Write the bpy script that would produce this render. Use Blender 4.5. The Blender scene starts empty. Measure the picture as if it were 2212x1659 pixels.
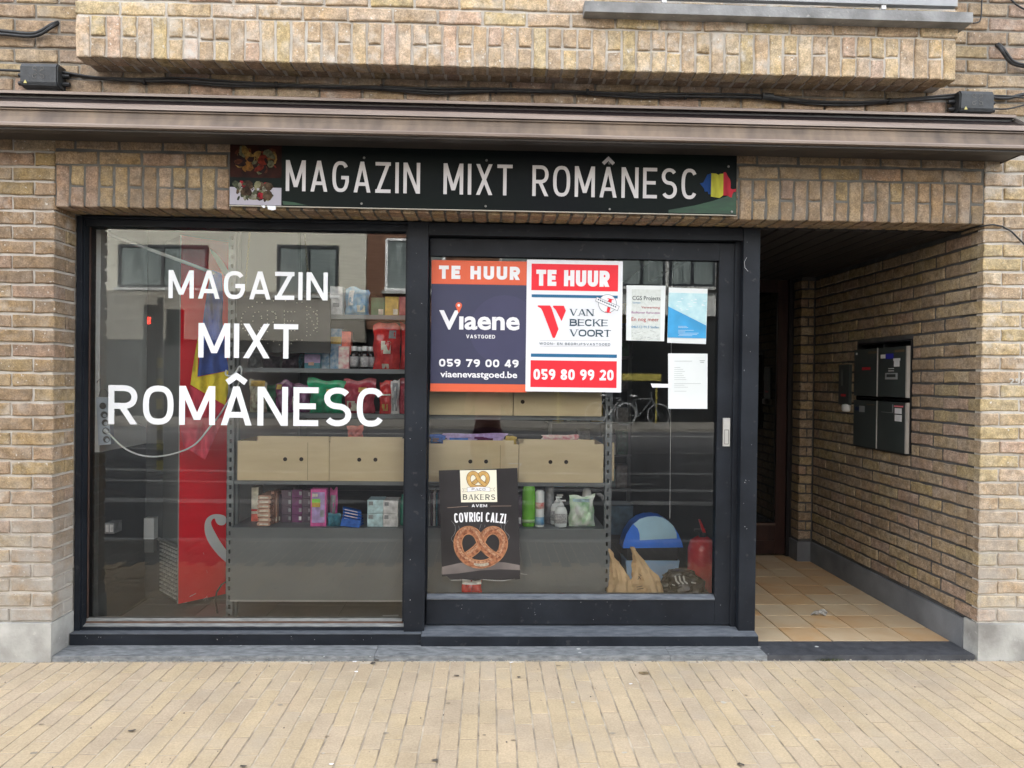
import bpy, math, random
from math import sin, cos, pi, radians
from mathutils import Vector, Matrix
import bisect
random.seed(7)
SC = bpy.context.scene
COL = SC.collection

# ---------------------------------------------------------------- camera
FOC = 1534.0                      # focal length in units of a 2212 px wide picture (24 mm equivalent)
DIST, EYE = 3.52, 1.399
YAW, PITCH, ROLL = 0.0331, -0.0072, 0.0118
CAM = Vector((0.0, -DIST, EYE))
FWD = Vector((sin(YAW)*cos(PITCH), cos(YAW)*cos(PITCH), sin(PITCH)))
R0 = Vector((cos(YAW), -sin(YAW), 0.0)); U0 = R0.cross(FWD)
RGT = R0*cos(ROLL) + U0*sin(ROLL); UPV = U0*cos(ROLL) - R0*sin(ROLL)
cd = bpy.data.cameras.new('camera'); cam = bpy.data.objects.new('camera', cd); COL.objects.link(cam)
cd.sensor_fit = 'HORIZONTAL'; cd.sensor_width = 36.0; cd.lens = 36.0*FOC/2212.0
cd.clip_start = 0.01; cd.clip_end = 400
M3 = Matrix((RGT, UPV, -FWD)).transposed()
cam.matrix_world = Matrix.Translation(CAM) @ M3.to_4x4()
SC.camera = cam
# ---------------------------------------------------------------- light
w = bpy.data.worlds.new('World'); SC.world = w; w.use_nodes = True
nt = w.node_tree; nt.nodes.clear()
sky = nt.nodes.new('ShaderNodeTexSky'); sky.sky_type = 'NISHITA'; sky.sun_disc = False
sky.sun_elevation = radians(46); sky.sun_rotation = radians(-25)
sky.air_density = 1.0; sky.dust_density = 4.0; sky.ozone_density = 1.0
hs = nt.nodes.new('ShaderNodeHueSaturation'); hs.inputs['Saturation'].default_value = 0.22
bg = nt.nodes.new('ShaderNodeBackground'); bg.inputs['Strength'].default_value = 0.15
ow = nt.nodes.new('ShaderNodeOutputWorld')
nt.links.new(sky.outputs[0], hs.inputs['Color']); nt.links.new(hs.outputs[0], bg.inputs['Color']); nt.links.new(bg.outputs[0], ow.inputs[0])
sd = bpy.data.lights.new('sun', 'SUN'); sd.energy = 1.9; sd.angle = radians(6); sd.color = (1.0, 0.965, 0.91)
so = bpy.data.objects.new('sun', sd); COL.objects.link(so)
_az = radians(-25); _el = radians(46)
_dir = Vector((sin(_az)*cos(_el), cos(_az)*cos(_el), sin(_el)))      # towards the sun
so.rotation_euler = _dir.to_track_quat('Z', 'Y').to_euler(); so.location = (0, -6, 12)
SC.view_settings.view_transform = 'Standard'; SC.view_settings.look = 'None'
SC.view_settings.exposure = 3.1; SC.view_settings.gamma = 1.0
SC.render.engine = 'CYCLES'
SC.cycles.max_bounces = 10; SC.cycles.diffuse_bounces = 6; SC.cycles.glossy_bounces = 4
SC.cycles.transparent_max_bounces = 16; SC.cycles.caustics_reflective = False

# ---------------------------------------------------------------- measuring: where a line of sight meets a wall, a side wall or a floor
def ray(px, py):
    return FWD*FOC + RGT*(px-1106.0) - UPV*(py-829.5)
def at(px, py, Y):
    d = ray(px, py); t = (Y-CAM.y)/d.y; p = CAM + d*t; return p.x, p.z
def atX(px, py, X):
    d = ray(px, py); t = (X-CAM.x)/d.x; p = CAM + d*t; return p.y, p.z
def atZ(px, py, Z):
    d = ray(px, py); t = (Z-CAM.z)/d.z; p = CAM + d*t; return p.x, p.y

# ---------------------------------------------------------------- objects
def tag(o, label=None, cat=None, group=None, kind=None):
    if label: o['label'] = label
    if cat: o['category'] = cat
    if group: o['group'] = group
    if kind: o['kind'] = kind
    return o
def empty(name, loc, label, cat, group=None, kind=None):
    o = bpy.data.objects.new(name, None); COL.objects.link(o); o.location = loc; o.empty_display_size = 0.1
    return tag(o, label, cat, group, kind)
def wloc(o):
    v = Vector((0, 0, 0))
    while o is not None: v = v + Vector(o.location); o = o.parent
    return v
def link(name, me, parent=None, loc=None, rot=None):
    """Mesh data in world axes; the object's origin at loc; parents are only ever translated."""
    o = bpy.data.objects.new(name, me); COL.objects.link(o)
    base = wloc(parent) if parent is not None else Vector((0, 0, 0))
    if parent is not None: o.parent = parent
    o.location = (Vector(loc) if loc is not None else base) - base
    if rot is not None: o.rotation_euler = rot
    return o

class MB:
    def __init__(s): s.v = []; s.f = []; s.m = []; s.mi = 0
    def vert(s, p): s.v.append(tuple(p)); return len(s.v)-1
    def face(s, ids): s.f.append(tuple(ids)); s.m.append(s.mi)
    def quad(s, a, b, c, d): s.face([s.vert(p) for p in (a, b, c, d)])
    def box(s, x0, x1, y0, y1, z0, z1):
        i = [s.vert(p) for p in ((x0,y0,z0),(x1,y0,z0),(x1,y1,z0),(x0,y1,z0),(x0,y0,z1),(x1,y0,z1),(x1,y1,z1),(x0,y1,z1))]
        for q in ((0,3,2,1),(4,5,6,7),(0,1,5,4),(1,2,6,5),(2,3,7,6),(3,0,4,7)): s.face([i[k] for k in q])
    def prism(s, pts, axis, a, b):
        """pts: polygon in the other two axes (x: y,z  y: x,z  z: x,y), extruded along axis from a to b"""
        def P(p, t): return (t,p[0],p[1]) if axis == 'x' else ((p[0],t,p[1]) if axis == 'y' else (p[0],p[1],t))
        n = len(pts); A = [s.vert(P(p, a)) for p in pts]; B = [s.vert(P(p, b)) for p in pts]
        s.face(A); s.face(B[::-1])
        for k in range(n): s.face((A[k], A[(k+1)%n], B[(k+1)%n], B[k]))
    def cyl(s, p, q, r0, r1=None, n=12, caps=True):
        if r1 is None: r1 = r0
        p = Vector(p); q = Vector(q); d = (q-p).normalized(); u = d.orthogonal().normalized(); v = d.cross(u)
        A = [s.vert(p+(u*cos(2*pi*k/n)+v*sin(2*pi*k/n))*r0) for k in range(n)]
        B = [s.vert(q+(u*cos(2*pi*k/n)+v*sin(2*pi*k/n))*r1) for k in range(n)]
        for k in range(n): s.face((A[k], A[(k+1)%n], B[(k+1)%n], B[k]))
        if caps: s.face(A[::-1]); s.face(B)
    def tube(s, pts, r, n=8):
        pts = [Vector(p) for p in pts]; rings = []; u = None
        for k, p in enumerate(pts):
            d = (pts[min(k+1, len(pts)-1)] - pts[max(k-1, 0)]).normalized()
            if u is None: u = d.orthogonal().normalized()
            u = (u - d*u.dot(d)).normalized(); v = d.cross(u)
            rings.append([s.vert(p+(u*cos(2*pi*j/n)+v*sin(2*pi*j/n))*r) for j in range(n)])
        for A, B in zip(rings, rings[1:]):
            for j in range(n): s.face((A[j], A[(j+1)%n], B[(j+1)%n], B[j]))
        s.face(rings[0][::-1]); s.face(rings[-1])
    def lathe(s, prof, c, n=20, sx=1.0, sy=1.0):
        """prof: (radius, z) pairs from bottom to top about the vertical through c"""
        rings = []
        for r, z in prof:
            rings.append([s.vert((c[0]+r*sx*cos(2*pi*j/n), c[1]+r*sy*sin(2*pi*j/n), c[2]+z)) for j in range(n)])
        for A, B in zip(rings, rings[1:]):
            for j in range(n): s.face((A[j], A[(j+1)%n], B[(j+1)%n], B[j]))
        s.face(rings[0][::-1]); s.face(rings[-1])
    def ribbon(s, pts, wd, y, th=0.0006, closed=False):
        """flat stroke in the x-z plane facing -y, front at y"""
        P = [Vector((p[0], p[1])) for p in pts]; n = len(P); L = []; Rr = []
        for k in range(n):
            if closed: a = P[k-1]; b = P[(k+1) % n]
            else: a = P[max(k-1, 0)]; b = P[min(k+1, n-1)]
            d1 = (P[k]-a); d2 = (b-P[k])
            if d1.length < 1e-9: d1 = d2
            if d2.length < 1e-9: d2 = d1
            d1.normalize(); d2.normalize(); t = d1+d2
            if t.length < 1e-6: t = d1
            t.normalize(); nn = Vector((-t.y, t.x)); c = max(0.5, nn.dot(Vector((-d1.y, d1.x))))
            h = wd/2/c; L.append(P[k]+nn*h); Rr.append(P[k]-nn*h)
        m = n if closed else n-1
        li = [s.vert((p.x, y, p.y)) for p in L]; ri = [s.vert((p.x, y, p.y)) for p in Rr]
        for k in range(m):
            j = (k+1) % n; s.face((ri[k], ri[j], li[j], li[k]))
    def poly(s, pts, y): s.face([s.vert((p[0], y, p[1])) for p in pts])
    def build(s, name, mat, parent=None, origin=None, smooth=False, noshare=False):
        base = Vector(origin) if origin is not None else (wloc(parent) if parent is not None else Vector((0,0,0)))
        me = bpy.data.meshes.new(name)
        me.from_pydata([tuple(Vector(p)-base) for p in s.v], [], s.f)
        mats = mat if isinstance(mat, (list, tuple)) else [mat]
        for m in mats: me.materials.append(m)
        if len(mats) > 1: me.polygons.foreach_set('material_index', s.m)
        if smooth: me.polygons.foreach_set('use_smooth', [True]*len(me.polygons))
        me.update()
        return link(name, me, parent, base)
def disc(cx, cz, r, n=20, rz=None):
    rz = r if rz is None else rz
    return [(cx+r*cos(2*pi*k/n), cz+rz*sin(2*pi*k/n)) for k in range(n)]

# ---------------------------------------------------------------- materials
def newmat(name):
    m = bpy.data.materials.new(name); m.use_nodes = True; n = m.node_tree; n.nodes.clear()
    o = n.nodes.new('ShaderNodeOutputMaterial'); b = n.nodes.new('ShaderNodeBsdfPrincipled')
    n.links.new(b.outputs[0], o.inputs[0]); return m, n, b
def mat(name, c, rough=0.6, var=0.12, scale=8.0, bump=0.0, bscale=60.0, metal=0.0, c2=None, spec=0.5, dirt=0.0, stretch=(1,1,1), detail=5.0):
    """a colour with noise variation towards c2 (or a darker self), fine relief and optional specks"""
    m, n, b = newmat(name); N = n.nodes; L = n.links
    b.inputs['Roughness'].default_value = rough; b.inputs['Metallic'].default_value = metal
    b.inputs['Specular IOR Level'].default_value = spec
    tc = N.new('ShaderNodeTexCoord'); mp = N.new('ShaderNodeMapping'); mp.inputs['Scale'].default_value = stretch
    L.new(tc.outputs['Object'], mp.inputs[0])
    oi = N.new('ShaderNodeObjectInfo'); ad = N.new('ShaderNodeVectorMath'); ad.operation = 'ADD'
    ms = N.new('ShaderNodeMath'); ms.operation = 'MULTIPLY'; ms.inputs[1].default_value = 37.0
    L.new(oi.outputs['Random'], ms.inputs[0]); L.new(mp.outputs[0], ad.inputs[0]); L.new(ms.outputs[0], ad.inputs[1])
    nz = N.new('ShaderNodeTexNoise'); nz.inputs['Scale'].default_value = scale; nz.inputs['Detail'].default_value = detail
    L.new(ad.outputs[0], nz.inputs['Vector'])
    cr = N.new('ShaderNodeValToRGB'); cr.color_ramp.elements[0].position = 0.3; cr.color_ramp.elements[1].position = 0.7
    if c2 is None: c2 = tuple(x*(1-var*2.2) for x in c)
    cr.color_ramp.elements[0].color = (*c2, 1); cr.color_ramp.elements[1].color = (*c, 1)
    L.new(nz.outputs[0], cr.inputs[0]); colout = cr.outputs[0]
    if dirt > 0:
        n2 = N.new('ShaderNodeTexNoise'); n2.inputs['Scale'].default_value = scale*5; n2.inputs['Detail'].default_value = 3
        L.new(ad.outputs[0], n2.inputs['Vector'])
        r2 = N.new('ShaderNodeValToRGB'); r2.color_ramp.elements[0].position = 0.66; r2.color_ramp.elements[1].position = 0.72
        L.new(n2.outputs[0], r2.inputs[0]); mx = N.new('ShaderNodeMix'); mx.data_type = 'RGBA'
        mf = N.new('ShaderNodeMath'); mf.operation = 'MULTIPLY'; mf.inputs[1].default_value = dirt
        L.new(r2.outputs[0], mf.inputs[0]); L.new(mf.outputs[0], mx.inputs['Factor']); L.new(colout, mx.inputs[6]); mx.inputs[7].default_value = (0.55,0.53,0.5,1)
        colout = mx.outputs[2]
    L.new(colout, b.inputs['Base Color'])
    if bump > 0:
        n3 = N.new('ShaderNodeTexNoise'); n3.inputs['Scale'].default_value = bscale; n3.inputs['Detail'].default_value = 4
        L.new(ad.outputs[0], n3.inputs['Vector']); bp = N.new('ShaderNodeBump'); bp.inputs['Strength'].default_value = bump; bp.inputs['Distance'].default_value = 0.004
        L.new(n3.outputs[0], bp.inputs['Height']); L.new(bp.outputs[0], b.inputs['Normal'])
    return m
def emit(name, c, st):
    m, n, b = newmat(name); b.inputs['Base Color'].default_value = (*c, 1); b.inputs['Emission Color'].default_value = (*c, 1); b.inputs['Emission Strength'].default_value = st; return m

def brickmat(name, cols, lime=0.25, grime=0.0, pores=0.6, base_lime=0.0, grime_c=(0.10,0.085,0.07)):
    """each brick its own tone, sandy relief, pits, lime bloom; more lime splashed near the ground where base_lime"""
    m, n, b = newmat(name); N = n.nodes; L = n.links
    b.inputs['Roughness'].default_value = 0.92; b.inputs['Specular IOR Level'].default_value = 0.2
    oi = N.new('ShaderNodeObjectInfo'); tc = N.new('ShaderNodeTexCoord'); ge = N.new('ShaderNodeNewGeometry')
    cr = N.new('ShaderNodeValToRGB'); cr.color_ramp.interpolation = 'CONSTANT'
    e = cr.color_ramp.elements
    while len(e) > 1: e.remove(e[-1])
    e[0].position = 0; e[0].color = (*cols[0], 1)
    for k, c in enumerate(cols[1:]):
        x = e.new((k+1)/len(cols)); x.color = (*c, 1)
    L.new(oi.outputs['Random'], cr.inputs[0])
    ms = N.new('ShaderNodeMath'); ms.operation = 'MULTIPLY'; ms.inputs[1].default_value = 91.0
    L.new(oi.outputs['Random'], ms.inputs[0])
    ad = N.new('ShaderNodeVectorMath'); ad.operation = 'ADD'; L.new(tc.outputs['Object'], ad.inputs[0]); L.new(ms.outputs[0], ad.inputs[1])
    def noise(sc, det=4, vec=ad.outputs[0], ro=0.6):
        x = N.new('ShaderNodeTexNoise'); x.inputs['Scale'].default_value = sc; x.inputs['Detail'].default_value = det; x.inputs['Roughness'].default_value = ro
        L.new(vec, x.inputs['Vector']); return x.outputs[0]
    def ramp(v, a, c, lo=0.0, hi=1.0):
        x = N.new('ShaderNodeMapRange'); x.inputs[1].default_value = a; x.inputs[2].default_value = c; x.inputs[3].default_value = lo; x.inputs[4].default_value = hi
        L.new(v, x.inputs[0]); return x.outputs[0]
    def mul(a, k):
        x = N.new('ShaderNodeMath'); x.operation = 'MULTIPLY'; L.new(a, x.inputs[0])
        if isinstance(k, float): x.inputs[1].default_value = k
        else: L.new(k, x.inputs[1])
        return x.outputs[0]
    def mix(f, a, c2):
        x = N.new('ShaderNodeMix'); x.data_type = 'RGBA'
        L.new(f, x.inputs['Factor']); L.new(a, x.inputs[6])
        if isinstance(c2, tuple): x.inputs[7].default_value = (*c2, 1)
        else: L.new(c2, x.inputs[7])
        return x.outputs[2]
    # tonal value noise
    hv = N.new('ShaderNodeHueSaturation'); L.new(cr.outputs[0], hv.inputs['Color']); L.new(ramp(noise(26, 6, ro=0.7), 0.32, 0.68, 0.58, 1.30), hv.inputs['Value'])
    L.new(ramp(noise(9, 2), 0.3, 0.7, 0.85, 1.12), hv.inputs['Saturation'])
    h2 = N.new('ShaderNodeHueSaturation'); L.new(hv.outputs[0], h2.inputs['Color']); L.new(ramp(noise(130, 3, ro=0.8), 0.35, 0.65, 0.72, 1.26), h2.inputs['Value'])
    c = h2.outputs[0]
    c = mix(mul(ramp(noise(150, 2), 0.60, 0.68), pores*0.55), c, (0.11, 0.08, 0.05))
    wp = ge.outputs['Position']
    c = mix(mul(mul(ramp(noise(11, 5), 0.50, 0.66), ramp(noise(2.2, 3, wp), 0.42, 0.62)), lime), c, (0.62, 0.58, 0.52))
    c = mix(mul(ramp(noise(60, 2), 0.68, 0.73), min(1.0, lime*1.6)), c, (0.72, 0.69, 0.62))
    if grime > 0: c = mix(mul(ramp(noise(1.7, 5, wp), 0.44, 0.68), grime), c, grime_c)
    if base_lime > 0:
        sp = N.new('ShaderNodeSeparateXYZ'); L.new(wp, sp.inputs[0])
        ht = ramp(sp.outputs[2], 0.30, 0.95, 1.0, 0.0)
        c = mix(mul(mul(ht, ramp(noise(5, 5, wp), 0.3, 0.55)), base_lime), c, (0.40, 0.385, 0.355))
    L.new(c, b.inputs['Base Color'])
    bp = N.new('ShaderNodeBump'); bp.inputs['Strength'].default_value = 0.6; bp.inputs['Distance'].default_value = 0.004
    ad2 = N.new('ShaderNodeMath'); ad2.operation = 'ADD'; L.new(noise(90, 5, ro=0.7), ad2.inputs[0]); L.new(mul(noise(28, 3), 0.9), ad2.inputs[1])
    L.new(ad2.outputs[0], bp.inputs['Height']); L.new(bp.outputs[0], b.inputs['Normal'])
    return m

YB = [(0.43,0.325,0.20),(0.41,0.305,0.20),(0.46,0.355,0.215),(0.38,0.285,0.19),(0.44,0.335,0.235),(0.42,0.33,0.19),(0.43,0.31,0.225),(0.36,0.27,0.18),(0.47,0.37,0.245),(0.40,0.305,0.205)]
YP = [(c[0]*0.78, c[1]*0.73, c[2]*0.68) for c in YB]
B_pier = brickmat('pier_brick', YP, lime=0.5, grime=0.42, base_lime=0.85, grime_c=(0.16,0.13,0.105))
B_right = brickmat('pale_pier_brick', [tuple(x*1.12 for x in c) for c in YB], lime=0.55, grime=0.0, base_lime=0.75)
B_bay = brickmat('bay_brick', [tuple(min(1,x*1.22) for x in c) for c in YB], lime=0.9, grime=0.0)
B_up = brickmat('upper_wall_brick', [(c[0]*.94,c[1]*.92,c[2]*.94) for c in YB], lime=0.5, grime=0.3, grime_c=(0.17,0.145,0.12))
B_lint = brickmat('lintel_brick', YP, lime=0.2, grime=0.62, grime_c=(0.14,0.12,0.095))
B_porch = brickmat('porch_brick', [(c[0]*.72,c[1]*.71,c[2]*.70) for c in YB], lime=0.12, grime=0.15, pores=0.4)  # unweathered browner brick, darkened further: porch shade put into the colour
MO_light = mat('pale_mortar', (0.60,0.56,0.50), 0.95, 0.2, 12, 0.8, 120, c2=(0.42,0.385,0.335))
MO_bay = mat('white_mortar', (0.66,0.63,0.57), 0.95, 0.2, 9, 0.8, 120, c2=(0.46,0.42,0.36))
MO_mid = mat('grey_mortar', (0.33,0.31,0.27), 0.95, 0.2, 12, 0.8, 120, c2=(0.22,0.20,0.17))
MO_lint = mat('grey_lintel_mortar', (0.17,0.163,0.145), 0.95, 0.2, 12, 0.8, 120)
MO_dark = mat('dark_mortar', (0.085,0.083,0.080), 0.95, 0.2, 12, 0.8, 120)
FRAME = mat('blue_black_paint', (0.017,0.021,0.028), 0.5, 0.25, 5, 0.15, 50, c2=(0.008,0.010,0.014), dirt=0.04, spec=0.22)
FRAME2 = mat('worn_sill_paint', (0.14,0.155,0.175), 0.6, 0.25, 14, 0.3, 60, c2=(0.06,0.07,0.085), dirt=0.25, stretch=(1,4,4))
SLAB = mat('blue_stone', (0.26,0.275,0.285), 0.65, 0.25, 22, 0.6, 70, c2=(0.10,0.11,0.118), dirt=0.5, stretch=(1,3,3), detail=9)
SLABD = mat('dark_blue_stone', (0.075,0.08,0.09), 0.5, 0.25, 18, 0.4, 70, c2=(0.035,0.038,0.045), dirt=0.12)
PLINTH = mat('cement_plinth', (0.50,0.50,0.47), 0.85, 0.2, 6, 0.6, 60, c2=(0.22,0.215,0.20), dirt=0.3, detail=10)
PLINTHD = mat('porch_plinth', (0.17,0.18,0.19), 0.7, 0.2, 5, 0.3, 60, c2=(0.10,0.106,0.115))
WHITE = mat('white_vinyl', (0.80,0.82,0.84), 0.4, 0.02, 5)
BLACKP = mat('black_plastic', (0.018,0.019,0.021), 0.45, 0.2, 20)
BOXG = mat('weathered_black_plastic', (0.045,0.05,0.055), 0.5, 0.25, 25, 0.2, 120)
CABLE = mat('cable_rubber', (0.035,0.037,0.04), 0.5, 0.3, 30)
_x = mat('bronze_aluminium', (0.20,0.16,0.145), 0.42, 0.2, 2.0, 0, metal=0.25, c2=(0.13,0.10,0.09), stretch=(0.4,6,6))
MPINK = mat('pale_aluminium', (0.31,0.245,0.205), 0.42, 0.12, 5, 0, metal=0.1, c2=(0.18,0.135,0.11), stretch=(0.5,8,8))  # paler than the bronze; the highlight along the roll is put into this colour
MVAL = mat('weathered_bronze', (0.215,0.155,0.105), 0.6, 0.2, 12, 0.1, 60, c2=(0.085,0.062,0.047), stretch=(1.0,1.0,0.25), detail=10)
MDARK = mat('dark_underside_metal', (0.052,0.045,0.041), 0.5, 0.2, 4)

def glassmat(name, tint=(0.99,1.0,0.995), refl=0.072):
    m = bpy.data.materials.new(name); m.use_nodes = True; n = m.node_tree; n.nodes.clear(); N = n.nodes; L = n.links
    o = N.new('ShaderNodeOutputMaterial'); tr = N.new('ShaderNodeBsdfTransparent'); tr.inputs[0].default_value = (*tint, 1)
    gl = N.new('ShaderNodeBsdfGlossy'); gl.inputs['Roughness'].default_value = 0.0; gl.inputs['Color'].default_value = (0.97,0.98,0.97,1)
    fr = N.new('ShaderNodeFresnel'); fr.inputs[0].default_value = 1.45
    sc = N.new('ShaderNodeMapRange'); sc.inputs[1].default_value = 0.033; sc.inputs[2].default_value = 1.0; sc.inputs[3].default_value = refl; sc.inputs[4].default_value = 1.0
    L.new(fr.outputs[0], sc.inputs[0])
    # float glass is never quite flat
    tc = N.new('ShaderNodeTexCoord'); nz = N.new('ShaderNodeTexNoise'); nz.inputs['Scale'].default_value = 1.1; nz.inputs['Detail'].default_value = 0
    L.new(tc.outputs['Object'], nz.inputs['Vector']); bp = N.new('ShaderNodeBump'); bp.inputs['Strength'].default_value = 0.05; bp.inputs['Distance'].default_value = 0.02
    L.new(nz.outputs[0], bp.inputs['Height']); L.new(bp.outputs[0], gl.inputs['Normal'])
    mx = N.new('ShaderNodeMixShader'); L.new(sc.outputs[0], mx.inputs[0]); L.new(tr.outputs[0], mx.inputs[1]); L.new(gl.outputs[0], mx.inputs[2]); L.new(mx.outputs[0], o.inputs[0])
    return m
GLASS = glassmat('window_glass'); GLASSD = glassmat('door_glass', (0.75,0.78,0.78), 0.10)

# ---------------------------------------------------------------- bricks
_bc = {}
def brick_mesh(w, h, d, mt, var, rough=0.0016, ch=0.003, flat=False, mt2=None):
    """front face at y=0 looking to -y, centred in x and z, going back d; uneven arrises; under 50 triangles"""
    key = (round(w, 3), round(h, 3), round(d, 3), mt.name, var, mt2 is not None)
    if key in _bc: return _bc[key]
    rr = random.Random(hash((round(w*1000), round(h*1000), var)) & 0xffff)
    if w >= h: ring = [(-.5,-.5),(-.17,-.5),(.17,-.5),(.5,-.5),(.5,0.0),(.5,.5),(.17,.5),(-.17,.5),(-.5,.5),(-.5,0.0)]
    else: ring = [(-.5,-.5),(0,-.5),(.5,-.5),(.5,-.17),(.5,.17),(.5,.5),(0,.5),(-.5,.5),(-.5,.17),(-.5,-.17)]
    n = len(ring); V = []
    for (a, c) in ring: V.append((a*w, d, c*h))
    mid = []
    for (a, c) in ring: mid.append((a*w+rr.uniform(-rough, rough), c*h+rr.uniform(-rough, rough)))
    for (x, z) in mid: V.append((x, ch+rr.uniform(0, ch*0.5), z))
    for k, (x, z) in enumerate(mid):
        a, c = ring[k]; V.append((x-a*2*ch*1.3, rr.uniform(0, ch*0.3), z-c*2*ch*1.3))
    F = []
    for r in range(2):
        for k in range(n):
            j = (k+1) % n; F.append((r*n+k, r*n+j, (r+1)*n+j, (r+1)*n+k))
    F.append(tuple(range(2*n, 3*n)))
    me = bpy.data.meshes.new('brick'); me.from_pydata(V, [], F); me.materials.append(mt)
    if mt2:
        me.materials.append(mt2)
        for k in range(n): me.polygons[k].material_index = 1
    me.update()
    _bc[key] = me; return me
ROTS = {'-y': Matrix.Identity(3),
        '+x': Matrix(((0,-1,0),(1,0,0),(0,0,1))),     # front looks to +x
        '-x': Matrix(((0,1,0),(-1,0,0),(0,0,1))),     # front looks to -x
        '-z': Matrix(((1,0,0),(0,0,-1),(0,1,0))),      # front looks down; z axis of the mesh along -y? kept right handed
        '+z': Matrix(((1,0,0),(0,0,1),(0,-1,0)))}
# for '-z': mesh -y -> world -z ; mesh z -> world -y ... fix handedness explicitly
ROTS['+z'] = Matrix(((1,0,0),(0,0,1),(0,-1,0)))   # mesh -y -> (0,0,1)
ROTS['-z'] = Matrix(((1,0,0),(0,0,-1),(0,1,0)))   # mesh -y -> (0,0,-1)
EUL = {k: m.to_euler() for k, m in ROTS.items()}
def brick(parent, face, pos, w, h, mt, d=0.05, name='brick', jit=0.0032, ch=0.0035, rough=0.0026, mt2=None):
    me = brick_mesh(w, h, d, mt, random.randrange(5), rough, ch, False, mt2)
    R = ROTS[face]; nrm = R @ Vector((0, -1, 0))
    p = Vector(pos) + nrm*random.uniform(-jit, jit)
    o = bpy.data.objects.new(name, me); COL.objects.link(o); o.parent = parent
    o.location = p - wloc(parent); e = EUL[face].copy()
    tl = random.uniform(-0.006, 0.006); o.rotation_euler = (R @ Matrix.Rotation(tl, 3, 'Y')).to_euler()
    return o
BL, BH, MJ = 0.1965, 0.0583, 0.0131           # brick length, height, joint
ML, MH = BL+0.013, BH+MJ
def course(parent, face, uaxis, u0, u1, z, fixed, mt, phase, d=0.05, cuts=()):
    """one stretcher course; uaxis 'x' or 'y'; fixed = the plane's other coordinate; cuts = (u,u) gaps left out"""
    k = math.floor((u0-phase)/ML); u = phase + k*ML
    while u < u1:
        a, c = max(u, u0), min(u+BL, u1)
        segs = [(a, c)]
        for (q0, q1) in cuts:
            ns = []
            for (s0, s1) in segs:
                if q1 <= s0 or q0 >= s1: ns.append((s0, s1))
                else:
                    if q0-s0 > 0: ns.append((s0, q0))
                    if s1-q1 > 0: ns.append((q1, s1))
            segs = ns
        for (s0, s1) in segs:
            if s1-s0 > 0.03:
                m = (s0+s1)/2
                pos = (m, fixed, z) if uaxis == 'x' else (fixed, m, z)
                brick(parent, face, pos, round(s1-s0, 2) if s1-s0 < BL-0.002 else BL, BH, mt, d)
        u += ML

# ================================================================ the house front
XL, XR, ZT = -2.112, 2.499, 2.209          # the opening: left and right brick edges, soffit height
FY = 0.182                                  # front plane of the shop front frames
XP = 1.418                                  # right end of the shop front, left side of the porch
Z0 = 0.186                                  # plinth top
def cz(i): return Z0 + MJ*0.6 + i*MH + BH/2
# ---- left pier
P = empty('brick_pier', (-2.55, 0.0, 0.0), 'yellow brown brick pier beside the shop window with the power strip', 'brick pier', 'brick piers of the shop opening')
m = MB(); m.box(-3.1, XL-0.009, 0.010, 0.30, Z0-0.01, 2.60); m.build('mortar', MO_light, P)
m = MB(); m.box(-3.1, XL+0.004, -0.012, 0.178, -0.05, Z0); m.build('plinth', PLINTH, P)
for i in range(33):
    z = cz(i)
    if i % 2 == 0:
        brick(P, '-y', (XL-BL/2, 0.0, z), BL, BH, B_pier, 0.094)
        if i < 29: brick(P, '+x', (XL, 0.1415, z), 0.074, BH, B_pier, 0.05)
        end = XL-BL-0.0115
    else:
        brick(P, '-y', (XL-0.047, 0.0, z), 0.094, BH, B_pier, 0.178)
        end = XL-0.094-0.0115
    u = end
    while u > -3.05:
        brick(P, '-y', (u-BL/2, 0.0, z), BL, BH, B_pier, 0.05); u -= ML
# ---- right pier
P = empty('brick_pier', (2.9, 0.0, 0.0), 'pale brick pier beside the tiled porch', 'brick pier', 'brick piers of the shop opening')
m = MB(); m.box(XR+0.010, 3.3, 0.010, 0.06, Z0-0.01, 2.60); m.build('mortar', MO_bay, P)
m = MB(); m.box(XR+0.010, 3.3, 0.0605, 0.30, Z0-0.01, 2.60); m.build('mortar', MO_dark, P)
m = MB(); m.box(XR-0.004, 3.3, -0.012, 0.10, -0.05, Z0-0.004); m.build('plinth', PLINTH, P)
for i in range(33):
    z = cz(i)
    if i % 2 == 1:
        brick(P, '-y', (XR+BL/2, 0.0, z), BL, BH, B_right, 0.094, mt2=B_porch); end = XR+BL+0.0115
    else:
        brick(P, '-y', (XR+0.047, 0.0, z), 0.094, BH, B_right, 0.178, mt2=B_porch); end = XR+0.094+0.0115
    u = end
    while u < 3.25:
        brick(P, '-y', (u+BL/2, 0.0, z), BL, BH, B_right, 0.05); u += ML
# painted house number on the right pier
HN = (at(2180, 817, -0.0075), at(2216, 829, -0.0075))
# ---- lintel over the opening
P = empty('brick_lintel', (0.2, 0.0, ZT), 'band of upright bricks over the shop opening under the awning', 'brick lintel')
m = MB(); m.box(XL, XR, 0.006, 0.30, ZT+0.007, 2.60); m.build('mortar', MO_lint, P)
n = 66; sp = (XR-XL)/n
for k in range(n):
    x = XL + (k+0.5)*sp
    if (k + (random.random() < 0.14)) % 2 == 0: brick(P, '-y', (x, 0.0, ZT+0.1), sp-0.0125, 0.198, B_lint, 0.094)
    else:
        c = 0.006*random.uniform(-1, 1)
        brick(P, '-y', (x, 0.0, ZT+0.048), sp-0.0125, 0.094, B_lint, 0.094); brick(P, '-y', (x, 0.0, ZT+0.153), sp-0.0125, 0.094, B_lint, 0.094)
    brick(P, '-z', (x+random.uniform(-.003,.003), 0.142, ZT+0.001), sp-0.0125, 0.076, B_lint, 0.05, jit=0.001)
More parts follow.
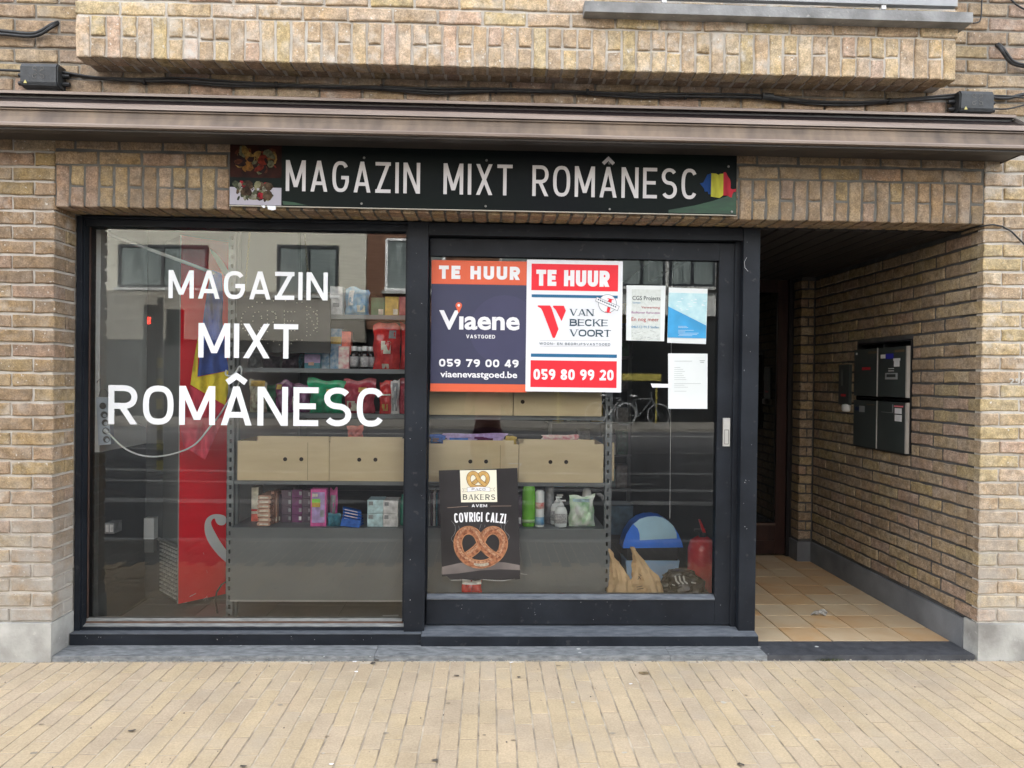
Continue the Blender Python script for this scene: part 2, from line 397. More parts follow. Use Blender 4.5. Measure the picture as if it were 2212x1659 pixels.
for i in range(2):
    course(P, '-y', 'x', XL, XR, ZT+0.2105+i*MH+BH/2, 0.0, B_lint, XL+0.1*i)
# ---- wall over the awning
BX0 = at(160, 120, -0.17)[0]; BX1 = at(2068, 175, -0.17)[0]; BZ = 2.862
P = empty('upper_wall', (0.2, 0.0, 2.7), 'brick wall strip over the awning and on both sides of the bay', 'brick wall')
m = MB(); m.box(-3.1, 3.3, 0.010, 0.30, 2.605, 7.5); m.build('mortar', MO_mid, P)
H_ = empty('shop_building', (0, 5, 0), 'upper storeys and rear of the brick building over the shop', 'building')
m = MB(); m.box(-14, 14, 0.31, 9.0, 2.47, 13.5); m.box(-14, 14, 0.008, 0.309, 7.51, 13.5); m.box(-14, -3.11, 0.008, 0.309, 0.0, 7.5); m.box(3.31, 14, 0.008, 0.309, 0.0, 7.5); m.box(-14, -2.4, 0.31, 9.0, 0.0, 2.46); m.box(2.75, 14, 0.31, 9.0, 0.0, 2.46); m.box(-2.39, 2.74, 5.2, 9.0, 0.0, 2.46); m.build('wall', MO_mid, H_)
for i in range(36, 47):
    z = cz(i); ph = 0.1*(i % 2)
    if z < BZ+0.03: course(P, '-y', 'x', -3.05, 3.25, z, 0.0, B_up, ph)
    else:
        course(P, '-y', 'x', -3.05, BX0-0.01, z, 0.0, B_up, ph); course(P, '-y', 'x', BX1+0.01, 3.25, z, 0.0, B_up, ph)
# ---- the bay
P = empty('projecting_bay', (0.2, -0.17, BZ), 'projecting brick bay with a band of upright bricks along its lower edge', 'bay')
m = MB(); m.box(BX0+0.009, BX1-0.009, -0.160, 0.004, BZ+0.006, 7.5); m.build('mortar', MO_bay, P)
n = int(round((BX1-BX0)/0.0705)); sp = (BX1-BX0)/n
for k in range(n):
    x = BX0 + (k+0.5)*sp
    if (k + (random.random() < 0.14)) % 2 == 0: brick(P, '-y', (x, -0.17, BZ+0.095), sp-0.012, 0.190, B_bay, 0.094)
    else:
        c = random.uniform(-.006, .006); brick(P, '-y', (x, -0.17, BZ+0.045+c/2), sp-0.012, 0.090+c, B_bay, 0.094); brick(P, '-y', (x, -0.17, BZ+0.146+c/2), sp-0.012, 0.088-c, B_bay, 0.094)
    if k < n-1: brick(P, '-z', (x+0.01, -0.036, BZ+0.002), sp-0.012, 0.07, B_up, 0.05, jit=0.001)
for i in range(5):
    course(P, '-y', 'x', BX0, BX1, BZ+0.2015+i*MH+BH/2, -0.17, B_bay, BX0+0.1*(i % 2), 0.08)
# ---- stone sill and the rail over it
sx0 = at(1263, 20, -0.235)[0]; sx1 = at(2102, 35, -0.235)[0]; sz0 = (at(1263, 27, -0.235)[1]+at(2102, 46, -0.235)[1])/2
CONC = mat('weathered_concrete', (0.34,0.34,0.335), 0.85, 0.2, 8, 0.5, 80, c2=(0.15,0.15,0.148), dirt=0.4, detail=9)
P = empty('window_sill', ((sx0+sx1)/2, -0.2, sz0), 'grey concrete window sill jutting out at the top of the bay', 'window sill')
m = MB(); m.prism([(-0.235, sz0), (-0.235, sz0+0.048), (-0.10, sz0+0.060), (-0.10, sz0-0.0), (-0.165, sz0-0.0)], 'x', sx0, sx1); m.build('ledge', CONC, P)
rx1 = at(2064, 15, -0.22)[0]; rz = at(1664, 5, -0.22)[1]
P = empty('balcony_rail', ((sx0+rx1)/2, -0.22, rz), 'light grey metal rail on short white posts just over the concrete sill', 'railing')
m = MB(); m.box(sx0+0.12, rx1, -0.235, -0.205, rz, rz+0.035); m.build('rail', mat('grey_rail_paint', (0.38,0.39,0.40), 0.5, 0.1, 10), P)
for px in (1434, 1907):
    x = at(px, 12, -0.22)[0]
    m = MB(); m.box(x-0.011, x+0.011, -0.23, -0.21, sz0+0.054, rz-0.001); m.build('post', mat('white_post', (0.75,0.75,0.74), 0.5, 0.05), P)
# ---- porch side wall
YB_ = (atX(1757, 1100, XR)[0] + atX(1757, 700, XR)[0])/2
P = empty('porch_side_wall', (XR, 1.0, 0.0), 'shaded brick side wall of the porch with letterboxes let into it', 'brick wall')
by = [atX(*q, XR)[0] for q in ((1851,850),(1968,850))]; bz = [atX(1968,733,XR)[1], atX(1965,980,XR)[1]]
MY1, MY0 = by[0], by[1]; MZ1, MZ0 = bz[0], bz[1]      # letterbox recess: y from MY0 to MY1, z from MZ0 to MZ1
m = MB()
m.box(XR+0.008, XR+0.22, 0.184, MY0-0.004, 0.0, 2.35); m.box(XR+0.008, XR+0.22, MY1+0.004, YB_+0.3, 0.0, 2.35)
m.box(XR+0.008, XR+0.22, MY0-0.004, MY1+0.004, 0.0, MZ0-0.004); m.box(XR+0.008, XR+0.22, MY0-0.004, MY1+0.004, MZ1+0.004, 2.35)
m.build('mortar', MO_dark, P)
m = MB(); m.box(XR-0.012, XR+0.006, 0.101, YB_-0.001, 0.0, Z0-0.012); m.build('plinth', PLINTHD, P)
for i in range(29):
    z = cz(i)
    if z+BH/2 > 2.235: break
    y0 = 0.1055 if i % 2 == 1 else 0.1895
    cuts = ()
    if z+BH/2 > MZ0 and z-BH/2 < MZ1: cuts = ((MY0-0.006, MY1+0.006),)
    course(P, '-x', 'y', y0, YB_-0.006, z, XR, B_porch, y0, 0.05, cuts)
# ---- brick return at the back of the porch
px0 = at(1727, 900, YB_)[0]
P = empty('porch_back_pier', ((px0+XR)/2, YB_, 0.0), 'narrow brick nib between the porch side wall and the brown door', 'brick pier')
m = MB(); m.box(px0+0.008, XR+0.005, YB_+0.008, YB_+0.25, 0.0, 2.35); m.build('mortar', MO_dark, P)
m = MB(); m.box(px0-0.008, XR-0.013, YB_-0.012, YB_+0.14, 0.0, Z0-0.012); m.build('plinth', PLINTHD, P)
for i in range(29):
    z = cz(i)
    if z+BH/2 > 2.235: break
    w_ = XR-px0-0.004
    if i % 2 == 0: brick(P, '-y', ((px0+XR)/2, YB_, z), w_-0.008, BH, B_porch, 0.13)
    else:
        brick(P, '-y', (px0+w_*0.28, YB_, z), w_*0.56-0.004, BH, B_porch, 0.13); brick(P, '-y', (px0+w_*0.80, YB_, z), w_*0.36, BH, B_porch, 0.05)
# wall on the other side of the porch (turned away from the camera; seen from a step to the side)
P = empty('porch_partition', (XP, 1.2, 0.0), 'rendered partition between the shop and the porch', 'wall')
m = MB(); m.box(XP-0.03, XP-0.002, 0.325, YB_+0.35, 0.0, 2.35); m.build('wall_face', mat('grey_render', (0.20,0.19,0.175), 0.9, 0.15, 6, 0.4), P)

# ---------------------------------------------------------------- porch floor, steps, ceiling
ST = 0.024
def slab(x0, x1, y0, y1, mt, lab):
    m = MB(); m.box(x0, x1, y0, y1, -0.06, ST); m.v = [(x, y, z) for x, y, z in m.v]
    return tag(m.build('doorstep', mt), kind='structure')
xs = [XL+0.005, at(809, 1400, 0.0)[0], at(1448, 1400, 0.0)[0], at(1641, 1400, 0.1)[0], XR-0.013]
for k in range(4):
    slab(xs[k]+0.0012, xs[k+1]-0.0012, -0.004, 0.188, SLABD if k == 3 else SLAB, '')
PF = tag(bpy.data.objects.new('porch_floor', None), kind='structure'); COL.objects.link(PF); PF.location = (1.9, 1.0, ST)
m = MB(); m.box(XP, XR+0.02, 0.19, YB_+0.4, -0.05, ST-0.006); m.build('grout', mat('tile_grout', (0.33,0.28,0.21), 0.9, 0.2, 30), PF)
TILES = []
for c, c2 in (((0.50,0.36,0.21),(0.46,0.26,0.12)), ((0.54,0.43,0.28),(0.48,0.34,0.20)), ((0.48,0.34,0.20),(0.53,0.43,0.29)), ((0.52,0.39,0.24),(0.48,0.27,0.11))):
    TILES.append(mat('beige_floor_tile', c, 0.45, 0.1, 4.5, 0.12, 60, c2=c2, detail=7))
TW = (XR-0.012-XP)/5.0
for j in range(10):
    for i in range(5):
        w_ = TW-0.005; yy = 0.192 + j*0.205
        if yy+0.2 > YB_+0.3: continue
        m = MB(); x0 = XP+0.003+i*TW; dz = random.uniform(-0.0006, 0.0006)
        a = 0.002
        m.box(x0, x0+w_, yy, yy+0.2, ST-0.02, ST-a+dz)
        m.v[4:8] = [(x0+a,yy+a,ST+dz),(x0+w_-a,yy+a,ST+dz),(x0+w_-a,yy+0.2-a,ST+dz),(x0+a,yy+0.2-a,ST+dz)]
        m.build('tile', random.choice(TILES), PF, origin=(x0, yy, ST))
PC = tag(bpy.data.objects.new('porch_ceiling', None), kind='structure'); COL.objects.link(PC); PC.location = (1.9, 1.0, 2.2)
CEILM = mat('dark_stained_board', (0.032,0.028,0.027), 0.55, 0.25, 3, 0.15, 40, stretch=(6,1,6))
m = MB(); m.box(XP-0.1, XR+0.2, 0.19, YB_+0.5, 2.225, 2.40); m.build('backing', CEILM, PC)
nb = 11; bw = (XR-XP)/nb
for k in range(nb):
    m = MB(); x0 = XP+k*bw; m.prism([(x0+0.004, 2.212), (x0+0.010, 2.204), (x0+bw-0.010, 2.204), (x0+bw-0.004, 2.212), (x0+bw-0.004, 2.222), (x0+0.004, 2.222)], 'y', 0.19, YB_+0.3)
    m.build('board', CEILM, PC, origin=(x0, 0.2, 2.2))
# ---- brown house door
DY = YB_+0.16
P = empty('house_door', (1.8, DY, 0.0), 'dark brown glazed house door at the back of the porch', 'door')
DB = mat('dark_brown_wood', (0.035,0.014,0.011), 0.38, 0.25, 6, 0.15, 40, stretch=(4,4,0.6))
dfx = at(1718, 900, DY)[0]; dlx = at(1700, 900, DY)[0]; dgx = at(1675, 900, DY+0.03)[0]
dzt = at(1700, 588, DY)[1]; gz0 = at(1650, 1128, DY+0.03)[1]; gz1 = dzt-0.16
m = MB(); m.box(dlx, px0-0.001, DY-0.02, DY+0.06, ST, 2.203); m.box(XP, XP+0.03, DY-0.02, DY+0.06, ST, 2.203); m.box(XP+0.031, dlx-0.001, DY-0.02, DY+0.06, dzt+0.003, 2.203); m.build('door_frame', mat('near_black_paint', (0.012,0.011,0.012), 0.4, 0.2), P)
dl0 = XP+0.032
m = MB(); m.box(dgx, dlx-0.003, DY+0.005, DY+0.05, ST+0.012, dzt); m.box(dl0, dl0+0.10, DY+0.005, DY+0.05, ST+0.012, dzt)
m.box(dl0+0.101, dgx-0.001, DY+0.005, DY+0.05, gz1, dzt); m.box(dl0+0.101, dgx-0.001, DY+0.005, DY+0.05, ST+0.012, gz0)
lf = m.build('leaf', DB, P)
m = MB(); zz0 = at(1650, 1188, DY)[1]; zz1 = at(1650, 1168, DY)[1]
m.box(dl0+0.13, dgx-0.004, DY-0.002, DY+0.004, zz0, zz1); m.build('raised_panel', DB, lf)
m = MB(); m.box(dl0+0.102, dgx-0.002, DY+0.025, DY+0.031, gz0+0.001, gz1-0.001); m.build('glass_pane', mat('dark_mirror_glass', (0.006,0.007,0.007), 0.03, 0.0, 1, spec=0.9), P)
m = MB(); m.box(dl0+0.101, dgx-0.001, DY-0.004, DY+0.004, gz0-0.018, gz0-0.001); m.build('glazing_bead', mat('worn_brown_bead', (0.12,0.08,0.06), 0.5, 0.2, 20), P)

# ---------------------------------------------------------------- pavement
PV = tag(bpy.data.objects.new('pavement', None), kind='structure'); COL.objects.link(PV); PV.location = (0, -1, 0)
KERB = -2.05
m = MB(); m.box(-14, 14, KERB-0.02, 0.03, -0.30, -0.0)
for q_ in (4, 5, 6, 7): m.v[q_] = (m.v[q_][0], m.v[q_][1], -0.0030+(-0.00042*max(-3,min(3,m.v[q_][0]*0.25))))
m.build('sand_bed', mat('joint_sand', (0.56,0.485,0.375), 0.95, 0.3, 9, 0.6, 150, c2=(0.22,0.185,0.14)), PV)
PAV = []
def pavermat(c, k):
    m, n, b = newmat('yellow_paver'); N = n.nodes; L = n.links
    b.inputs['Roughness'].default_value = 0.85; b.inputs['Specular IOR Level'].default_value = 0.25
    ge = N.new('ShaderNodeNewGeometry'); oi = N.new('ShaderNodeObjectInfo')
    hv = N.new('ShaderNodeHueSaturation'); hv.inputs['Color'].default_value = (*c, 1)
    mr = N.new('ShaderNodeMapRange'); mr.inputs[3].default_value = 0.975; mr.inputs[4].default_value = 1.02; L.new(oi.outputs['Random'], mr.inputs[0])
    def noise(sc, det, lo, hi, a, bb, ro=0.6):
        x = N.new('ShaderNodeTexNoise'); x.inputs['Scale'].default_value = sc; x.inputs['Detail'].default_value = det; x.inputs['Roughness'].default_value = ro; L.new(ge.outputs['Position'], x.inputs['Vector'])
        r = N.new('ShaderNodeMapRange'); r.inputs[1].default_value = lo; r.inputs[2].default_value = hi; r.inputs[3].default_value = a; r.inputs[4].default_value = bb; L.new(x.outputs[0], r.inputs[0]); return r.outputs[0], x.outputs[0]
    v1, _ = noise(2.3, 8, 0.3, 0.7, 0.78, 1.12, 0.7); v2, raw2 = noise(110, 5, 0.3, 0.7, 0.80, 1.16, 0.75)
    q = N.new('ShaderNodeMath'); q.operation = 'MULTIPLY'; L.new(v1, q.inputs[0]); L.new(v2, q.inputs[1])
    q2 = N.new('ShaderNodeMath'); q2.operation = 'MULTIPLY'; L.new(q.outputs[0], q2.inputs[0]); L.new(mr.outputs[0], q2.inputs[1]); L.new(q2.outputs[0], hv.inputs['Value'])
    g1, _ = noise(3.1, 5, 0.52, 0.70, 0.0, 0.55)
    mx = N.new('ShaderNodeMix'); mx.data_type = 'RGBA'; L.new(g1, mx.inputs['Factor']); L.new(hv.outputs[0], mx.inputs[6]); mx.inputs[7].default_value = (0.41,0.35,0.275,1)
    s1, _ = noise(14, 3, 0.70, 0.74, 0.0, 0.5)
    m2 = N.new('ShaderNodeMix'); m2.data_type = 'RGBA'; L.new(s1, m2.inputs['Factor']); L.new(mx.outputs[2], m2.inputs[6]); m2.inputs[7].default_value = (0.23,0.205,0.17,1)
    L.new(m2.outputs[2], b.inputs['Base Color'])
    bp = N.new('ShaderNodeBump'); bp.inputs['Strength'].default_value = 0.6; bp.inputs['Distance'].default_value = 0.004; L.new(raw2, bp.inputs['Height']); L.new(bp.outputs[0], b.inputs['Normal'])
    return m
PAV = [pavermat(c, 0) for c in ((0.485,0.39,0.262),(0.495,0.395,0.258),(0.475,0.385,0.27),(0.465,0.375,0.268),(0.49,0.39,0.265))]
PW, PLN = 0.0735, 0.2095
cand = []
for i in range(-95, 95):
    x = i*PW + 0.012
    off = (i % 2)*PLN/2 + (0.02*sin(i*1.7))
    y = -0.018 + off
    while y > KERB:
        y1 = min(y, -0.018); y0 = max(y-PLN, KERB)
        if y1-y0 > 0.03:
            cx, cy = x, (y0+y1)/2
            v = Vector((cx, cy, 0))-CAM; dd = v.dot(FWD); u_ = v.dot(RGT)/dd*FOC; w_ = v.dot(UPV)/dd*FOC
            vis = abs(u_) < 1130 and w_ > -850
            cand.append((0 if vis else 1, dd, cx, y0, y1))
        y -= PLN
cand.sort(key=lambda c: (c[0], c[1]))
rest = MB()
for k, (nv, dd, cx, y0, y1) in enumerate(cand):
    if k < 300:
        brick(PV, '+z', (cx, (y0+y1)/2, 0.0), PW-0.0068, round(y1-y0-0.0065, 3), random.choice(PAV), 0.05, name='paver', jit=0.0007, ch=0.0011, rough=0.0016)
    elif abs(cx) < 6:
        dz = random.uniform(-0.0012, 0.0012); a = 0.002
        b0 = len(rest.v); rest.mi = random.randrange(5) if (y0+y1)/2 > -1.3 else 5
        rest.box(cx-PW/2+0.003, cx+PW/2-0.003, y0+0.003, y1-0.003, -0.03, dz)
        x_, X_ = cx-PW/2+0.003+a, cx+PW/2-0.003-a
        for q, p in zip(range(4, 8), ((x_,y0+0.003+a),(X_,y0+0.003+a),(X_,y1-0.003-a),(x_,y1-0.003-a))): rest.v[b0+q] = (p[0], p[1], dz)
tag(rest.build('paver_field', PAV+[mat('grey_paver', (0.17,0.165,0.15), 0.85, 0.2, 5, 0.3)], PV), kind='stuff')
m = MB(); m.box(-14, 14, KERB-0.12, KERB-0.021, -0.3, 0.0); tag(m.build('kerb', mat('concrete_kerb', (0.36,0.36,0.35), 0.85, 0.2, 6, 0.3)), kind='structure')
# dirt line and crumbs along the step
GR = mat('pale_grit', (0.42,0.38,0.31), 0.95, 0.3, 40, 0.6, 120)
m = MB(); rr = random.Random(3)
for k in range(420):
    x = rr.uniform(-2.9, 2.9); y = -0.006-abs(rr.gauss(0, 0.009)); s = rr.uniform(0.0015, 0.0055)
    m.cyl((x, y, -0.004), (x+rr.uniform(-s,s), y+rr.uniform(-s,s), s*0.8), s, s*0.4, 5)
tag(m.build('grit', GR), kind='stuff')
m = MB()
for k in range(260):
    x = rr.uniform(-2.7, 2.7); y = rr.uniform(-1.9, -0.03); s = rr.uniform(0.0012, 0.004)
    m.cyl((x, y, -0.001), (x+rr.uniform(-s,s), y+rr.uniform(-s,s), s*0.5), s, s*0.4, 5)
tag(m.build('specks', mat('dark_speck', (0.13,0.12,0.11), 0.9, 0.3)), kind='stuff')
# ---------------------------------------------------------------- road
ASP = mat('asphalt', (0.060,0.062,0.066), 0.9, 0.2, 1.2, 0.5, 90, c2=(0.045,0.046,0.05))
m = MB(); m.box(-60, 60, -16.8, KERB-0.12, -0.4, -0.10); tag(m.build('road', ASP), kind='structure')
m = MB()
for (yy, wd, x0, x1) in ((-4.55, 0.28, -40, 40), (-5.55, 0.22, -1.0, 40), (-6.15, 0.16, -40, 2.4), (-7.3, 0.25, -40, 40), (-10.6, 0.15, -40, 40), (-15.1, 0.2, -40, 40)):
    m.box(x0, x1, yy-wd/2, yy+wd/2, -0.12, -0.096)
tag(m.build('road_markings', mat('worn_road_paint', (0.34,0.34,0.33), 0.8, 0.2, 2.5, 0.2, c2=(0.12,0.12,0.12), detail=9)), kind='structure')
m = MB(); m.box(-60, 60, -30, -16.8, -0.4, 0.0); tag(m.build('far_pavement', mat('far_paving', (0.20,0.19,0.17), 0.9, 0.2, 2)), kind='structure')
m = MB(); m.box(-80, 80, -90, 60, -0.6, -0.41); tag(m.build('ground', mat('bare_ground', (0.15,0.14,0.12), 0.95, 0.2, 1)), kind='structure')

m = MB(); rr = random.Random(17); wx_, wy_ = atZ(1788, 1426, 0.0)
for k in range(70):
    x = wx_+rr.gauss(0, 0.035); y = -0.012+rr.uniform(-.006,.004); h = rr.uniform(.006,.018); dx = rr.uniform(-.01,.01)
    m.face([m.vert((x-.0018,y,0)), m.vert((x+.0018,y,0)), m.vert((x+dx,y-rr.uniform(0,.008),h))])
tag(m.build('weeds', mat('weed_green', (0.10,0.13,0.04), 0.8, 0.3)), kind='stuff')

m = MB(); rr = random.Random(71)
for k in range(46):
    x = rr.uniform(-2.6, 2.6); y = rr.uniform(-1.1, -0.06); s_ = rr.uniform(0.005, 0.016); n_ = 9; f_ = rr.uniform(.5, 1)
    m.mi = rr.randrange(3); m.face([m.vert((x+s_*cos(2*pi*k2/n_)*rr.uniform(.7,1.15), y+s_*f_*sin(2*pi*k2/n_)*rr.uniform(.7,1.15), 0.0016)) for k2 in range(n_)])
tag(m.build('gum_spots', [mat('old_gum', (0.34,0.30,0.235), 0.8, 0.2, 40), mat('pale_gum', (0.52,0.48,0.40), 0.8, 0.1, 40), mat('brown_spot', (0.33,0.265,0.18), 0.8, 0.2, 40)]), kind='stuff')

# ================================================================ lettering: strokes of even width, drawn letter by letter
def arc(cx, cy, rx, ry, a0, a1, n=14, e=2.4):
    out = []
    for k in range(n+1):
        a = radians(a0+(a1-a0)*k/n); c, s_ = cos(a), sin(a)
        out.append((cx+rx*math.copysign(abs(c)**(2/e), c), cy+ry*math.copysign(abs(s_)**(2/e), s_)))
    return out
GW = dict(zip("ABCDEFGHIJKLMNOPQRSTUVWXYZ", (.70,.64,.64,.66,.56,.54,.67,.66,0,.5,.66,.54,.80,.68,.68,.62,.68,.64,.62,.62,.66,.70,1.0,.68,.68,.62)))
GW.update({c: .62 for c in '0123456789'}); GW.update({'1': .40, ' ': .30, '-': .35, '.': 0, '\u00c2': .70})
def glyph(ch, W, t):
    h = t/2; I = []
    P = lambda pts, closed=False: I.append(('P', pts, closed))
    D = lambda x0, y0, x1, y1: I.append(('D', (x0, y0, x1, y1)))
    m = 0.50
    def bowl(y0, y1, w=None):
        w = W if w is None else w; c = w*0.52; ry = (y1-y0)/2
        P([(h, y1)]+arc(c, (y0+y1)/2, w-h-c, ry, 90, -90, 12, 2.2)+[(h, y0)])
    if ch in 'A\u00c2':
        D(h*1.15, 0, W/2-h*0.02, 1); D(W-h*1.15, 0, W/2+h*0.02, 1); P([(W*0.22, 0.27), (W*0.78, 0.27)])
        if ch != 'A': P([(W*0.20, 1.10), (W/2, 1.27), (W*0.80, 1.10)])
    elif ch == 'B': P([(h,0),(h,1)]); bowl(0.53, 1-h, W*0.94); bowl(h, 0.53)
    elif ch == 'C': P(arc(W/2, .5, W/2-h, .5-h, 38, 322, 24, 2.6))
    elif ch == 'D': P([(h,0),(h,1)]); P([(h,1-h)]+arc(W*.42,.5,W*.58-h,.5-h,90,-90,18,2.5)+[(h,h)])
    elif ch == 'E': P([(h,0),(h,1)]); P([(h,1-h),(W,1-h)]); P([(h,.51),(W*.9,.51)]); P([(h,h),(W,h)])
    elif ch == 'F': P([(h,0),(h,1)]); P([(h,1-h),(W,1-h)]); P([(h,.49),(W*.9,.49)])
    elif ch == 'G': P(arc(W/2, .5, W/2-h, .5-h, 38, 325, 24, 2.6)+[(W-h,.34),(W-h,.47),(W*.54,.47)])
    elif ch == 'H': P([(h,0),(h,1)]); P([(W-h,0),(W-h,1)]); P([(h,.51),(W-h,.51)])
    elif ch == 'I': P([(h,0),(h,1)])
    elif ch == 'J': P([(W-h,1),(W-h,.3)]+arc(W/2,.3,W/2-h,.3-h,0,-150,10))
    elif ch == 'K': P([(h,0),(h,1)]); D(h*1.2,.36,W-h*1.2,1); D(W-h*1.1,0,W*.40,.58)
    elif ch == 'L': P([(h,0),(h,1)]); P([(h,h),(W,h)])
    elif ch == 'M': P([(h,0),(h,1)]); P([(W-h,0),(W-h,1)]); D(h*1.1,1,W/2,.13); D(W-h*1.1,1,W/2,.13)
    elif ch == 'N': P([(h,0),(h,1)]); P([(W-h,0),(W-h,1)]); D(h*1.2,1,W-h*1.2,0)
    elif ch in 'O0': P(arc(W/2,.5,W/2-h,.5-h,0,360,28,2.6)[:-1], True)
    elif ch == 'P': P([(h,0),(h,1)]); bowl(.45,1-h)
    elif ch == 'Q': P(arc(W/2,.5,W/2-h,.5-h,0,360,28,2.6)[:-1], True); D(W*.6,.2,W-h,-.03)
    elif ch == 'R': P([(h,0),(h,1)]); bowl(.47,1-h); D(W*.46,.47,W-h*1.15,0)
    elif ch == 'S':
        cu, ru = (1-h+.515)/2, (1-h-.515)/2; cl, rl = (h+.515)/2, (.515-h)/2
        P(arc(W/2,cu,W/2-h*1.1,ru,30,270,14,2.1)+arc(W/2,cl,W/2-h,rl,90,-150,14,2.1)[1:])
    elif ch == 'T': P([(0,1-h),(W,1-h)]); P([(W/2,0),(W/2,1)])
    elif ch == 'U': P([(h,1),(h,.33)]+arc(W/2,.33,W/2-h,.33-h,180,360,14,2.3)+[(W-h,.33),(W-h,1)])
    elif ch == 'V': D(h*1.15,1,W/2,0); D(W-h*1.15,1,W/2,0)
    elif ch == 'W': D(h,1,W*.28,0); D(W*.5,1,W*.28,0); D(W*.5,1,W*.72,0); D(W-h,1,W*.72,0)
    elif ch == 'X': D(h*1.2,1,W-h*1.2,0); D(W-h*1.2,1,h*1.2,0)
    elif ch == 'Y': D(h*1.2,1,W/2,.42); D(W-h*1.2,1,W/2,.42); P([(W/2,0),(W/2,.45)])
    elif ch == 'Z': P([(0,1-h),(W,1-h)]); P([(0,h),(W,h)]); D(h*1.5,t*.5,W-h*1.5,1-t*.5)
    elif ch == '1': P([(W-h,0),(W-h,1)]); D(h,.72,W-h,1)
    elif ch == '2': P(arc(W/2,.70,W/2-h,.30-h,165,-20,14,2.2)+[(W*.30,h*1.2)]); P([(0,h),(W,h)])
    elif ch == '3': P(arc(W*.47,.755,W*.5-h,.245-h,150,-90,12,2.1)+arc(W/2,.27,W/2-h,.27-h,90,-150,12,2.1)[1:])
    elif ch == '4': P([(W*.72,0),(W*.72,1)]); D(W*.68,1,h,.26); P([(0,.26),(W,.26)])
    elif ch == '5': P([(W*.92,1-h),(h*1.3,1-h),(h*1.2,.55)]); P([(h*1.2,.50)]+arc(W/2,.31,W/2-h,.31-h,115,-155,16,2.1))
    elif ch == '6': P(arc(W/2,.31,W/2-h,.31-h,0,360,20,2.2)[:-1], True); P(arc(W*.62,.42,W*.62-h,.58-h,180,85,8,2.0))
    elif ch == '7': P([(0,1-h),(W,1-h)]); D(W-h*1.3,1-h,W*.35,0)
    elif ch == '8': P(arc(W/2,.745,W*.46-h,.255-h,0,360,18,2.2)[:-1], True); P(arc(W/2,.27,W/2-h,.27-h,0,360,20,2.2)[:-1], True)
    elif ch == '9': P(arc(W/2,.69,W/2-h,.31-h,0,360,20,2.2)[:-1], True); P(arc(W*.38,.58,W*.62-h,.58-h,0,-95,8,2.0))
    elif ch == '-': P([(0,.42),(W,.42)])
    elif ch == '.': P([(h,0),(h,t)])
    return I
def put_glyph(mb, ch, X, Z, H, W, t, y, serif=False, rot=0.0, front=-1):
    """W,t in units of H; X,Z = lower left corner in the x-z plane"""
    c_, s_ = cos(rot), sin(rot)
    def T(p): x, z = p[0]*H, p[1]*H; return (X+x*c_-z*s_, Z+x*s_+z*c_)
    for k, it in enumerate(glyph(ch, W, t)):
        yy = y + front*k*0.00018
        if it[0] == 'P':
            tt = t
            if serif and len(it[1]) == 2 and abs(it[1][0][1]-it[1][1][1]) < 0.01: tt = t*0.45
            if serif and ch in 'NM' and k < 2: tt = t*0.5
            mb.ribbon([T(p) for p in it[1]], tt*H, yy, closed=it[2])
            if serif and len(it[1]) == 2 and abs(it[1][0][0]-it[1][1][0]) < 0.01:
                for z in (0.02, 0.98): mb.ribbon([T((it[1][0][0]-t*1.0, z)), T((it[1][0][0]+t*1.0, z))], 0.045*H, yy+front*0.00009)
        else:
            x0, y0, x1, y1 = it[1]; L_ = math.hypot(x1-x0, y1-y0); tt = t
            if serif and ((x1-x0)*(y1-y0) > 0): tt = t*0.45
            hw = min(tt/2*L_/max(abs(y1-y0), 1e-4), 0.6)
            q = [T((x0-hw, y0)), T((x0+hw, y0)), T((x1+hw, y1)), T((x1-hw, y1))]
            if y1 < y0: q = q[::-1]
            mb.poly(q, yy)
            if serif:
                for (xx, zz) in ((x0, y0), (x1, y1)):
                    if zz in (0, 1) and not (ch in 'A' and zz == 1) and not (ch in 'V' and zz == 0):
                        mb.ribbon([T((xx-t*1.0, abs(zz-.02))), T((xx+t*1.0, abs(zz-.02)))], 0.045*H, yy+front*0.00009)
def lettering(s, x0, x1, z0, H, t, y, mt, parent, name='lettering', gap=0.16, serif=False, letters=False, slope=0.0, arch=None, wscale=1.0, rev=0):
    """fit the words between x0 and x1; gap and t in units of H"""
    def nat(sx): return sum((t if ch in 'I.' else GW[ch]*sx) for ch in s) + gap*(len(s)-1)
    target = (x1-x0)/H; lo, hi = 0.05, 4.0
    for _ in range(40):
        mid_ = (lo+hi)/2
        if nat(mid_) < target: lo = mid_
        else: hi = mid_
    sx = lo; x = x0; mb = MB(); out = []
    for ch in s:
        W = t if ch in 'I.' else GW[ch]*sx
        if ch != ' ':
            zz = z0 + slope*(x-x0); rot = 0.0
            if arch:
                u = (x+W*H/2-(x0+x1)/2)/((x1-x0)/2); zz = z0 + arch*(1-u*u); rot = -2*arch*u/((x1-x0)/2)*0.8
            tgt = MB() if letters else mb
            put_glyph(tgt, ch, x, zz, H, W, t, y, serif, rot)
            if letters: out.append(tgt.build(name, mt, parent, origin=(x+W*H/2, y, zz)))
        x += (W+gap)*H
    if not letters: return tag(mb.build(name, mt, parent), kind='stuff')
    return out
_ft = {}
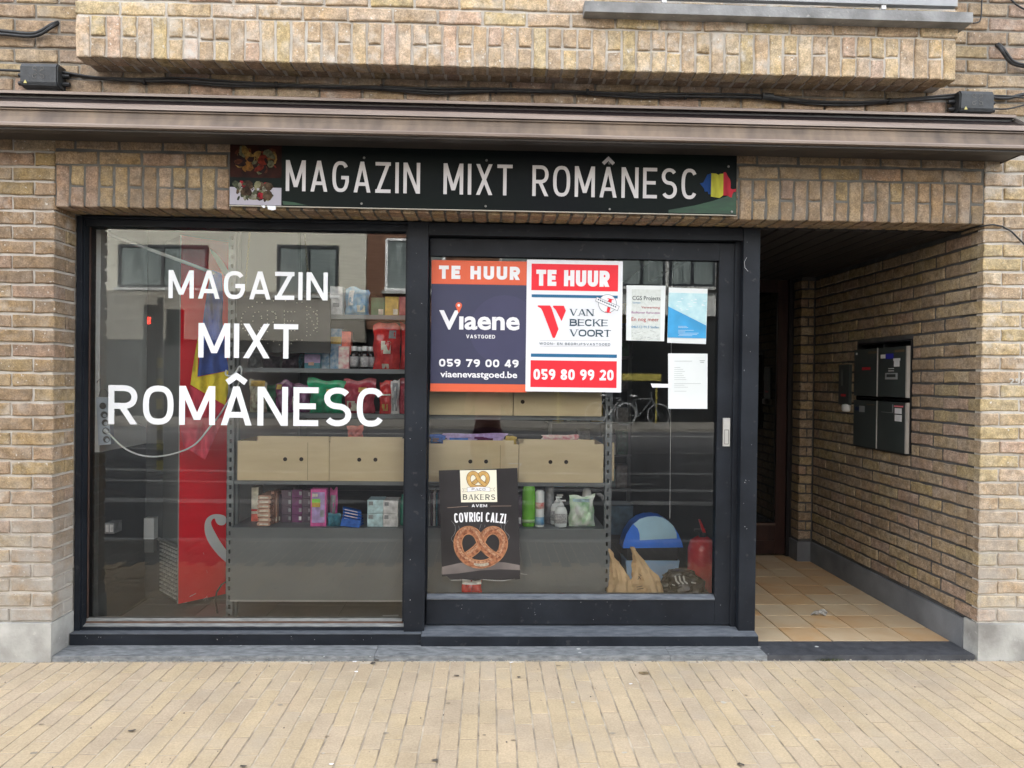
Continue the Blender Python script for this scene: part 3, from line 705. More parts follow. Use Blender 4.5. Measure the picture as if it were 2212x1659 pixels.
def ftext(s, x0, x1, z0, y, mt, parent, name='lettering', off=0.0, H=None, front='-y'):
    """one line in the built-in typeface, fitted between x0 and x1; H = height of the ink over z0 (None: in proportion)"""
    cu = bpy.data.curves.new('line', 'FONT'); cu.body = s; cu.offset = off; cu.resolution_u = 3
    ob = bpy.data.objects.new('line', cu); COL.objects.link(ob); dg = bpy.context.evaluated_depsgraph_get(); dg.update()
    me = bpy.data.meshes.new_from_object(ob.evaluated_get(dg), depsgraph=dg); bpy.data.objects.remove(ob); bpy.data.curves.remove(cu)
    xs_ = [v.co.x for v in me.vertices]; ys_ = [v.co.y for v in me.vertices]
    if not xs_: return None
    a, b = min(xs_), max(xs_); c = max(ys_); sc = (x1-x0)/(b-a); sz = sc if H is None else H/c
    base = wloc(parent)
    for v in me.vertices: v.co = Vector((x0+(v.co.x-a)*sc, y, z0+v.co.y*sz))-base
    me.name = name; me.materials.clear(); me.materials.append(mt); me.update()
    return tag(link(name, me, parent), kind='stuff')

# ================================================================ shop front
GY = 0.240
X0g = at(193, 900, GY)[0]; X1g = at(875, 900, GY)[0]
def zc(px, py, Y=0.2): return at(px, py, Y)[1]
zg1 = zc(535, 497, GY); zg0 = zc(535, 1337, 0.225)
P = empty('shop_window', (-1.25, 0.2, ST), 'large fixed shop window in a blue black frame, white lettering on its glass', 'shop window')
zb = zc(535, 1353); z1 = zc(535, 1368, 0.15); z2 = zc(535, 1386, 0.13)
xm0 = at(877, 900, 0.17)[0]; xm1 = at(921, 900, 0.17)[0]
zfb = zc(535, 1364, 0.18)
m = MB(); m.box(XL+0.004, XL+0.030, FY, 0.30, zfb, 2.205); m.box(XL+0.031, X0g-0.004, FY+0.014, 0.30, zfb, 2.205); m.build('jamb', FRAME, P)
m = MB(); m.box(X0g-0.003, xm0-0.001, FY, 0.30, zg1+0.035, 2.205); m.box(X0g-0.003, xm0-0.001, FY+0.018, 0.30, zg1, zg1+0.034); m.build('head', FRAME, P)
m = MB(); m.box(xm0, xm1, 0.168, 0.32, zfb-0.02, 2.204); m.box(xm0-0.012, xm0-0.001, FY+0.01, 0.30, zg0, zg1-0.001); m.build('mullion', FRAME, P)
WOODB = mat('weathered_bead', (0.17,0.165,0.155), 0.7, 0.3, 12, 0.3, c2=(0.06,0.045,0.038), stretch=(1,6,6))
m = MB(); m.box(X0g+0.001, X0g+0.005, GY-0.012, GY-0.001, zg0, zg1-0.001); m.build('bead', mat('brown_side_bead', (0.07,0.04,0.03), 0.7, 0.3, 12, stretch=(6,6,1)), P)
GREYB = mat('greyed_bead', (0.30,0.31,0.30), 0.7, 0.3, 14, 0.3, c2=(0.14,0.145,0.145), stretch=(1,6,6)); BRB = mat('bare_brown_bead', (0.13,0.075,0.05), 0.8, 0.3, 12, c2=(0.07,0.045,0.035), stretch=(1,6,6))
zz1_, zz2_, zz3_, zz4_, zz5_ = zc(535,1342,.232), zc(535,1346.5,.224), zc(535,1353,.205), zc(535,1363,.185), zc(535,1369.5,.135)
m = MB(); m.box(X0g-0.003, xm0-0.013, 0.233, GY+0.03, zz1_, zg0); m.build('glazing_bead', GREYB, P)
m = MB(); m.box(X0g-0.003, xm0-0.013, 0.226, GY+0.03, zz2_, zz1_-0.0004); m.build('glazing_bead', BRB, P)
m = MB(); m.prism([(0.200, zz3_), (0.200, zz3_+0.003), (0.2255, zz2_-0.0004), (0.30, zz2_-0.0004), (0.30, zz3_)], 'x', X0g-0.003, xm0-0.001); m.build('sill_rail', GREYB, P)
m = MB(); m.box(X0g-0.003, xm0-0.001, 0.186, 0.30, zz4_-0.004, zz3_-0.0004); m.build('lower_rail', FRAME, P)
m = MB(); m.prism([(0.130, zz5_), (0.130, zz5_+0.003), (0.180, zz4_), (0.30, zz4_), (0.30, zz5_)], 'x', XL+0.010, xm1-0.012); m.build('board_top', FRAME2, P)
m = MB(); m.box(XL+0.010, xm1-0.012, 0.134, 0.30, ST+0.001, zz5_-0.0004); m.build('bottom_board', FRAME, P)
gp = MB(); gp.quad((X0g+0.0005, GY, zg0-0.002), (xm0-0.0015, GY, zg0-0.002), (xm0-0.0015, GY, zg1+0.002), (X0g+0.0005, GY, zg1+0.002)); gp.build('glass_pane', GLASS, P)
# ---- lettering on the glass
P = empty('window_lettering', (-1.2, GY-0.003, 1.5), 'big white vinyl letters in three lines on the shop window glass', 'window lettering')
LY = GY-0.0025
for (s, a, b, yt, ybm, xm_) in (('MAGAZIN', 364, 708, 586, 646.5, 536), ('MIXT', 428.5, 644, 699, 773.5, 536), ('ROM\u00c2NESC', 234, 832, 835, 919, 533)):
    xx0 = at(a, (yt+ybm)/2, LY)[0]; xx1 = at(b, (yt+ybm)/2, LY)[0]; zz0 = at(xm_, ybm, LY)[1]; zz1 = at(xm_, yt, LY)[1]
    lettering(s, xx0, xx1, zz0, zz1-zz0, 0.150, LY, WHITE, P, name='letter', gap=0.14 if s != 'MIXT' else 0.11, letters=True)
# ---- door frame and sliding door
dgx0 = at(927, 900, 0.245)[0]; dgx1 = at(1546, 900, 0.245)[0]; dsx1 = at(1583, 900, 0.225)[0]; dpx0 = at(1600, 900, 0.18)[0]; dpx1 = XP
dz1 = zc(1235, 559, 0.245); dz0 = zc(1235, 1283, 0.245)
P = empty('door_frame', (0.5, 0.2, ST), 'blue black frame and sill round the glazed shop door', 'door frame')
m = MB(); m.box(dpx0, dpx1, 0.170, 0.32, ST+0.002, 2.204); m.box(dpx0-0.03, dpx0-0.001, 0.214, 0.32, ST+0.06, 2.204); m.build('post', FRAME, P)
zh = zc(1235, 513, 0.18)
m = MB(); m.box(xm1+0.001, dpx0-0.001, 0.176, 0.32, zh, 2.204); m.build('head', FRAME, P)
zt1 = zc(1235, 1351, 0.22); zt0 = zc(1235, 1373, 0.125); ztb = zc(1235, 1387, 0.125)
m = MB(); m.prism([(0.120, ST+0.001), (0.120, zt0), (0.21, zt1-0.004), (0.30, zt1-0.002), (0.30, ST+0.001)], 'x', xm1-0.010, dpx1-0.001)
th = m.build('threshold', [FRAME2], P)
m = MB(); m.box(xm1-0.010, dpx1-0.001, 0.1165, 0.1195, ST+0.002, zt0-0.003); m.build('threshold_face', FRAME, P)
P = empty('shop_door', (0.5, 0.24, zt1), 'glazed blue black sliding door with letting boards and papers on its pane', 'door')
m = MB(); m.box(dgx1+0.001, dsx1, 0.222, 0.275, zt1+0.004, zh-0.008); m.build('stile', FRAME, P)
m = MB(); m.box(xm1+0.003, dgx0-0.001, 0.235, 0.275, zt1+0.004, zh-0.008); m.build('stile', FRAME, P)
m = MB(); m.box(dgx0, dgx1, 0.222, 0.275, dz1, zh-0.008); m.build('top_rail', FRAME, P)
zr = zc(1235, 1295, 0.225)
m = MB(); m.box(dgx0, dgx1, 0.222, 0.275, zt1+0.004, zr); m.build('bottom_rail', FRAME, P)
m = MB(); m.prism([(0.216, zr+0.001), (0.216, zr+0.008), (0.244, dz0), (0.27, dz0), (0.27, zr+0.001)], 'x', dgx0, dgx1+0.0); m.build('glazing_bead', FRAME2, P)
gp = MB(); gp.quad((dgx0+0.0005, 0.247, dz0-0.001), (dgx1+0.0005, 0.247, dz0-0.001), (dgx1+0.0005, 0.247, dz1+0.001), (dgx0+0.0005, 0.247, dz1+0.001)); gp.build('glass_pane', GLASS, P)
hx0, hz1 = at(1562, 903, 0.215); hx1, hz0 = at(1576, 964, 0.215)
HM = mat('satin_aluminium', (0.62,0.61,0.58), 0.35, 0.08, 20, metal=0.5)
m = MB(); m.box(hx0, hx1, 0.212, 0.2215, hz0, hz1); h_ = m.build('handle', HM, P)
zq = hz1-(hz1-hz0)*0.42
m = MB(); m.ribbon([(hx0+.008, hz0+.012), (hx0+.008, zq), (hx1-.008, zq), (hx1-.008, hz0+.012)], 0.004, 0.2112, closed=True); m.build('finger_pull', mat('pull_shadow_metal', (0.25,0.24,0.22), 0.4, 0.1), h_)

# ================================================================ awning in its box
P = empty('awning', (-0.2, -0.1, 2.65), 'rolled up brown aluminium awning box along the whole shop front', 'awning')
ax1 = at(2226, 300, -0.2)[0]; ax0 = -3.3
def az(py, Y): return at(1106, py, Y)[1]
za = az(222, -0.10); zb_ = az(227, -0.105); zc_ = az(234, -0.10); zd = az(241, -0.19); ze = az(256, -0.21); zf = az(259, -0.205); zg = az(289, -0.222); zh_ = az(295, -0.225)
m = MB(); m.prism([(0.003, za+0.006), (-0.105, za), (-0.105, zb_), (0.003, zb_)], 'x', ax0, ax1); m.build('top_lip', MPINK, P)
m = MB(); m.prism([(0.003, zb_-0.001), (-0.085, zb_-0.001), (-0.085, zc_), (-0.185, zd-0.006), (0.003, zd-0.006)], 'x', ax0, ax1-0.004); m.build('upper_box', mat('gap_dark_metal', (0.010,0.005,0.006), 0.35, 0.2), P)  # near-black, so the shade of the gap under the lip is in the colour
m = MB(); m.prism([(-0.10, zd-0.007), (-0.186, zd-0.007), (-0.200, zd-0.012), (-0.209, zd-0.022), (-0.212, ze), (-0.10, ze)], 'x', ax0, ax1); m.build('front_roll', MPINK, P)
m = MB(); m.prism([(-0.05, zf), (-0.206, zf), (-0.2065, zf-0.006), (-0.200, zf-0.008), (-0.204, (zf+zg)/2), (-0.219, zg+0.003), (-0.05, zg+0.003)], 'x', ax0, ax1-0.002); m.build('valance', MVAL, P)
m = MB(); m.prism([(-0.05, zg+0.002), (-0.2235, zg+0.002), (-0.2265, zg-0.003), (-0.2255, zh_), (-0.21, zh_-0.002), (-0.05, zh_-0.002)], 'x', ax0, ax1); m.build('drop_bar', MPINK, P)
zu = az(324, -0.03)
m = MB(); m.prism([(-0.03, zu), (-0.03, zh_-0.003), (-0.205, zh_-0.003), (-0.205, zh_-0.012), (-0.17, zh_-0.016), (-0.165, zh_-0.008), (-0.12, zu+0.006), (-0.11, zu-0.002)], 'x', ax0, ax1-0.006); m.build('underside', MDARK, P)
m = MB(); m.prism([(0.003, zb_-0.002), (-0.10, zb_-0.002), (-0.19, zd-0.003), (-0.214, ze), (-0.228, zh_-0.002), (-0.20, zu-0.004), (0.003, zu-0.004)], 'x', ax1+0.0005, ax1+0.007); m.build('end_cap', mat('grey_end_cap', (0.23,0.2,0.18), 0.5, 0.2), P)

# ================================================================ sign board
SY = -0.022
P = empty('shop_sign', (-0.15, SY, 2.35), 'long black shop sign with grey capitals and a map in flag colours', 'sign')
s0 = at(496.5, 380, SY)[0]; s1 = at(1591, 400, SY)[0]; szb = at(1044, 453.5, SY)[1]; szt = 2.56
SB = mat('black_sign_print', (0.0025,0.0035,0.0055), 0.55, 0.3, 1.5, c2=(0.003,0.007,0.005), spec=0.12)
m = MB(); m.box(s0, s1, SY, SY+0.012, szb, szt); m.build('panel', SB, P)
m = MB(); m.box(s0-0.002, s1+0.002, SY-0.0005, SY+0.012, szb-0.004, szb-0.0003); m.build('edge', mat('pale_edge', (0.5,0.46,0.38), 0.6, 0.1), P)
LG = mat('grey_sign_letters', (0.60,0.575,0.57), 0.6, 0.05, 4, spec=0.2)
for (s, a, b, yt, ybm) in (('MAGAZIN', 617.5, 907.5, 349, 415.5), ('MIXT', 958, 1107, 354.5, 421), ('ROM\u00c2NESC', 1150, 1506.5, 361, 427)):
    xx0 = at(a, 390, SY)[0]; xx1 = at(b, 390, SY)[0]; zz0 = at((a+b)/2, ybm, SY)[1]; zz1 = at((a+b)/2, yt, SY)[1]
    lettering(s, xx0, xx1, zz0, zz1-zz0, 0.113, SY-0.0012, LG, P, name='letter', gap=0.15, letters=True)
# printed hills
def SP(px, py): return at(px, py, SY)
GRN = mat('printed_grass', (0.014,0.06,0.025), 0.6, 0.3, 14, c2=(0.01,0.03,0.018), stretch=(1,1,3))
m = MB(); m.poly([SP(1444,453.6), SP(1500,444), SP(1540,434), SP(1570,424), SP(1590,414), SP(1590,462.5), SP(1444,459.5)][::1], SY-0.0008)
m.build('grass_print', GRN, P)
m = MB(); m.poly([SP(610,434), SP(635,437), SP(665,444), SP(612,442.5)][::-1], SY-0.0008); m.build('grass_print', GRN, P)
# map in three colours, zoom coordinates of the flag
def ZF(X, Y): return SP((2740+X/7.54)/1.8228, (640+Y/7.54)/1.8228)
for (nm, c, pts) in (('blue_field', (0.012,0.045,0.16), [(115,620),(215,600),(340,360),(450,325),(445,950),(370,940),(350,860),(265,870),(235,770)]),
                     ('yellow_field', (0.42,0.40,0.045), [(455,318),(600,330),(665,365),(720,335),(815,330),(808,975),(700,1055),(565,1035),(445,1010)]),
                     ('red_field', (0.42,0.03,0.045), [(817,300),(860,285),(900,310),(940,400),(1010,500),(1030,600),(1025,770),(1100,800),(1190,780),(1185,870),(1120,880),(1080,950),(1060,1045),(1010,1030),(940,985),(808,975)])):
    m = MB(); q = [ZF(*p) for p in pts]; m.poly(q, SY-0.0014); m.build(nm, mat('map_'+nm, c, 0.6, 0.2, 30, stretch=(1,1,.3), spec=0.1), P)
# the food photograph at the left end
ph = MB(); q = [SP(497,312), SP(609,314), SP(609,446), SP(496.5,443)]
xa, xb = q[0][0]+0.001, q[1][0]; zmid = SP(550, 382)[1]
ph.box(xa, xb, SY-0.001, SY-0.0003, szb+0.001, SP(550,311)[1]); pic = ph.build('food_print', mat('dark_food_print', (0.03,0.008,0.005), 0.6, 0.3, 18, c2=(0.004,0.003,0.003), spec=0.1), P)
rr = random.Random(11)
def splat(cols, y, x0_, x1_, z0_, z1_, n, r0, r1, name):
    m = MB(); ms_ = [mat('food_tone', c, 0.6, 0.35, 60, spec=0.1) for c in cols]
    for k in range(n):
        cx = rr.uniform(x0_+r1, x1_-r1); cz_ = rr.uniform(z0_+r1, z1_-r1); r = rr.uniform(r0, r1); a = rr.uniform(0, pi); el = rr.uniform(0.35, 1.0)
        m.mi = rr.randrange(len(cols))
        pts = []
        for j in range(8):
            t_ = 2*pi*j/8; u = r*cos(t_)*rr.uniform(.8,1.15); v = r*el*sin(t_)*rr.uniform(.8,1.15)
            pts.append((cx+u*cos(a)-v*sin(a), cz_+u*sin(a)+v*cos(a)))
        m.poly(pts, y-k*0.00001)
    return m.build(name, ms_, pic)
splat([(0.20,0.09,0.02),(0.16,0.02,0.01),(0.25,0.15,0.04),(0.02,0.01,0.01),(0.12,0.12,0.07),(0.10,0.03,0.015)], SY-0.0012, xa, xb, zmid+0.004, SP(550,312)[1], 60, 0.006, 0.03, 'upper_food')
m = MB(); m.box(xa, xb, SY-0.0022, SY-0.0019, szb+0.002, SP(550,405)[1]); m.build('white_ground', mat('print_white', (0.38,0.36,0.40), 0.7, 0.05, spec=0.1), pic)
m = MB(); m.box(xa, xb, SY-0.0022, SY-0.0019, SP(550,404)[1], SP(550,384)[1]); m.build('dark_strip', SB, pic)
splat([(0.10,0.065,0.04),(0.22,0.21,0.12),(0.30,0.02,0.03),(0.05,0.03,0.02),(0.28,0.27,0.20),(0.09,0.10,0.06)], SY-0.0026, xa+0.004, xb-0.025, szb+0.004, zmid-0.01, 55, 0.006, 0.026, 'lower_food')
SCR = mat('zinc_screw', (0.22,0.22,0.21), 0.4, 0.1, metal=0.5)
for X_, Y_ in ((786.7,341),(1051,346.5),(1316,353),(781,440),(1049,445.5),(1317,452),(1573.5,360),(1580.5,457.5)):
    x, z = SP(X_, Y_); m = MB(); m.cyl((x, SY-0.0045, z), (x, SY-0.0002, z), 0.005, 0.006, 10); m.build('screw', SCR, P)
# scraps of white tape under the sign
x, z = at(587, 448, -0.026); m = MB(); m.poly([(x-.022,z+.008),(x+.018,z+.008),(x+.02,z-.010),(x+.004,z-.014),(x-.018,z-.010)][::-1], -0.0265); m.poly([(x-.052,z+.008),(x-.034,z+.009),(x-.032,z-.003),(x-.040,z-.003)][::-1], -0.0262)
tag(m.build('tape_scrap', WHITE), 'torn white tape scraps hanging from the lower edge of the sign', 'tape')

# ================================================================ letting boards on the door
BY = 0.226
def A6(X, Y, yy=BY): return at(921.6+X/5.04, 548.5+Y/5.04, yy)
ORG = mat('orange_red_print', (0.70,0.115,0.045), 0.5, 0.03, 4); NAV = mat('navy_print', (0.035,0.038,0.085), 0.5, 0.05, 3)
def bx(m, a, b, c, d, y, th=0.0004):      # box given in sign coordinates: x from a to b, top c, bottom d
    x0_, z1_ = A6(a, c); x1_, z0_ = A6(b, d); m.box(min(x0_,x1_), max(x0_,x1_), y, y+th, min(z0_,z1_), max(z0_,z1_))
x0_, z1_ = A6(55, 66); x1_, z0_ = A6(1086, 1508)
P = empty('letting_board', ((x0_+x1_)/2, BY, z0_), 'navy letting board with orange bands and a map pin', 'letting board', 'letting boards on the door')
m = MB(); m.box(x0_, x1_, BY, BY+0.009, z0_, z1_); m.build('board', NAV, P)
m = MB(); m.box(x0_, x1_, BY-0.0006, BY-0.0001, A6(500,332)[1], z1_); m.build('orange_band', ORG, P)
m = MB(); m.box(x0_, x1_, BY-0.0006, BY-0.0001, z0_, A6(500,1415)[1]); m.build('orange_band', ORG, P)
WP = mat('white_print', (0.80,0.80,0.82), 0.5, 0.02); PY = BY-0.0012
cc = A6(850, 830); rr_ = (A6(1230,830)[0]-cc[0]); q = [(x, z) for x, z in disc(cc[0], cc[1], rr_, 40) ]; q = [(min(x, x1_-0.001), min(max(z, A6(0,1412)[1]), A6(0,336)[1])) for x, z in q]
m = MB(); m.poly(q, BY-0.0003); m.build('tone_circle', mat('navy_tone', (0.042,0.043,0.098), 0.5, 0.03), P)
def line(s, a, b, top, base, t, y, mt, P_, **k):
    X0_, zb0 = A6(a, base); X1_, _ = A6(b, base); H_ = A6(a, top)[1]-zb0
    return lettering(s, X0_, X1_, zb0, H_, t, y, mt, P_, **k)
line('TE HUUR', 133, 1015, 126, 270, 0.28, PY, WP, P, gap=0.20, letters=True, name='letter')
try:
    xq0, zq0 = A6(135, 812); xq1, _ = A6(1013, 812)
    ftext('V\u0131aene', xq0, xq1, zq0, PY, WP, P, off=0.028, H=A6(0,610)[1]-zq0)
except Exception: pass
cx_, cz_ = A6(350, 562); r_ = A6(385,562)[0]-cx_
pin = [(cx_, A6(350,648)[1])]+[(cx_+r_*cos(radians(a)), cz_+r_*sin(radians(a))) for a in range(-25, 206, 15)]
m = MB(); m.poly(pin, PY-0.0006); pn = m.build('map_pin', ORG, P)
m = MB(); m.poly(disc(cx_, cz_+r_*0.05, r_*0.42, 14), PY-0.0010); m.build('pin_hole', WP, pn)
line('VASTGOED', 430, 745, 878, 918, 0.20, PY, WP, P, gap=0.2)
line('059 79 00 49', 135, 1000, 1142, 1226, 0.23, PY, WP, P, gap=0.16, letters=True, name='digit')
xq0, zq0 = A6(148, 1340); xq1, _ = A6(985, 1340); ftext('viaenevastgoed.be', xq0, xq1, zq0, PY, WP, P, off=0.022, H=A6(0,1270)[1]-zq0)
# second board
x0_, z1_ = A6(1092, 62); x1_, z0_ = A6(2117, 1508)
P = empty('letting_board', ((x0_+x1_)/2, BY-0.002, z0_), 'white letting board with red panels and blue bars', 'letting board', 'letting boards on the door')
BY2 = BY-0.002
m = MB(); m.box(x0_, x1_, BY2, BY2+0.010, z0_, z1_); m.build('board', mat('white_board', (0.78,0.80,0.83), 0.5, 0.03, 6), P)
RED = mat('signal_red_print', (0.80,0.012,0.028), 0.5, 0.02); BLU = mat('petrol_print', (0.004,0.12,0.26), 0.5, 0.03); INK = mat('dark_petrol_ink', (0.03,0.07,0.10), 0.5, 0.05)
m = MB(); bx(m, 1143, 2082, 106, 410, BY2-0.0006); m.build('red_panel', RED, P)
m = MB(); bx(m, 1132, 2066, 1157, 1460, BY2-0.0006); m.build('red_panel', RED, P)
m = MB(); bx(m, 1143, 2079, 440, 486, BY2-0.0006); m.build('blue_bar', BLU, P)
m = MB(); bx(m, 1135, 2070, 1084, 1132, BY2-0.0006); m.build('blue_bar', BLU, P)
PY = BY2-0.0012
line('TE HUUR', 1192, 1990, 172, 347, 0.265, PY, WP, P, gap=0.09, letters=True, name='letter')
line('059 80 99 20', 1162, 2034, 1252, 1368, 0.22, PY, WP, P, gap=0.10, letters=True, name='digit')
def Q4(X, Y): return A6(1023+X*0.5, 331.8+Y*0.5)
m = MB(); m.poly([Q4(*p) for p in ((372,458),(640,460),(668,505),(825,975),(745,1165),(700,1165),(480,590),(440,520),(372,484))][::-1], PY)
m.poly([Q4(*p) for p in ((705,463),(940,466),(985,575),(890,800),(765,560),(705,492))][::-1], PY); m.build('emblem', RED, P)
for s, b, yt, yb2 in (('VAN', 1590, 518, 682), ('BECKE', 1895, 738, 905), ('VOORT', 1965, 965, 1132)):
    xx, zz = Q4(1068, yb2); xe, _ = Q4(b, yb2); lettering(s, xx, xe, zz, Q4(0, yt)[1]-zz, 0.20, PY, INK, P, gap=0.10, serif=True)
xx, zz = Q4(408, 1313); xe, _ = Q4(1950, 1313); lettering('WOON- EN BEDRIJFSVASTGOED', xx, xe, zz, Q4(0,1257)[1]-zz, 0.16, PY, INK, P, gap=0.35)
m = MB()
for yy_ in (1218, 1345): m.ribbon([Q4(420, yy_), Q4(1945, yy_)], 0.0012, PY)
m.build('rule', mat('grey_rule', (0.3,0.28,0.3), 0.5, 0.02), P)
c_ = Q4(1890, 420); r_ = Q4(2090,420)[0]-c_[0]
m = MB(); m.poly(disc(c_[0], c_[1], r_, 28), PY-0.0004); st = m.build('stamp', WP, P)
m = MB(); m.ribbon(disc(c_[0], c_[1], r_*0.98, 28), 0.002, PY-0.0008, closed=True); m.build('stamp_ring', INK, st)
m = MB(); put_glyph(m, '1', Q4(1820,570)[0], Q4(0,570)[1], Q4(0,265)[1]-Q4(0,570)[1], 0.38, 0.22, PY-0.0010, True, -0.18); m.build('numeral', RED, st)
bnd = [Q4(*p) for p in ((1655,275),(2145,480),(2105,575),(1630,365))]
m = MB(); m.poly(bnd[::-1], PY-0.0018); m.build('stamp_band', WP, st)
m = MB(); m.ribbon(bnd, 0.0018, PY-0.0021, closed=True)
for k in range(9):
    a = Q4(1680+k*46, 322+k*19.5); b = Q4(1706+k*46, 345+k*19.5); m.ribbon([a, b], 0.006, PY-0.0022)
m.build('band_outline', INK, st)

# ================================================================ papers on the door
def PPR(X, Y, yy=0.2435): return at(1316.5+X/4.654, 576+Y/4.654, yy)
PAP = mat('copy_paper', (0.76,0.80,0.79), 0.75, 0.05, 3)
def sheet(name, quad, label, mt=PAP, yy=0.2435, cat='paper', group=None):
    q = [PPR(*p, yy) for p in quad]; cx = sum(p[0] for p in q)/4
    P_ = empty(name, (cx, yy, q[3][1]), label, cat, group)
    # a slightly curled sheet
    m = MB(); n = 6; g = []
    for j in range(n+1):
        r = []
        for i in range(n+1):
            u, v = i/n, j/n
            x = (q[0][0]*(1-u)+q[1][0]*u)*(1-v)+(q[3][0]*(1-u)+q[2][0]*u)*v; z = (q[0][1]*(1-u)+q[1][1]*u)*(1-v)+(q[3][1]*(1-u)+q[2][1]*u)*v
            r.append(m.vert((x, yy-0.0008*abs(sin(3*u+2*v)), z)))
        g.append(r)
    for j in range(n):
        for i in range(n): m.face((g[j][i], g[j+1][i], g[j+1][i+1], g[j][i+1]))
    s_ = m.build('sheet', mt, P_); return P_
INKS = {k: mat(k+'_ink', c, 0.6, 0.1) for k, c in dict(black=(0.05,0.06,0.07), red=(0.45,0.06,0.07), blue=(0.04,0.22,0.42), purple=(0.35,0.08,0.30), grey=(0.33,0.36,0.36)).items()}
P = sheet('notice_sheet', ((172,187),(565,193),(550,750),(167,742)), 'paper advert with coloured lines of handwriting style text on the door', cat='notice')
def pl(s, a, b, top, base, ink, off=0.006):
    x_, z_ = PPR(a, base); X_, _ = PPR(b, base); ftext(s, x_, X_, z_, 0.2410, INKS[ink], P, off=off, H=PPR(0,top)[1]-z_)
x_, z_ = PPR(218, 738); X_, Z_ = PPR(516, 232)
m = MB(); m.box(x_, X_, 0.2418, 0.2421, z_, Z_); m.build('tinted_field', mat('grey_green_field', (0.56,0.60,0.56), 0.7, 0.3, 60, c2=(0.66,0.70,0.67)), P)
pl('CGS Projects', 230, 512, 290, 335, 'black'); pl('Sanitair', 232, 315, 350, 369, 'blue'); pl('Verwarming', 318, 506, 393, 420, 'red')
pl('Badkamer Renovatie', 221, 506, 446, 470, 'purple'); pl('En nog meer', 220, 497, 506, 546, 'red'); pl('0465121913 Stefan', 220, 496, 590, 617, 'blue')
m = MB(); rr = random.Random(5)
for k in range(46):
    a, b = rr.uniform(222, 480), rr.uniform(640, 732); m.ribbon([PPR(a, b), PPR(a+rr.uniform(8,30), b+rr.uniform(-6,6))], 0.0012, 0.2412)
m.build('scribble', INKS['grey'], P)
P = sheet('poster_sheet', ((597,210),(987,224),(970,779),(580,765)), 'sheet printed with a slanting bright blue field on the door', cat='poster')
m = MB(); m.poly([PPR(*p) for p in ((597,262),(984,272),(972,590),(590,400))][::-1], 0.2414); m.build('pale_picture', mat('pale_teal_print', (0.36,0.60,0.66), 0.6, 0.25, 22, c2=(0.55,0.74,0.76)), P)
m = MB(); m.poly([PPR(*p) for p in ((590,400),(972,592),(969,722),(583,713))][::-1], 0.2410); m.build('blue_field', mat('sky_blue_print', (0.045,0.36,0.70), 0.6, 0.12, 10), P)
m = MB(); rr = random.Random(8)
for k, (a, b, c) in enumerate(((690,775,600),(690,790,612),(690,845,640),(690,760,655),(690,895,668),(700,880,682),(690,830,694))): m.ribbon([PPR(a, c), PPR(b, c+1)], 0.0013, 0.2406)
for k in range(14):
    a = rr.uniform(650, 940); b = rr.uniform(320, 440); m.ribbon([PPR(a, b), PPR(a+rr.uniform(15,40), b+2)], 0.003, 0.2407)
m.build('white_print', WP, P)
P = sheet('letter_sheet', ((590,872),(987,875),(984,1430),(590,1428)), 'typed white letter taped low on the door pane', cat='letter')
m = MB()
for a, b, c, w_ in ((652,830,950,.0016),(652,712,1013,.0015),(650,740,1033,.0013),(650,758,1053,.0013),(650,730,1075,.0013),(650,746,1095,.0013),(650,762,1115,.0013),(650,772,1135,.0013),(650,918,1175,.0015),(650,752,1192,.0013),(650,788,1212,.0013),(650,772,1252,.0015),(905,958,945,.003),(912,950,962,.003)):
    m.ribbon([PPR(a, c), PPR(b, c)], w_, 0.2414)
m.build('typed_line', INKS['grey'], P)
q = [PPR(*p, 0.2405) for p in ((415,1175),(620,1180),(620,1217),(432,1215))]
m = MB(); m.poly(q[::-1], 0.2400); tag(m.build('tape_strip', WHITE), 'short white strip of tape beside the typed letter', 'tape')

# ================================================================ pretzel poster
def PZ(X, Y, yy=0.2435): return at(921.6+X/5.708, 998.4+Y/5.708, yy)
q = [PZ(150,102), PZ(1120,72), PZ(1155,1445), PZ(190,1408)]
P = empty('bakery_poster', ((q[0][0]+q[1][0])/2, 0.2435, q[3][1]), 'black poster with a big pretzel stuck low on the door glass', 'poster')
PB = mat('black_poster_paper', (0.030,0.028,0.030), 0.35, 0.2, 5)
m = MB(); m.poly([PZ(*p) for p in ((150,102),(1120,72),(1155,1390),(1150,1442),(1000,1450),(700,1446),(600,1462),(420,1440),(300,1452),(250,1405),(190,1410))][::-1], 0.2437); m.build('sheet', PB, P)
m = MB(); m.poly([PZ(*p) for p in ((190,1290),(420,1240),(680,1225),(960,1235),(1150,1270),(1152,1330),(900,1320),(650,1335),(400,1370),(192,1385))][::-1], 0.2433); m.build('floor_glow_print', mat('pale_brown_print', (0.26,0.22,0.20), 0.5, 0.4, 3, c2=(0.10,0.085,0.08)), P)
lg = MB(); lg.poly([PZ(*p) for p in ((410,100),(860,95),(870,490),(425,495))][::-1], 0.2429); lg.build('logo_sheet', mat('cream_paper', (0.80,0.77,0.62), 0.7, 0.05), P)
PRZ = [(450,1195),(520,1140),(600,1085),(665,1010),(690,930),(730,870),(805,832),(880,850),(940,920),(955,1010),(925,1110),(850,1195),(760,1245),(665,1262),(560,1245),(470,1195),(405,1110),(380,1010),(395,920),(450,850),(530,832),(600,865),(645,925),(672,1010),(735,1085),(810,1140),(880,1190)]
def smooth(pts, k=2):
    for _ in range(k):
        o = [pts[0]]
        for a, b in zip(pts, pts[1:]): o.append((a[0]*.75+b[0]*.25, a[1]*.75+b[1]*.25)); o.append((a[0]*.25+b[0]*.75, a[1]*.25+b[1]*.75))
        o.append(pts[-1]); pts = o
    return pts
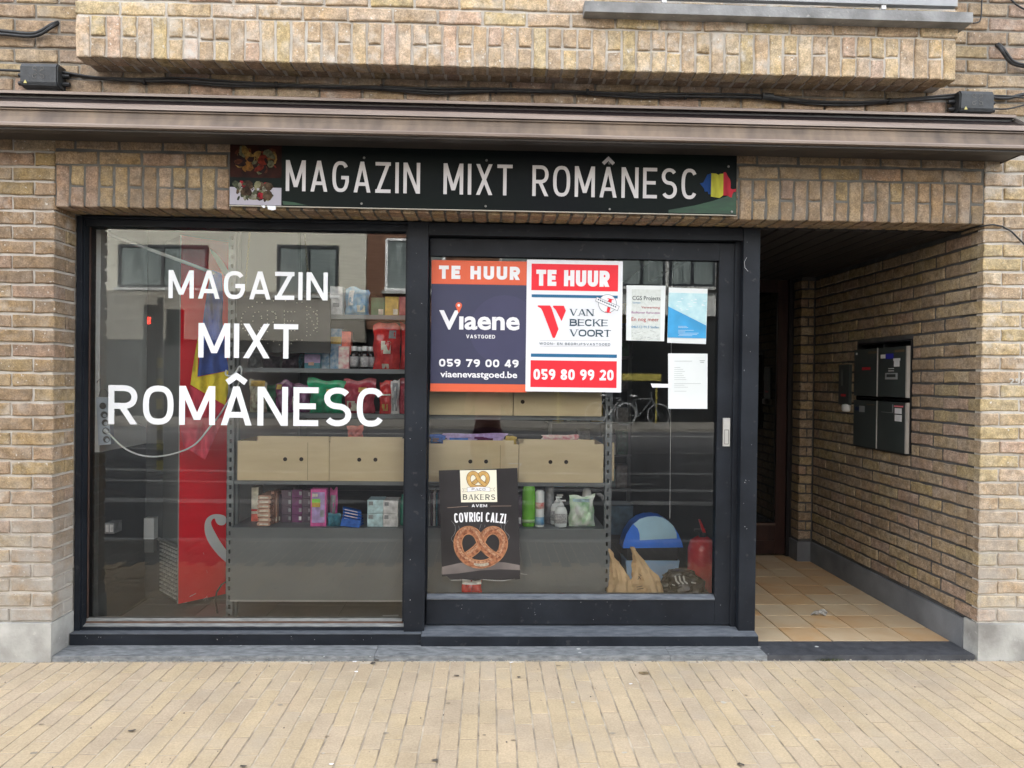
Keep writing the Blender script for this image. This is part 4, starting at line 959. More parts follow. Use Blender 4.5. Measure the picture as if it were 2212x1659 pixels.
def pretzel(cx, cy, k, wd, y, mats, names, pp, f=PZ, aspect=1.0):
    pts = smooth([(cx+(a-667)*k, cy+(b-1040)*k*aspect) for a, b in PRZ], 2); W = [f(*p) for p in pts]
    for j, (nm, mt, s_) in enumerate(zip(names, mats, (1.0, 0.80, 0.30))):
        m = MB(); n = len(W)
        off = 0 if j < 2 else -wd*0.22
        for i in range(n-1):
            a, b = Vector(W[i]), Vector(W[i+1]); d = (b-a).normalized(); nn = Vector((-d.y, d.x)); e = d*wd*0.04
            a2, b2 = a-e, b+e; h = nn*wd*s_/2; o_ = Vector((0, 1))*(-off)
            yy = y-j*0.00016*1.2-i*0.000012
            m.poly([tuple(a2+h+o_), tuple(b2+h+o_), tuple(b2-h+o_), tuple(a2-h+o_)][::-1], yy)
        m.build(nm, mt, pp)
PR1 = mat('pretzel_edge_print', (0.50,0.24,0.12), 0.4, 0.3, 30); PR2 = mat('pretzel_crust_print', (0.11,0.026,0.012), 0.35, 0.4, 55, c2=(0.42,0.18,0.09)); PR3 = mat('pretzel_shine_print', (0.50,0.30,0.18), 0.3, 0.4, 90, c2=(0.16,0.05,0.025))
wd = PZ(760,1000)[0]-PZ(655,1000)[0]
pretzel(667, 1040, 1.0, wd, 0.2429, [PR1, PR2, PR3], ['pretzel_edge', 'pretzel_crust', 'pretzel_shine'], P)
LP1 = mat('outline_brown', (0.10,0.04,0.015), 0.5); LP2 = mat('golden_print', (0.62,0.38,0.12), 0.5, 0.15, 60)
pretzel(635, 218, 0.42, wd*0.50, 0.2425, [LP1, LP2], ['logo_pretzel_outline', 'logo_pretzel'], P)
x_, z_ = PZ(675, 1255); m = MB(); m.poly(disc(x_, z_, PZ(785,0)[0]-x_, 20, (PZ(0,1255)[1]-PZ(0,1285)[1])), 0.2420); m.build('pretzel_tag', mat('pale_tag_print', (0.42,0.38,0.30), 0.5, 0.2, 90), P)
bn = [PZ(*p) for p in ((500,312),(640,300),(780,310),(782,360),(640,350),(502,366))]
m = MB(); m.poly(bn[::-1], 0.2416); m.build('banner', WP, P)
m = MB(); m.ribbon(bn, 0.0012, 0.2413, closed=True); m.ribbon([PZ(500,330),PZ(440,325),PZ(460,345),PZ(442,368),PZ(500,362)], 0.0012, 0.2413); m.ribbon([PZ(782,325),PZ(842,315),PZ(822,335),PZ(842,355),PZ(782,352)], 0.0012, 0.2413); m.build('banner_outline', LP1, P)
DK = mat('black_ink', (0.02,0.02,0.02), 0.5)
def zl(s, a, b, top, base, t, y, mt, **k):
    x_, z_ = PZ(a, base); X_, _ = PZ(b, base); return lettering(s, x_, X_, z_, PZ(0, top)[1]-z_, t, y, mt, P, **k)
zl('PACO', 556, 726, 314, 345, 0.16, 0.2410, DK, gap=0.25, serif=True); zl('BAKERS', 447, 845, 392, 462, 0.15, 0.2424, DK, gap=0.25, serif=True, arch=0.0)
zl('AVEM', 555, 745, 514, 553, 0.22, 0.2427, WP, gap=0.3)
m = MB(); m.ribbon([PZ(255,562),PZ(510,542)], 0.0016, 0.2427); m.ribbon([PZ(785,541),PZ(1045,539)], 0.0016, 0.2427); m.build('rule', mat('copper_rule', (0.42,0.30,0.24), 0.5, 0.1), P)
zl('COVRIGI CALZI', 345, 970, 632, 752, 0.15, 0.2427, WP, gap=0.07, arch=0.0085, letters=True, name='letter')
m = MB()
for pts in (((305,720),(360,790),(350,880),(295,940),(340,1000)),((395,780),(405,830),(380,880)),((1005,720),(950,790),(965,860),(1030,910),(990,985)),((915,760),(925,820),(955,870)),((672,765),(650,830)),((720,770),(715,800))):
    m.ribbon([PZ(*p) for p in smooth(list(pts), 2)], 0.0012, 0.2428)
m.build('steam_print', mat('grey_steam', (0.32,0.32,0.33), 0.5, 0.1), P)
# clear tape round the poster
TP = mat('tape_shine', (0.62,0.62,0.58), 0.2, 0.1)
m = MB(); m.ribbon([PZ(300,1455),PZ(700,1448),PZ(860,1460),(PZ(930,1462)),(PZ(1090,1440))], 0.0016, 0.2437); m.ribbon([PZ(1160,1375),PZ(1240,1385)], 0.0016, 0.2437); m.ribbon([PZ(1120,75),PZ(1170,20),PZ(1010,15)], 0.0014, 0.2437)
tag(m.build('tape_shred', TP), 'shreds of shiny clear tape round the edge of the pretzel poster', 'tape')

# ================================================================ cables and boxes on the wall
def cable(pts, r, label, y=-0.02, n=6, group='cables on the house front', ys=None, ends=None, nm='wall_cable'):
    W = []
    for k, p in enumerate(pts):
        yy = ys[k] if ys else y; x, z = at(p[0], p[1], yy); W.append((x, yy, z))
    # smooth the run
    for _ in range(2):
        o = [W[0]]
        for a, b in zip(W, W[1:]): o.append(tuple(a[i]*.75+b[i]*.25 for i in range(3))); o.append(tuple(a[i]*.25+b[i]*.75 for i in range(3)))
        o.append(W[-1]); W = o
    m = MB(); m.tube(W, r, n); return tag(m.build(nm, CABLE, origin=W[0], smooth=True), label, 'cable', group)
main = [(132,156),(170,163),(208,169),(312,176),(392,173),(486,181),(597,184),(713,189),(824,189),(939,199),(1071,196),(1165,198),(1269,199),(1375,206),(1481,208),(1560,209),(1645,210),(1757,221),(1850,222),(1920,219),(2052,211),(2072,209)]
rr = random.Random(4)
cable(main, 0.0085, 'thickest black cable strung between the two junction boxes', -0.022)
cable([(x, y-4+3*sin(x/90.)) for x, y in main], 0.0045, 'thin black cable laced over the top of the thickest cable', -0.030)
cable([(x, y+3+3*sin(x/70.+1)) for x, y in main], 0.0055, 'thin black cable sagging just under the thickest cable', -0.016)
for k, nm_ in ((3,'first tie on the cable bundle, counted from the junction box over the window'),(6,'second tie on the cable bundle, counted from the junction box over the window'),(8,'third tie on the cable bundle, counted from the junction box over the window'),(10,'cable tie over the first letters of the shop sign'),(12,'cable tie over the middle of the shop sign'),(14,'cable tie over the last word of the shop sign'),(19,'last cable tie before the junction box over the porch')):
    x, z = at(*main[k], -0.022); sl = MB(); sl.cyl((x-0.006, -0.022, z), (x+0.006, -0.022, z), 0.016, 0.016, 10)
    tag(sl.build('cable_tie', BLACKP), nm_, 'cable tie', 'ties on the cable bundle')
x, z = at(1665, 210, -0.024); m = MB(); m.cyl((x-0.045, -0.024, z+.003), (x+0.01, -0.024, z), 0.018, 0.018, 12); m.cyl((x+0.012, -0.024, z-.003), (x+0.085, -0.024, z-0.012), 0.014, 0.014, 12)
tag(m.build('cable_sleeve', BOXG), 'thick black sleeve on the cable bundle over the awning', 'cable sleeve')
cable([(-14,66),(10,67),(66,74),(88,68),(111,52),(128,47)], 0.008, 'upper of two bent cables entering the wall beside the bay', ys=[-.02,-.02,-.025,-.03,-.02,0.02])
cable([(-14,73),(10,74),(66,80),(90,74),(113,57),(129,49)], 0.008, 'lower of two bent cables entering the wall beside the bay', ys=[-.02,-.02,-.025,-.03,-.02,0.02])
cable([(-14,151),(20,152),(46,153)], 0.006, 'short cable running into the junction box with the logo uppermost', -0.02)
cable([(2144,211),(2178,213),(2200,206),(2230,200)], 0.009, 'thick cable leaving the right hand junction box upward', -0.02)
cable([(2144,206),(2180,207),(2205,211),(2230,212)], 0.004, 'thin cable crossing the thick one at the right hand junction box', -0.026)
cable([(2144,235),(2170,236),(2190,233),(2230,222)], 0.004, 'thin cable leaving low from the right hand junction box', -0.02)
cable([(2150,96),(2162,104),(2176,128),(2190,140),(2230,146)], 0.009, 'bent black cable pair leaving the hole beside the bay', ys=[0.02,-.03,-.03,-.025,-.02])
cable([(2152,91),(2168,104),(2184,130),(2200,138),(2230,141)], 0.007, 'second bent cable following the first out of the hole', ys=[0.02,-.038,-.036,-.03,-.028])
cable([(2121,-6),(2120,30),(2117,48),(2102,50)], 0.0035, 'thin cable dropping past the end of the concrete sill', -0.012)
cable([(2180,-6),(2196,12),(2230,28)], 0.0045, 'thin cable high on the wall strip beside the bay', -0.012)
pc = [(1975,520),(2010,513),(2035,508),(2060,506),(2080,500),(2100,492)]
W = []
for p in pc:
    y_, z_ = atX(p[0], p[1], XR-0.012); W.append((XR-0.012, max(y_, 0.0), z_))
W += [(XR-0.006, -0.012, at(2118,487,-0.012)[1])]
for p in ((2145,485),(2165,489),(2185,500),(2212,527),(2230,548)):
    x_, z_ = at(p[0], p[1], -0.010); W.append((x_, -0.010, z_))
m = MB(); m.tube(W, 0.0042, 6); tag(m.build('wall_cable', CABLE, origin=W[0], smooth=True), 'thin black cable bending round the porch corner under the lintel', 'cable', 'cables on the house front')
# junction boxes
def jbox(px0_, px1_, py0_, py1_, label):
    x0_, z1_ = at(px0_, py0_, -0.06); x1_, z0_ = at(px1_, py1_, -0.06); cx = (x0_+x1_)/2; w_ = x1_-x0_; h = z1_-z0_
    P_ = empty('junction_box', (cx, 0, z0_), label, 'junction box', 'cable junction boxes')
    m = MB(); r = 0.012
    prof = [(0.0, z0_+0.010), (-0.045, z0_+0.006), (-0.062, z0_+0.014), (-0.068, z0_+0.028), (-0.070, z1_-0.02), (-0.062, z1_-0.004), (-0.052, z1_), (0.0, z1_)]
    m.prism(prof, 'x', x0_+0.006, x1_-0.006); m.prism([(a*0.92-0.001, z0_+h/2+(b-z0_-h/2)*0.93) for a, b in prof], 'x', x0_, x0_+0.0055); m.prism([(a*0.92-0.001, z0_+h/2+(b-z0_-h/2)*0.93) for a, b in prof], 'x', x1_-0.0055, x1_)
    m.build('housing', BOXG, P_)
    m = MB(); m.prism([(0.0, z0_-0.004), (-0.035, z0_-0.002), (-0.040, z0_+0.011), (0.0, z0_+0.009)], 'x', x0_+0.012, x1_-0.012); m.build('base', BLACKP, P_)
    m = MB()
    for sx_ in (-1, 1):
        for sz_ in (-1, 1):
            m.ribbon([(cx+sx_*w_*0.04, z0_+h*.60+sz_*h*0.04)]+[(cx+sx_*w_*(0.10+0.05*cos(a)), z0_+h*.60+sz_*h*(0.16+0.07*sin(a))) for a in [radians(q_) for q_ in range(-120, 200, 30)]], 0.0022, -0.0712)
    m.build('logo', mat('faded_logo', (0.16,0.15,0.13), 0.6, 0.2), P_)
    tx, tz = x0_+w_*0.16, z0_+h*0.22
    m = MB(); m.poly([(tx-.009, tz-.007), (tx+.009, tz-.007), (tx, tz+.009)], -0.0716); m.build('warning_triangle', mat('warning_yellow', (0.62,0.55,0.18), 0.5, 0.1), P_)
    for sx_ in (-1, 1):
        for dz_ in (0.3, 0.62):
            xx = x0_-0.002 if sx_ < 0 else x1_+0.002; m = MB(); m.cyl((xx+sx_*0.030, -0.022, z0_+h*dz_), (xx-sx_*0.004, -0.022, z0_+h*dz_), 0.010, 0.013, 10); m.build('cable_gland', BLACKP, P_)
jbox(45, 126, 135, 192, 'black junction box over the shop window corner, farthest from the porch')
jbox(2072, 2145, 195, 248, 'black junction box at the far end of the cable bundle, over the porch')

# ================================================================ letterboxes and bell plate on the porch wall
LBX = XR-0.032
def LB(X, Y, xx=LBX): return atX(1810+X/5.817, 713+Y/5.817, xx)
LBM = mat('dark_green_grey_metal', (0.040,0.048,0.046), 0.4, 0.1, 6, spec=0.5); ALU = mat('bright_edge', (0.52,0.50,0.46), 0.35, 0.08, metal=0.4)
yA = LB(203,500)[0]; yB = LB(503,500)[0]; yC = LB(868,500)[0]
zA = (LB(203,245)[1]+LB(868,205)[1])/2; zB = (LB(203,828)[1]+LB(868,843)[1])/2; zC = (LB(190,880)[1]+LB(866,908)[1])/2; zD = (LB(190,1440)[1]+LB(866,1553)[1])/2
labs = {(0,0): 'upper letterbox door deeper in the porch, with one small red label', (0,1): 'upper letterbox door nearer the street, with blue and white stickers', (1,0): 'lower letterbox door deeper in the porch, with a grey sticker', (1,1): 'lower letterbox door nearer the street, with a pink and two white stickers'}
DECO = {(0,0): [(305,410,468,500,'lab_red'),(380,487,270,292,'lab_brass'),(228,247,287,312,'lab_white')],
        (0,1): [(540,600,310,355,'lab_white'),(600,698,300,358,'lab_blue'),(698,785,357,383,'lab_white'),(706,775,385,458,'lab_white'),(715,835,250,272,'lab_brass'),(597,750,540,620,'lab_grey'),(615,725,555,592,'lab_dark'),(635,705,480,486,'lab_white'),(635,705,510,516,'lab_white')],
        (1,0): [(218,270,962,1012,'lab_navy'),(270,336,950,1032,'lab_grey'),(362,462,930,944,'lab_brass')],
        (1,1): [(706,820,945,972,'lab_pink'),(716,802,980,1055,'lab_white'),(716,802,1062,1152,'lab_white'),(545,690,1030,1037,'lab_grey'),(684,694,935,1035,'lab_grey')]}
LC = {'lab_red': (0.45,0.02,0.03), 'lab_brass': (0.12,0.085,0.05), 'lab_white': (0.68,0.68,0.68), 'lab_blue': (0.03,0.03,0.30), 'lab_grey': (0.26,0.27,0.27), 'lab_dark': (0.03,0.035,0.034), 'lab_navy': (0.01,0.02,0.06), 'lab_pink': (0.62,0.16,0.18)}
LC = {k: mat(k+'el', c, 0.5, 0.08) for k, c in LC.items()}
m = MB(); m.box(XR+0.13, XR+0.14, MY0, MY1, MZ0, MZ1); m.box(XR-0.004, XR+0.13, MY0, MY0+0.008, MZ0, MZ1); m.box(XR-0.004, XR+0.13, MY1-0.008, MY1, MZ0, MZ1)
m.box(XR-0.004, XR+0.13, MY0+0.009, MY1-0.009, MZ0, MZ0+0.008); m.box(XR-0.004, XR+0.13, MY0+0.009, MY1-0.009, MZ1-0.008, MZ1)
m.box(XR+0.0, XR+0.13, yB-0.006, yB+0.006, MZ0+0.009, MZ1-0.009); m.box(XR+0.0, XR+0.13, MY0+0.009, MY1-0.009, zB-0.02, zB-0.012)
LBK = empty('letterbox_bank', (LBX, (MY0+MY1)/2, MZ0), 'bank of four dark letterboxes let into the porch side wall', 'letterboxes')
m.build('recess_frame', BLACKP, LBK)
for r_, (zt_, zb2_) in enumerate(((zA, zB), (zC, zD))):
    for c__, (ya_, yb2_) in enumerate(((yA, yB), (yB, yC))):
        y1_, y0_ = ya_-0.002, yb2_+0.002
        m = MB(); m.box(LBX, LBX+0.016, y0_+0.006, y1_, zb2_, zt_); P_ = m.build('door', LBM, LBK); P_['label'] = labs[(r_, c__)]
        m = MB(); m.box(LBX-0.004, LBX+0.016, y0_-(0.008 if c__ == 1 else 0), y0_+0.005 , zb2_, zt_); m.build('edge_strip', ALU, P_)
        m = MB(); m.box(LBX+0.0165, XR+0.10, y0_+0.02, y1_-0.02, zb2_+0.02, zt_-0.03); m.build('casing', BLACKP, P_)
        for k, (a, b, c, d, mt) in enumerate(DECO[(r_, c__)]):
            yy0, zz1 = LB(a, c); yy1, zz0 = LB(b, d); m = MB(); m.box(LBX-0.0012-0.0008*(mt == 'lab_dark'), LBX-0.0002, min(yy0,yy1), max(yy0,yy1), zz0, zz1); m.build('sticker', LC[mt], P_)
y1_, z1_ = LB(12, 436, XR-0.02); y0_, z0_ = LB(136, 942, XR-0.02)
P = empty('bell_plate', (XR-0.02, (y0_+y1_)/2, z0_), 'narrow dark doorbell plate beside the letterboxes', 'doorbell')
m = MB(); m.box(XR-0.02, XR-0.001, y0_, y1_, z0_, z1_); m.build('plate', LBM, P)
m = MB(); yy, zz = LB(38,700,XR-.02); y2, z2_ = LB(62,500,XR-.02); m.box(XR-0.022, XR-0.0201, y2, yy, zz, z2_); m.build('speaker_slot', mat('slot_grey', (0.1,0.105,0.1), 0.4, 0.1), P)
yy, zz = LB(42,832,XR-.02); y2, z2_ = LB(98,805,XR-.02); m = MB(); m.box(XR-0.0225, XR-0.0201, y2, yy, zz, z2_); m.build('name_tag', LC['lab_red'], P)
yy, zz = LB(73,978,XR-.035)
m = MB(); m.lathe([(0.008,-0.026),(0.030,-0.024),(0.036,-0.012),(0.036,0.014),(0.028,0.024),(0.008,0.027)], (XR-0.018, yy, zz), 16, 0.7, 1.1)
tag(m.build('door_sensor', mat('white_plastic', (0.70,0.70,0.70), 0.35, 0.03), smooth=True), 'small rounded white fitting under the doorbell plate', 'fitting')
# leaves and litter
PL = mat('litter_paper', (0.55,0.52,0.46), 0.6, 0.4, 30, c2=(0.12,0.11,0.09)); LF = mat('dead_leaf', (0.10,0.085,0.07), 0.8, 0.3, 30); LF2 = mat('tan_leaf', (0.26,0.19,0.10), 0.8, 0.3, 40)
def scrap(px, py, z, s, mt, name, label, cat, group=None, curl=0.006, seed=0, asp=0.6):
    r = random.Random(seed); x, y = atZ(px, py, z); m = MB(); n = 7
    c = m.vert((0, 0, curl)); ring = []
    for k in range(n): a = 2*pi*k/n; q_ = r.uniform(0.75, 1.15); ring.append(m.vert((s*q_*cos(a), s*asp*q_*sin(a), r.uniform(0, curl))))
    for k in range(n): m.face((c, ring[k], ring[(k+1) % n]))
    m.v = [(x+v[0], y+v[1], z+0.0015+v[2]) for v in m.v]
    return tag(m.build(name, mt, origin=(x, y, z)), label, cat, group)
wx_, wy_ = atZ(1760, 1327, ST); m = MB(); rr = random.Random(6); G_ = []
for j in range(6):
    G_.append([m.vert((wx_-.045+.018*i+rr.uniform(-.006,.006)+.01*j, wy_-.035+.014*j+rr.uniform(-.005,.005), ST+.001+rr.uniform(0,.022)*(0 < i < 5))) for i in range(6)])
for j in range(5):
    for i in range(5): m.face((G_[j][i], G_[j][i+1], G_[j+1][i+1], G_[j+1][i]))
tag(m.build('crumpled_wrapper', PL, origin=(wx_, wy_, ST)), 'crumpled pale wrapper lying on the porch tiles', 'litter')
scrap(1390,1455,0,0.030,LF2,'dry_leaf','tan dry leaf on the paving below the sliding door','leaf',seed=3)
for k, (a, b) in enumerate(((805,1434),(986,1461),(1121,1464),(286,1580+0),(939,1644),(1600,1653),(813,1427.5),(526,1657))):
    scrap(a, b, 0.001, 0.014 if k != 3 else 0.018, LF, 'dead_leaf', ['small grey leaf close to the step near the slab joint','dark leaf on the paving under the window mullion','round grey leaf on the paving under the bakery poster','long dark leaf alone on the paving below the left pier','dark leaf near the front edge of the paving, middle','black leaf near the front edge below the sliding door frame','tiny grey leaf touching the bluestone step','curled dark leaf at the front edge below the red fridge'][k], 'leaf', 'fallen leaves', seed=k+5)
for k, (a, b) in enumerate(((766,1431),(770,1452),(1105,1432),(715,1652),(1362,1479))):
    scrap(a, b, 0.001, 0.010, WP, 'cigarette_end' if k in (0, 3) else 'paper_scrap', ['short cigarette end lying against the step','white scrap of paper near the cigarette end by the step','white smear of paper under the bakery poster','cigarette end at the front edge of the paving','tiny white scrap in a paver joint'][k], 'litter', seed=k+20, curl=0.004)

ftext('256', HN[0][0], HN[1][0], HN[1][1], -0.0078, mat('chalky_white_paint', (0.62,0.60,0.55), 0.8, 0.2, 60), None, name='house_number', off=0.02, H=HN[0][1]-HN[1][1])
_h = bpy.data.objects['house_number']; _h['kind'] = 'thing'; del _h['kind']; tag(_h, 'white painted house number on a brick of the pale pier', 'house number')
# drips, specks and bits of tape on the frames
SPK = mat('paint_speck', (0.55,0.56,0.57), 0.6, 0.2)
m = MB(); rr = random.Random(33)
def speck(px, py, Y, s, el=1.0):
    x, z = at(px, py, Y); m.poly([(x+s*cos(2*pi*k/6)*rr.uniform(.6,1.2), z+s*el*sin(2*pi*k/6)*rr.uniform(.6,1.2)) for k in range(6)], Y)
for k in range(11): speck(rr.choice((886,899,911)), rr.uniform(520,1330), 0.1672, rr.uniform(.0008,.0022), rr.uniform(1,2.5))
for k in range(14): speck(rr.uniform(1603,1628), rr.uniform(520,1370), 0.1692, rr.uniform(.0008,.002), rr.uniform(1,2.5))
for k in range(14): speck(rr.uniform(935,1575), rr.uniform(1300,1345), 0.2212, rr.uniform(.0008,.002))
for k in range(14): speck(rr.uniform(180,850), rr.uniform(1374,1384), 0.1312, rr.uniform(.001,.002))
W_ = [at(p[0], p[1], .1690) for p in ((1613,556),(1608,566),(1609,578),(1616,586))]; m.ribbon(W_, .0016, .1690)
tag(m.build('paint_specks', SPK), kind='stuff')
m = MB()
for a, b, s_ in ((1640,1398,.010),(1660,1413,.005),(1764,1397,.012),(1865,1402,.005),(1250,1402,.014),(1253,1410,.010),(800,1418,.006),(520,1395,.008),(1470,1394,.006),(700,1418,.008),(655,1422,.006),(1500,1411,.005)):
    x, y = atZ(a, b, ST); n_ = 7; m.face([m.vert((x+s_*cos(2*pi*k/n_)*rr.uniform(.5,1.2), y+s_*.8*sin(2*pi*k/n_)*rr.uniform(.5,1.2), ST+.0008)) for k in range(n_)])
tag(m.build('step_stains', mat('white_stain', (0.60,0.61,0.60), 0.8, 0.2)), kind='stuff')

# ================================================================ inside the shop
FZ = 0.05
XW = at(208, 900, 0.27)[0]; YC = max(0.5, atX(316, 900, XW)[0])
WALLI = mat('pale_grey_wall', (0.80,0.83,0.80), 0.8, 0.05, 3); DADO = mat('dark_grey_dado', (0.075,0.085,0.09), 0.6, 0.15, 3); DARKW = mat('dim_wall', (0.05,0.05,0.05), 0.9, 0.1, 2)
zdd = 0.985
m = MB(); m.box(XW-0.10, XW, 0.301, YC, FZ, zdd); m.box(XW-0.10, XW+0.9, YC+0.001, YC+0.05, FZ, zdd); tag(m.build('shop_wall_dado', DADO), kind='structure')
m = MB(); m.box(XW-0.10, XW, 0.301, YC, zdd+0.0005, 2.40); tag(m.build('shop_wall', WALLI), kind='structure')
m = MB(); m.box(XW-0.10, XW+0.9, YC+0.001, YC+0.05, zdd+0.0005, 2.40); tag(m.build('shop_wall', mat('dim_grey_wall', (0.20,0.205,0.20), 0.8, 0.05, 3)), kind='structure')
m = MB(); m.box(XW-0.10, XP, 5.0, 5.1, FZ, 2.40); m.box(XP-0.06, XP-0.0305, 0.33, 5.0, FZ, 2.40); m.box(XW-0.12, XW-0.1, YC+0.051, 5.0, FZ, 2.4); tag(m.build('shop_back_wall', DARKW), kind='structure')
m = MB(); m.box(XW-0.15, XP, 0.301, 5.1, 2.401, 2.45); tag(m.build('shop_ceiling', mat('shop_ceiling_paint', (0.7,0.7,0.68), 0.9, 0.05)), kind='structure')
SF = tag(bpy.data.objects.new('shop_floor', None), kind='structure'); COL.objects.link(SF); SF.location = (0, 1.5, FZ)
m = MB(); m.box(XW-0.1, XP-0.12, 0.301, 5.0, -0.05, FZ-0.004); m.build('grout', mat('floor_grout', (0.09,0.09,0.085), 0.9), SF)
FT = mat('grey_shop_tile', (0.20,0.195,0.18), 0.5, 0.15, 4, 0.1, c2=(0.14,0.135,0.125))
for i in range(9):
    for j in range(5):
        x0_ = XW+0.02+i*0.4; y0_ = 0.303+j*0.4
        if x0_+0.396 < XP-0.13:
            m = MB(); m.box(x0_, x0_+0.396, y0_, y0_+0.396, FZ-0.003, FZ); m.build('tile', FT, SF, origin=(x0_, y0_, FZ))
# ---- shelving
YS = 0.38
MET = mat('grey_shelf_metal', (0.19,0.21,0.22), 0.45, 0.12, 6); METP = mat('grey_shelf_panel', (0.15,0.165,0.17), 0.5, 0.08, 3); METE = mat('shelf_edge', (0.17,0.19,0.20), 0.4, 0.1, 6)
xu0, xu1 = at(492.5, 900, YS)[0], at(506, 900, YS)[0]; xv0, xv1 = at(1306, 1100, YS)[0], at(1318, 1100, YS)[0]
P = empty('shelf_unit', ((xu0+xv1)/2, YS+0.2, FZ), 'grey metal shelf unit standing just behind the shop window', 'shelf')
def upright(a, b, name):
    m = MB(); wS = (b-a)*0.30
    m.box(a, a+wS, YS-0.003, YS+0.03, FZ, 2.34); m.box(b-wS, b, YS-0.003, YS+0.03, FZ, 2.34); m.box(b-0.002, b+0.012, YS+0.0301, YS+0.06, FZ, 2.34)
    z = FZ+0.004
    while z < 2.33: m.box(a+wS, b-wS, YS-0.003, YS+0.001, z, z+0.028); z += 0.050
    return m.build(name, MET, P)
upright(xu0, xu1, 'upright'); upright(xv0, xv1, 'upright')
SHZ = {}
for k, (px, py) in dict(A=(800,680), B=(700,796), C=(700,893.5), D=(700,1038), E=(700,1136.5)).items(): SHZ[k] = at(px, py, YS)[1]
for k in 'ABCDE':
    z = SHZ[k]; d0 = YS+0.002 if k != 'E' else YS-0.05
    m = MB(); m.box(xu1+0.002, xv0-0.002, d0+0.003, YS+0.36, z-0.004, z); m.build('shelf', MET, P)
    if k != 'E': m = MB(); m.box(xu1+0.002, xv0-0.002, d0, d0+0.0028, z-0.024, z-0.0003); m.build('shelf_lip', METE, P)
zk = at(700, 1294, YS-0.02)[1]
m = MB(); m.box(xu1+0.002, xv0-0.002, YS-0.045, YS-0.035, zk, SHZ['E']-0.005); m.build('kick_panel', METP, P)
m = MB(); m.box(xu1+0.002, xv0-0.002, YS-0.048, YS-0.0455, zk-0.006, zk+0.003); m.build('panel_edge', mat('bright_panel_edge', (0.35,0.36,0.35), 0.4), P)
def PM(name, c, rough=0.35, var=0.22, **k):
    c = tuple(min(0.88, x*1.35) for x in c)
    if 'c2' in k: k['c2'] = tuple(min(0.88, x*1.3) for x in k['c2'])
    return mat(name, c, rough, var, k.pop('scale', 34), **k)
M_ = dict(white=PM('pack_white', (0.66,0.69,0.69)), blue=PM('pack_blue', (0.06,0.22,0.42), c2=(0.25,0.35,0.40)), green=PM('pack_green', (0.03,0.13,0.06)), dgreen=PM('pack_bright_green', (0.01,0.30,0.13), 0.18, 0.3, c2=(0.02,0.16,0.08)),
  yellow=PM('pack_yellow', (0.52,0.36,0.05)), red=PM('pack_red', (0.50,0.035,0.03), 0.15, 0.25, c2=(0.28,0.015,0.02)), dred=PM('pack_burgundy', (0.34,0.05,0.07), 0.22, 0.3, c2=(0.20,0.02,0.035)), pink=PM('pack_pink', (0.62,0.10,0.33)), coral=PM('pack_coral', (0.62,0.14,0.10)),
  purple=PM('pack_purple', (0.15,0.04,0.13), 0.2, 0.3, c2=(0.08,0.03,0.06)), brown=PM('pack_brown', (0.30,0.14,0.09), 0.4, 0.3, c2=(0.45,0.32,0.25)), dark=PM('pack_dark', (0.05,0.035,0.055), 0.4, 0.3, c2=(0.10,0.07,0.09)), teal=PM('pack_teal', (0.03,0.16,0.22)),
  cyan=PM('pack_pale_cyan', (0.45,0.62,0.65)), royal=PM('pack_royal_blue', (0.02,0.12,0.50), 0.25), cream=PM('pack_cream', (0.62,0.60,0.50)), lilac=PM('pack_lilac', (0.40,0.30,0.55)), gold=PM('pack_gold', (0.50,0.34,0.08)), grey=PM('pack_grey', (0.25,0.26,0.27)), lime=PM('pack_lime', (0.18,0.52,0.04), 0.25, 0.1),
  floral=mat('floral_print', (0.68,0.64,0.58), 0.4, 0.5, 38, c2=(0.55,0.09,0.13)), bluefl=mat('blue_flower_print', (0.55,0.62,0.66), 0.4, 0.5, 34, c2=(0.05,0.20,0.38)), mix=mat('busy_print', (0.55,0.58,0.42), 0.3, 0.5, 40, c2=(0.20,0.12,0.10)), tissue=mat('green_white_print', (0.88,0.90,0.88), 0.2, 0.4, 16, 0.8, 20, c2=(0.32,0.62,0.30)))
def rng(px0, px1, py0, Y, zb):
    x0_ = at(px0, py0, Y)[0]; x1_ = at(px1, py0, Y)[0]; return x0_, x1_, at((px0+px1)/2, py0, Y)[1]
def deco(P_, x0_, x1_, z0_, z1_, y, ds):
    for k, (u0, u1, v0, v1, c) in enumerate(ds):
        m = MB(); m.box(x0_+(x1_-x0_)*u0, x0_+(x1_-x0_)*u1, y-0.0012-0.0004*k, y-0.0002-0.0004*k, z0_+(z1_-z0_)*v0, z0_+(z1_-z0_)*v1); m.build('label', M_[c] if isinstance(c, str) else c, P_)
BARS = [(.10,.42,.12,.135,'dark'),(.10,.42,.16,.175,'dark'),(.10,.42,.2,.215,'dark')]
def pack(name, label, cat, px0, px1, py0, zb, Y, dep, mt, ds=(), group=None, yaw=0.0, tilt=0.0):
    x0_, x1_, z1_ = rng(px0, px1, py0, Y, zb)
    P_ = empty(name, ((x0_+x1_)/2, Y+dep/2, zb), label, cat, group)
    m = MB(); a = 0.0015
    m.box(x0_, x1_, Y, Y+dep, zb+0.0006, z1_); m.build('carton', M_[mt], P_); deco(P_, x0_, x1_, zb, z1_, Y, ds)
    if yaw or tilt: P_.rotation_euler = (0, tilt, yaw)
    return P_
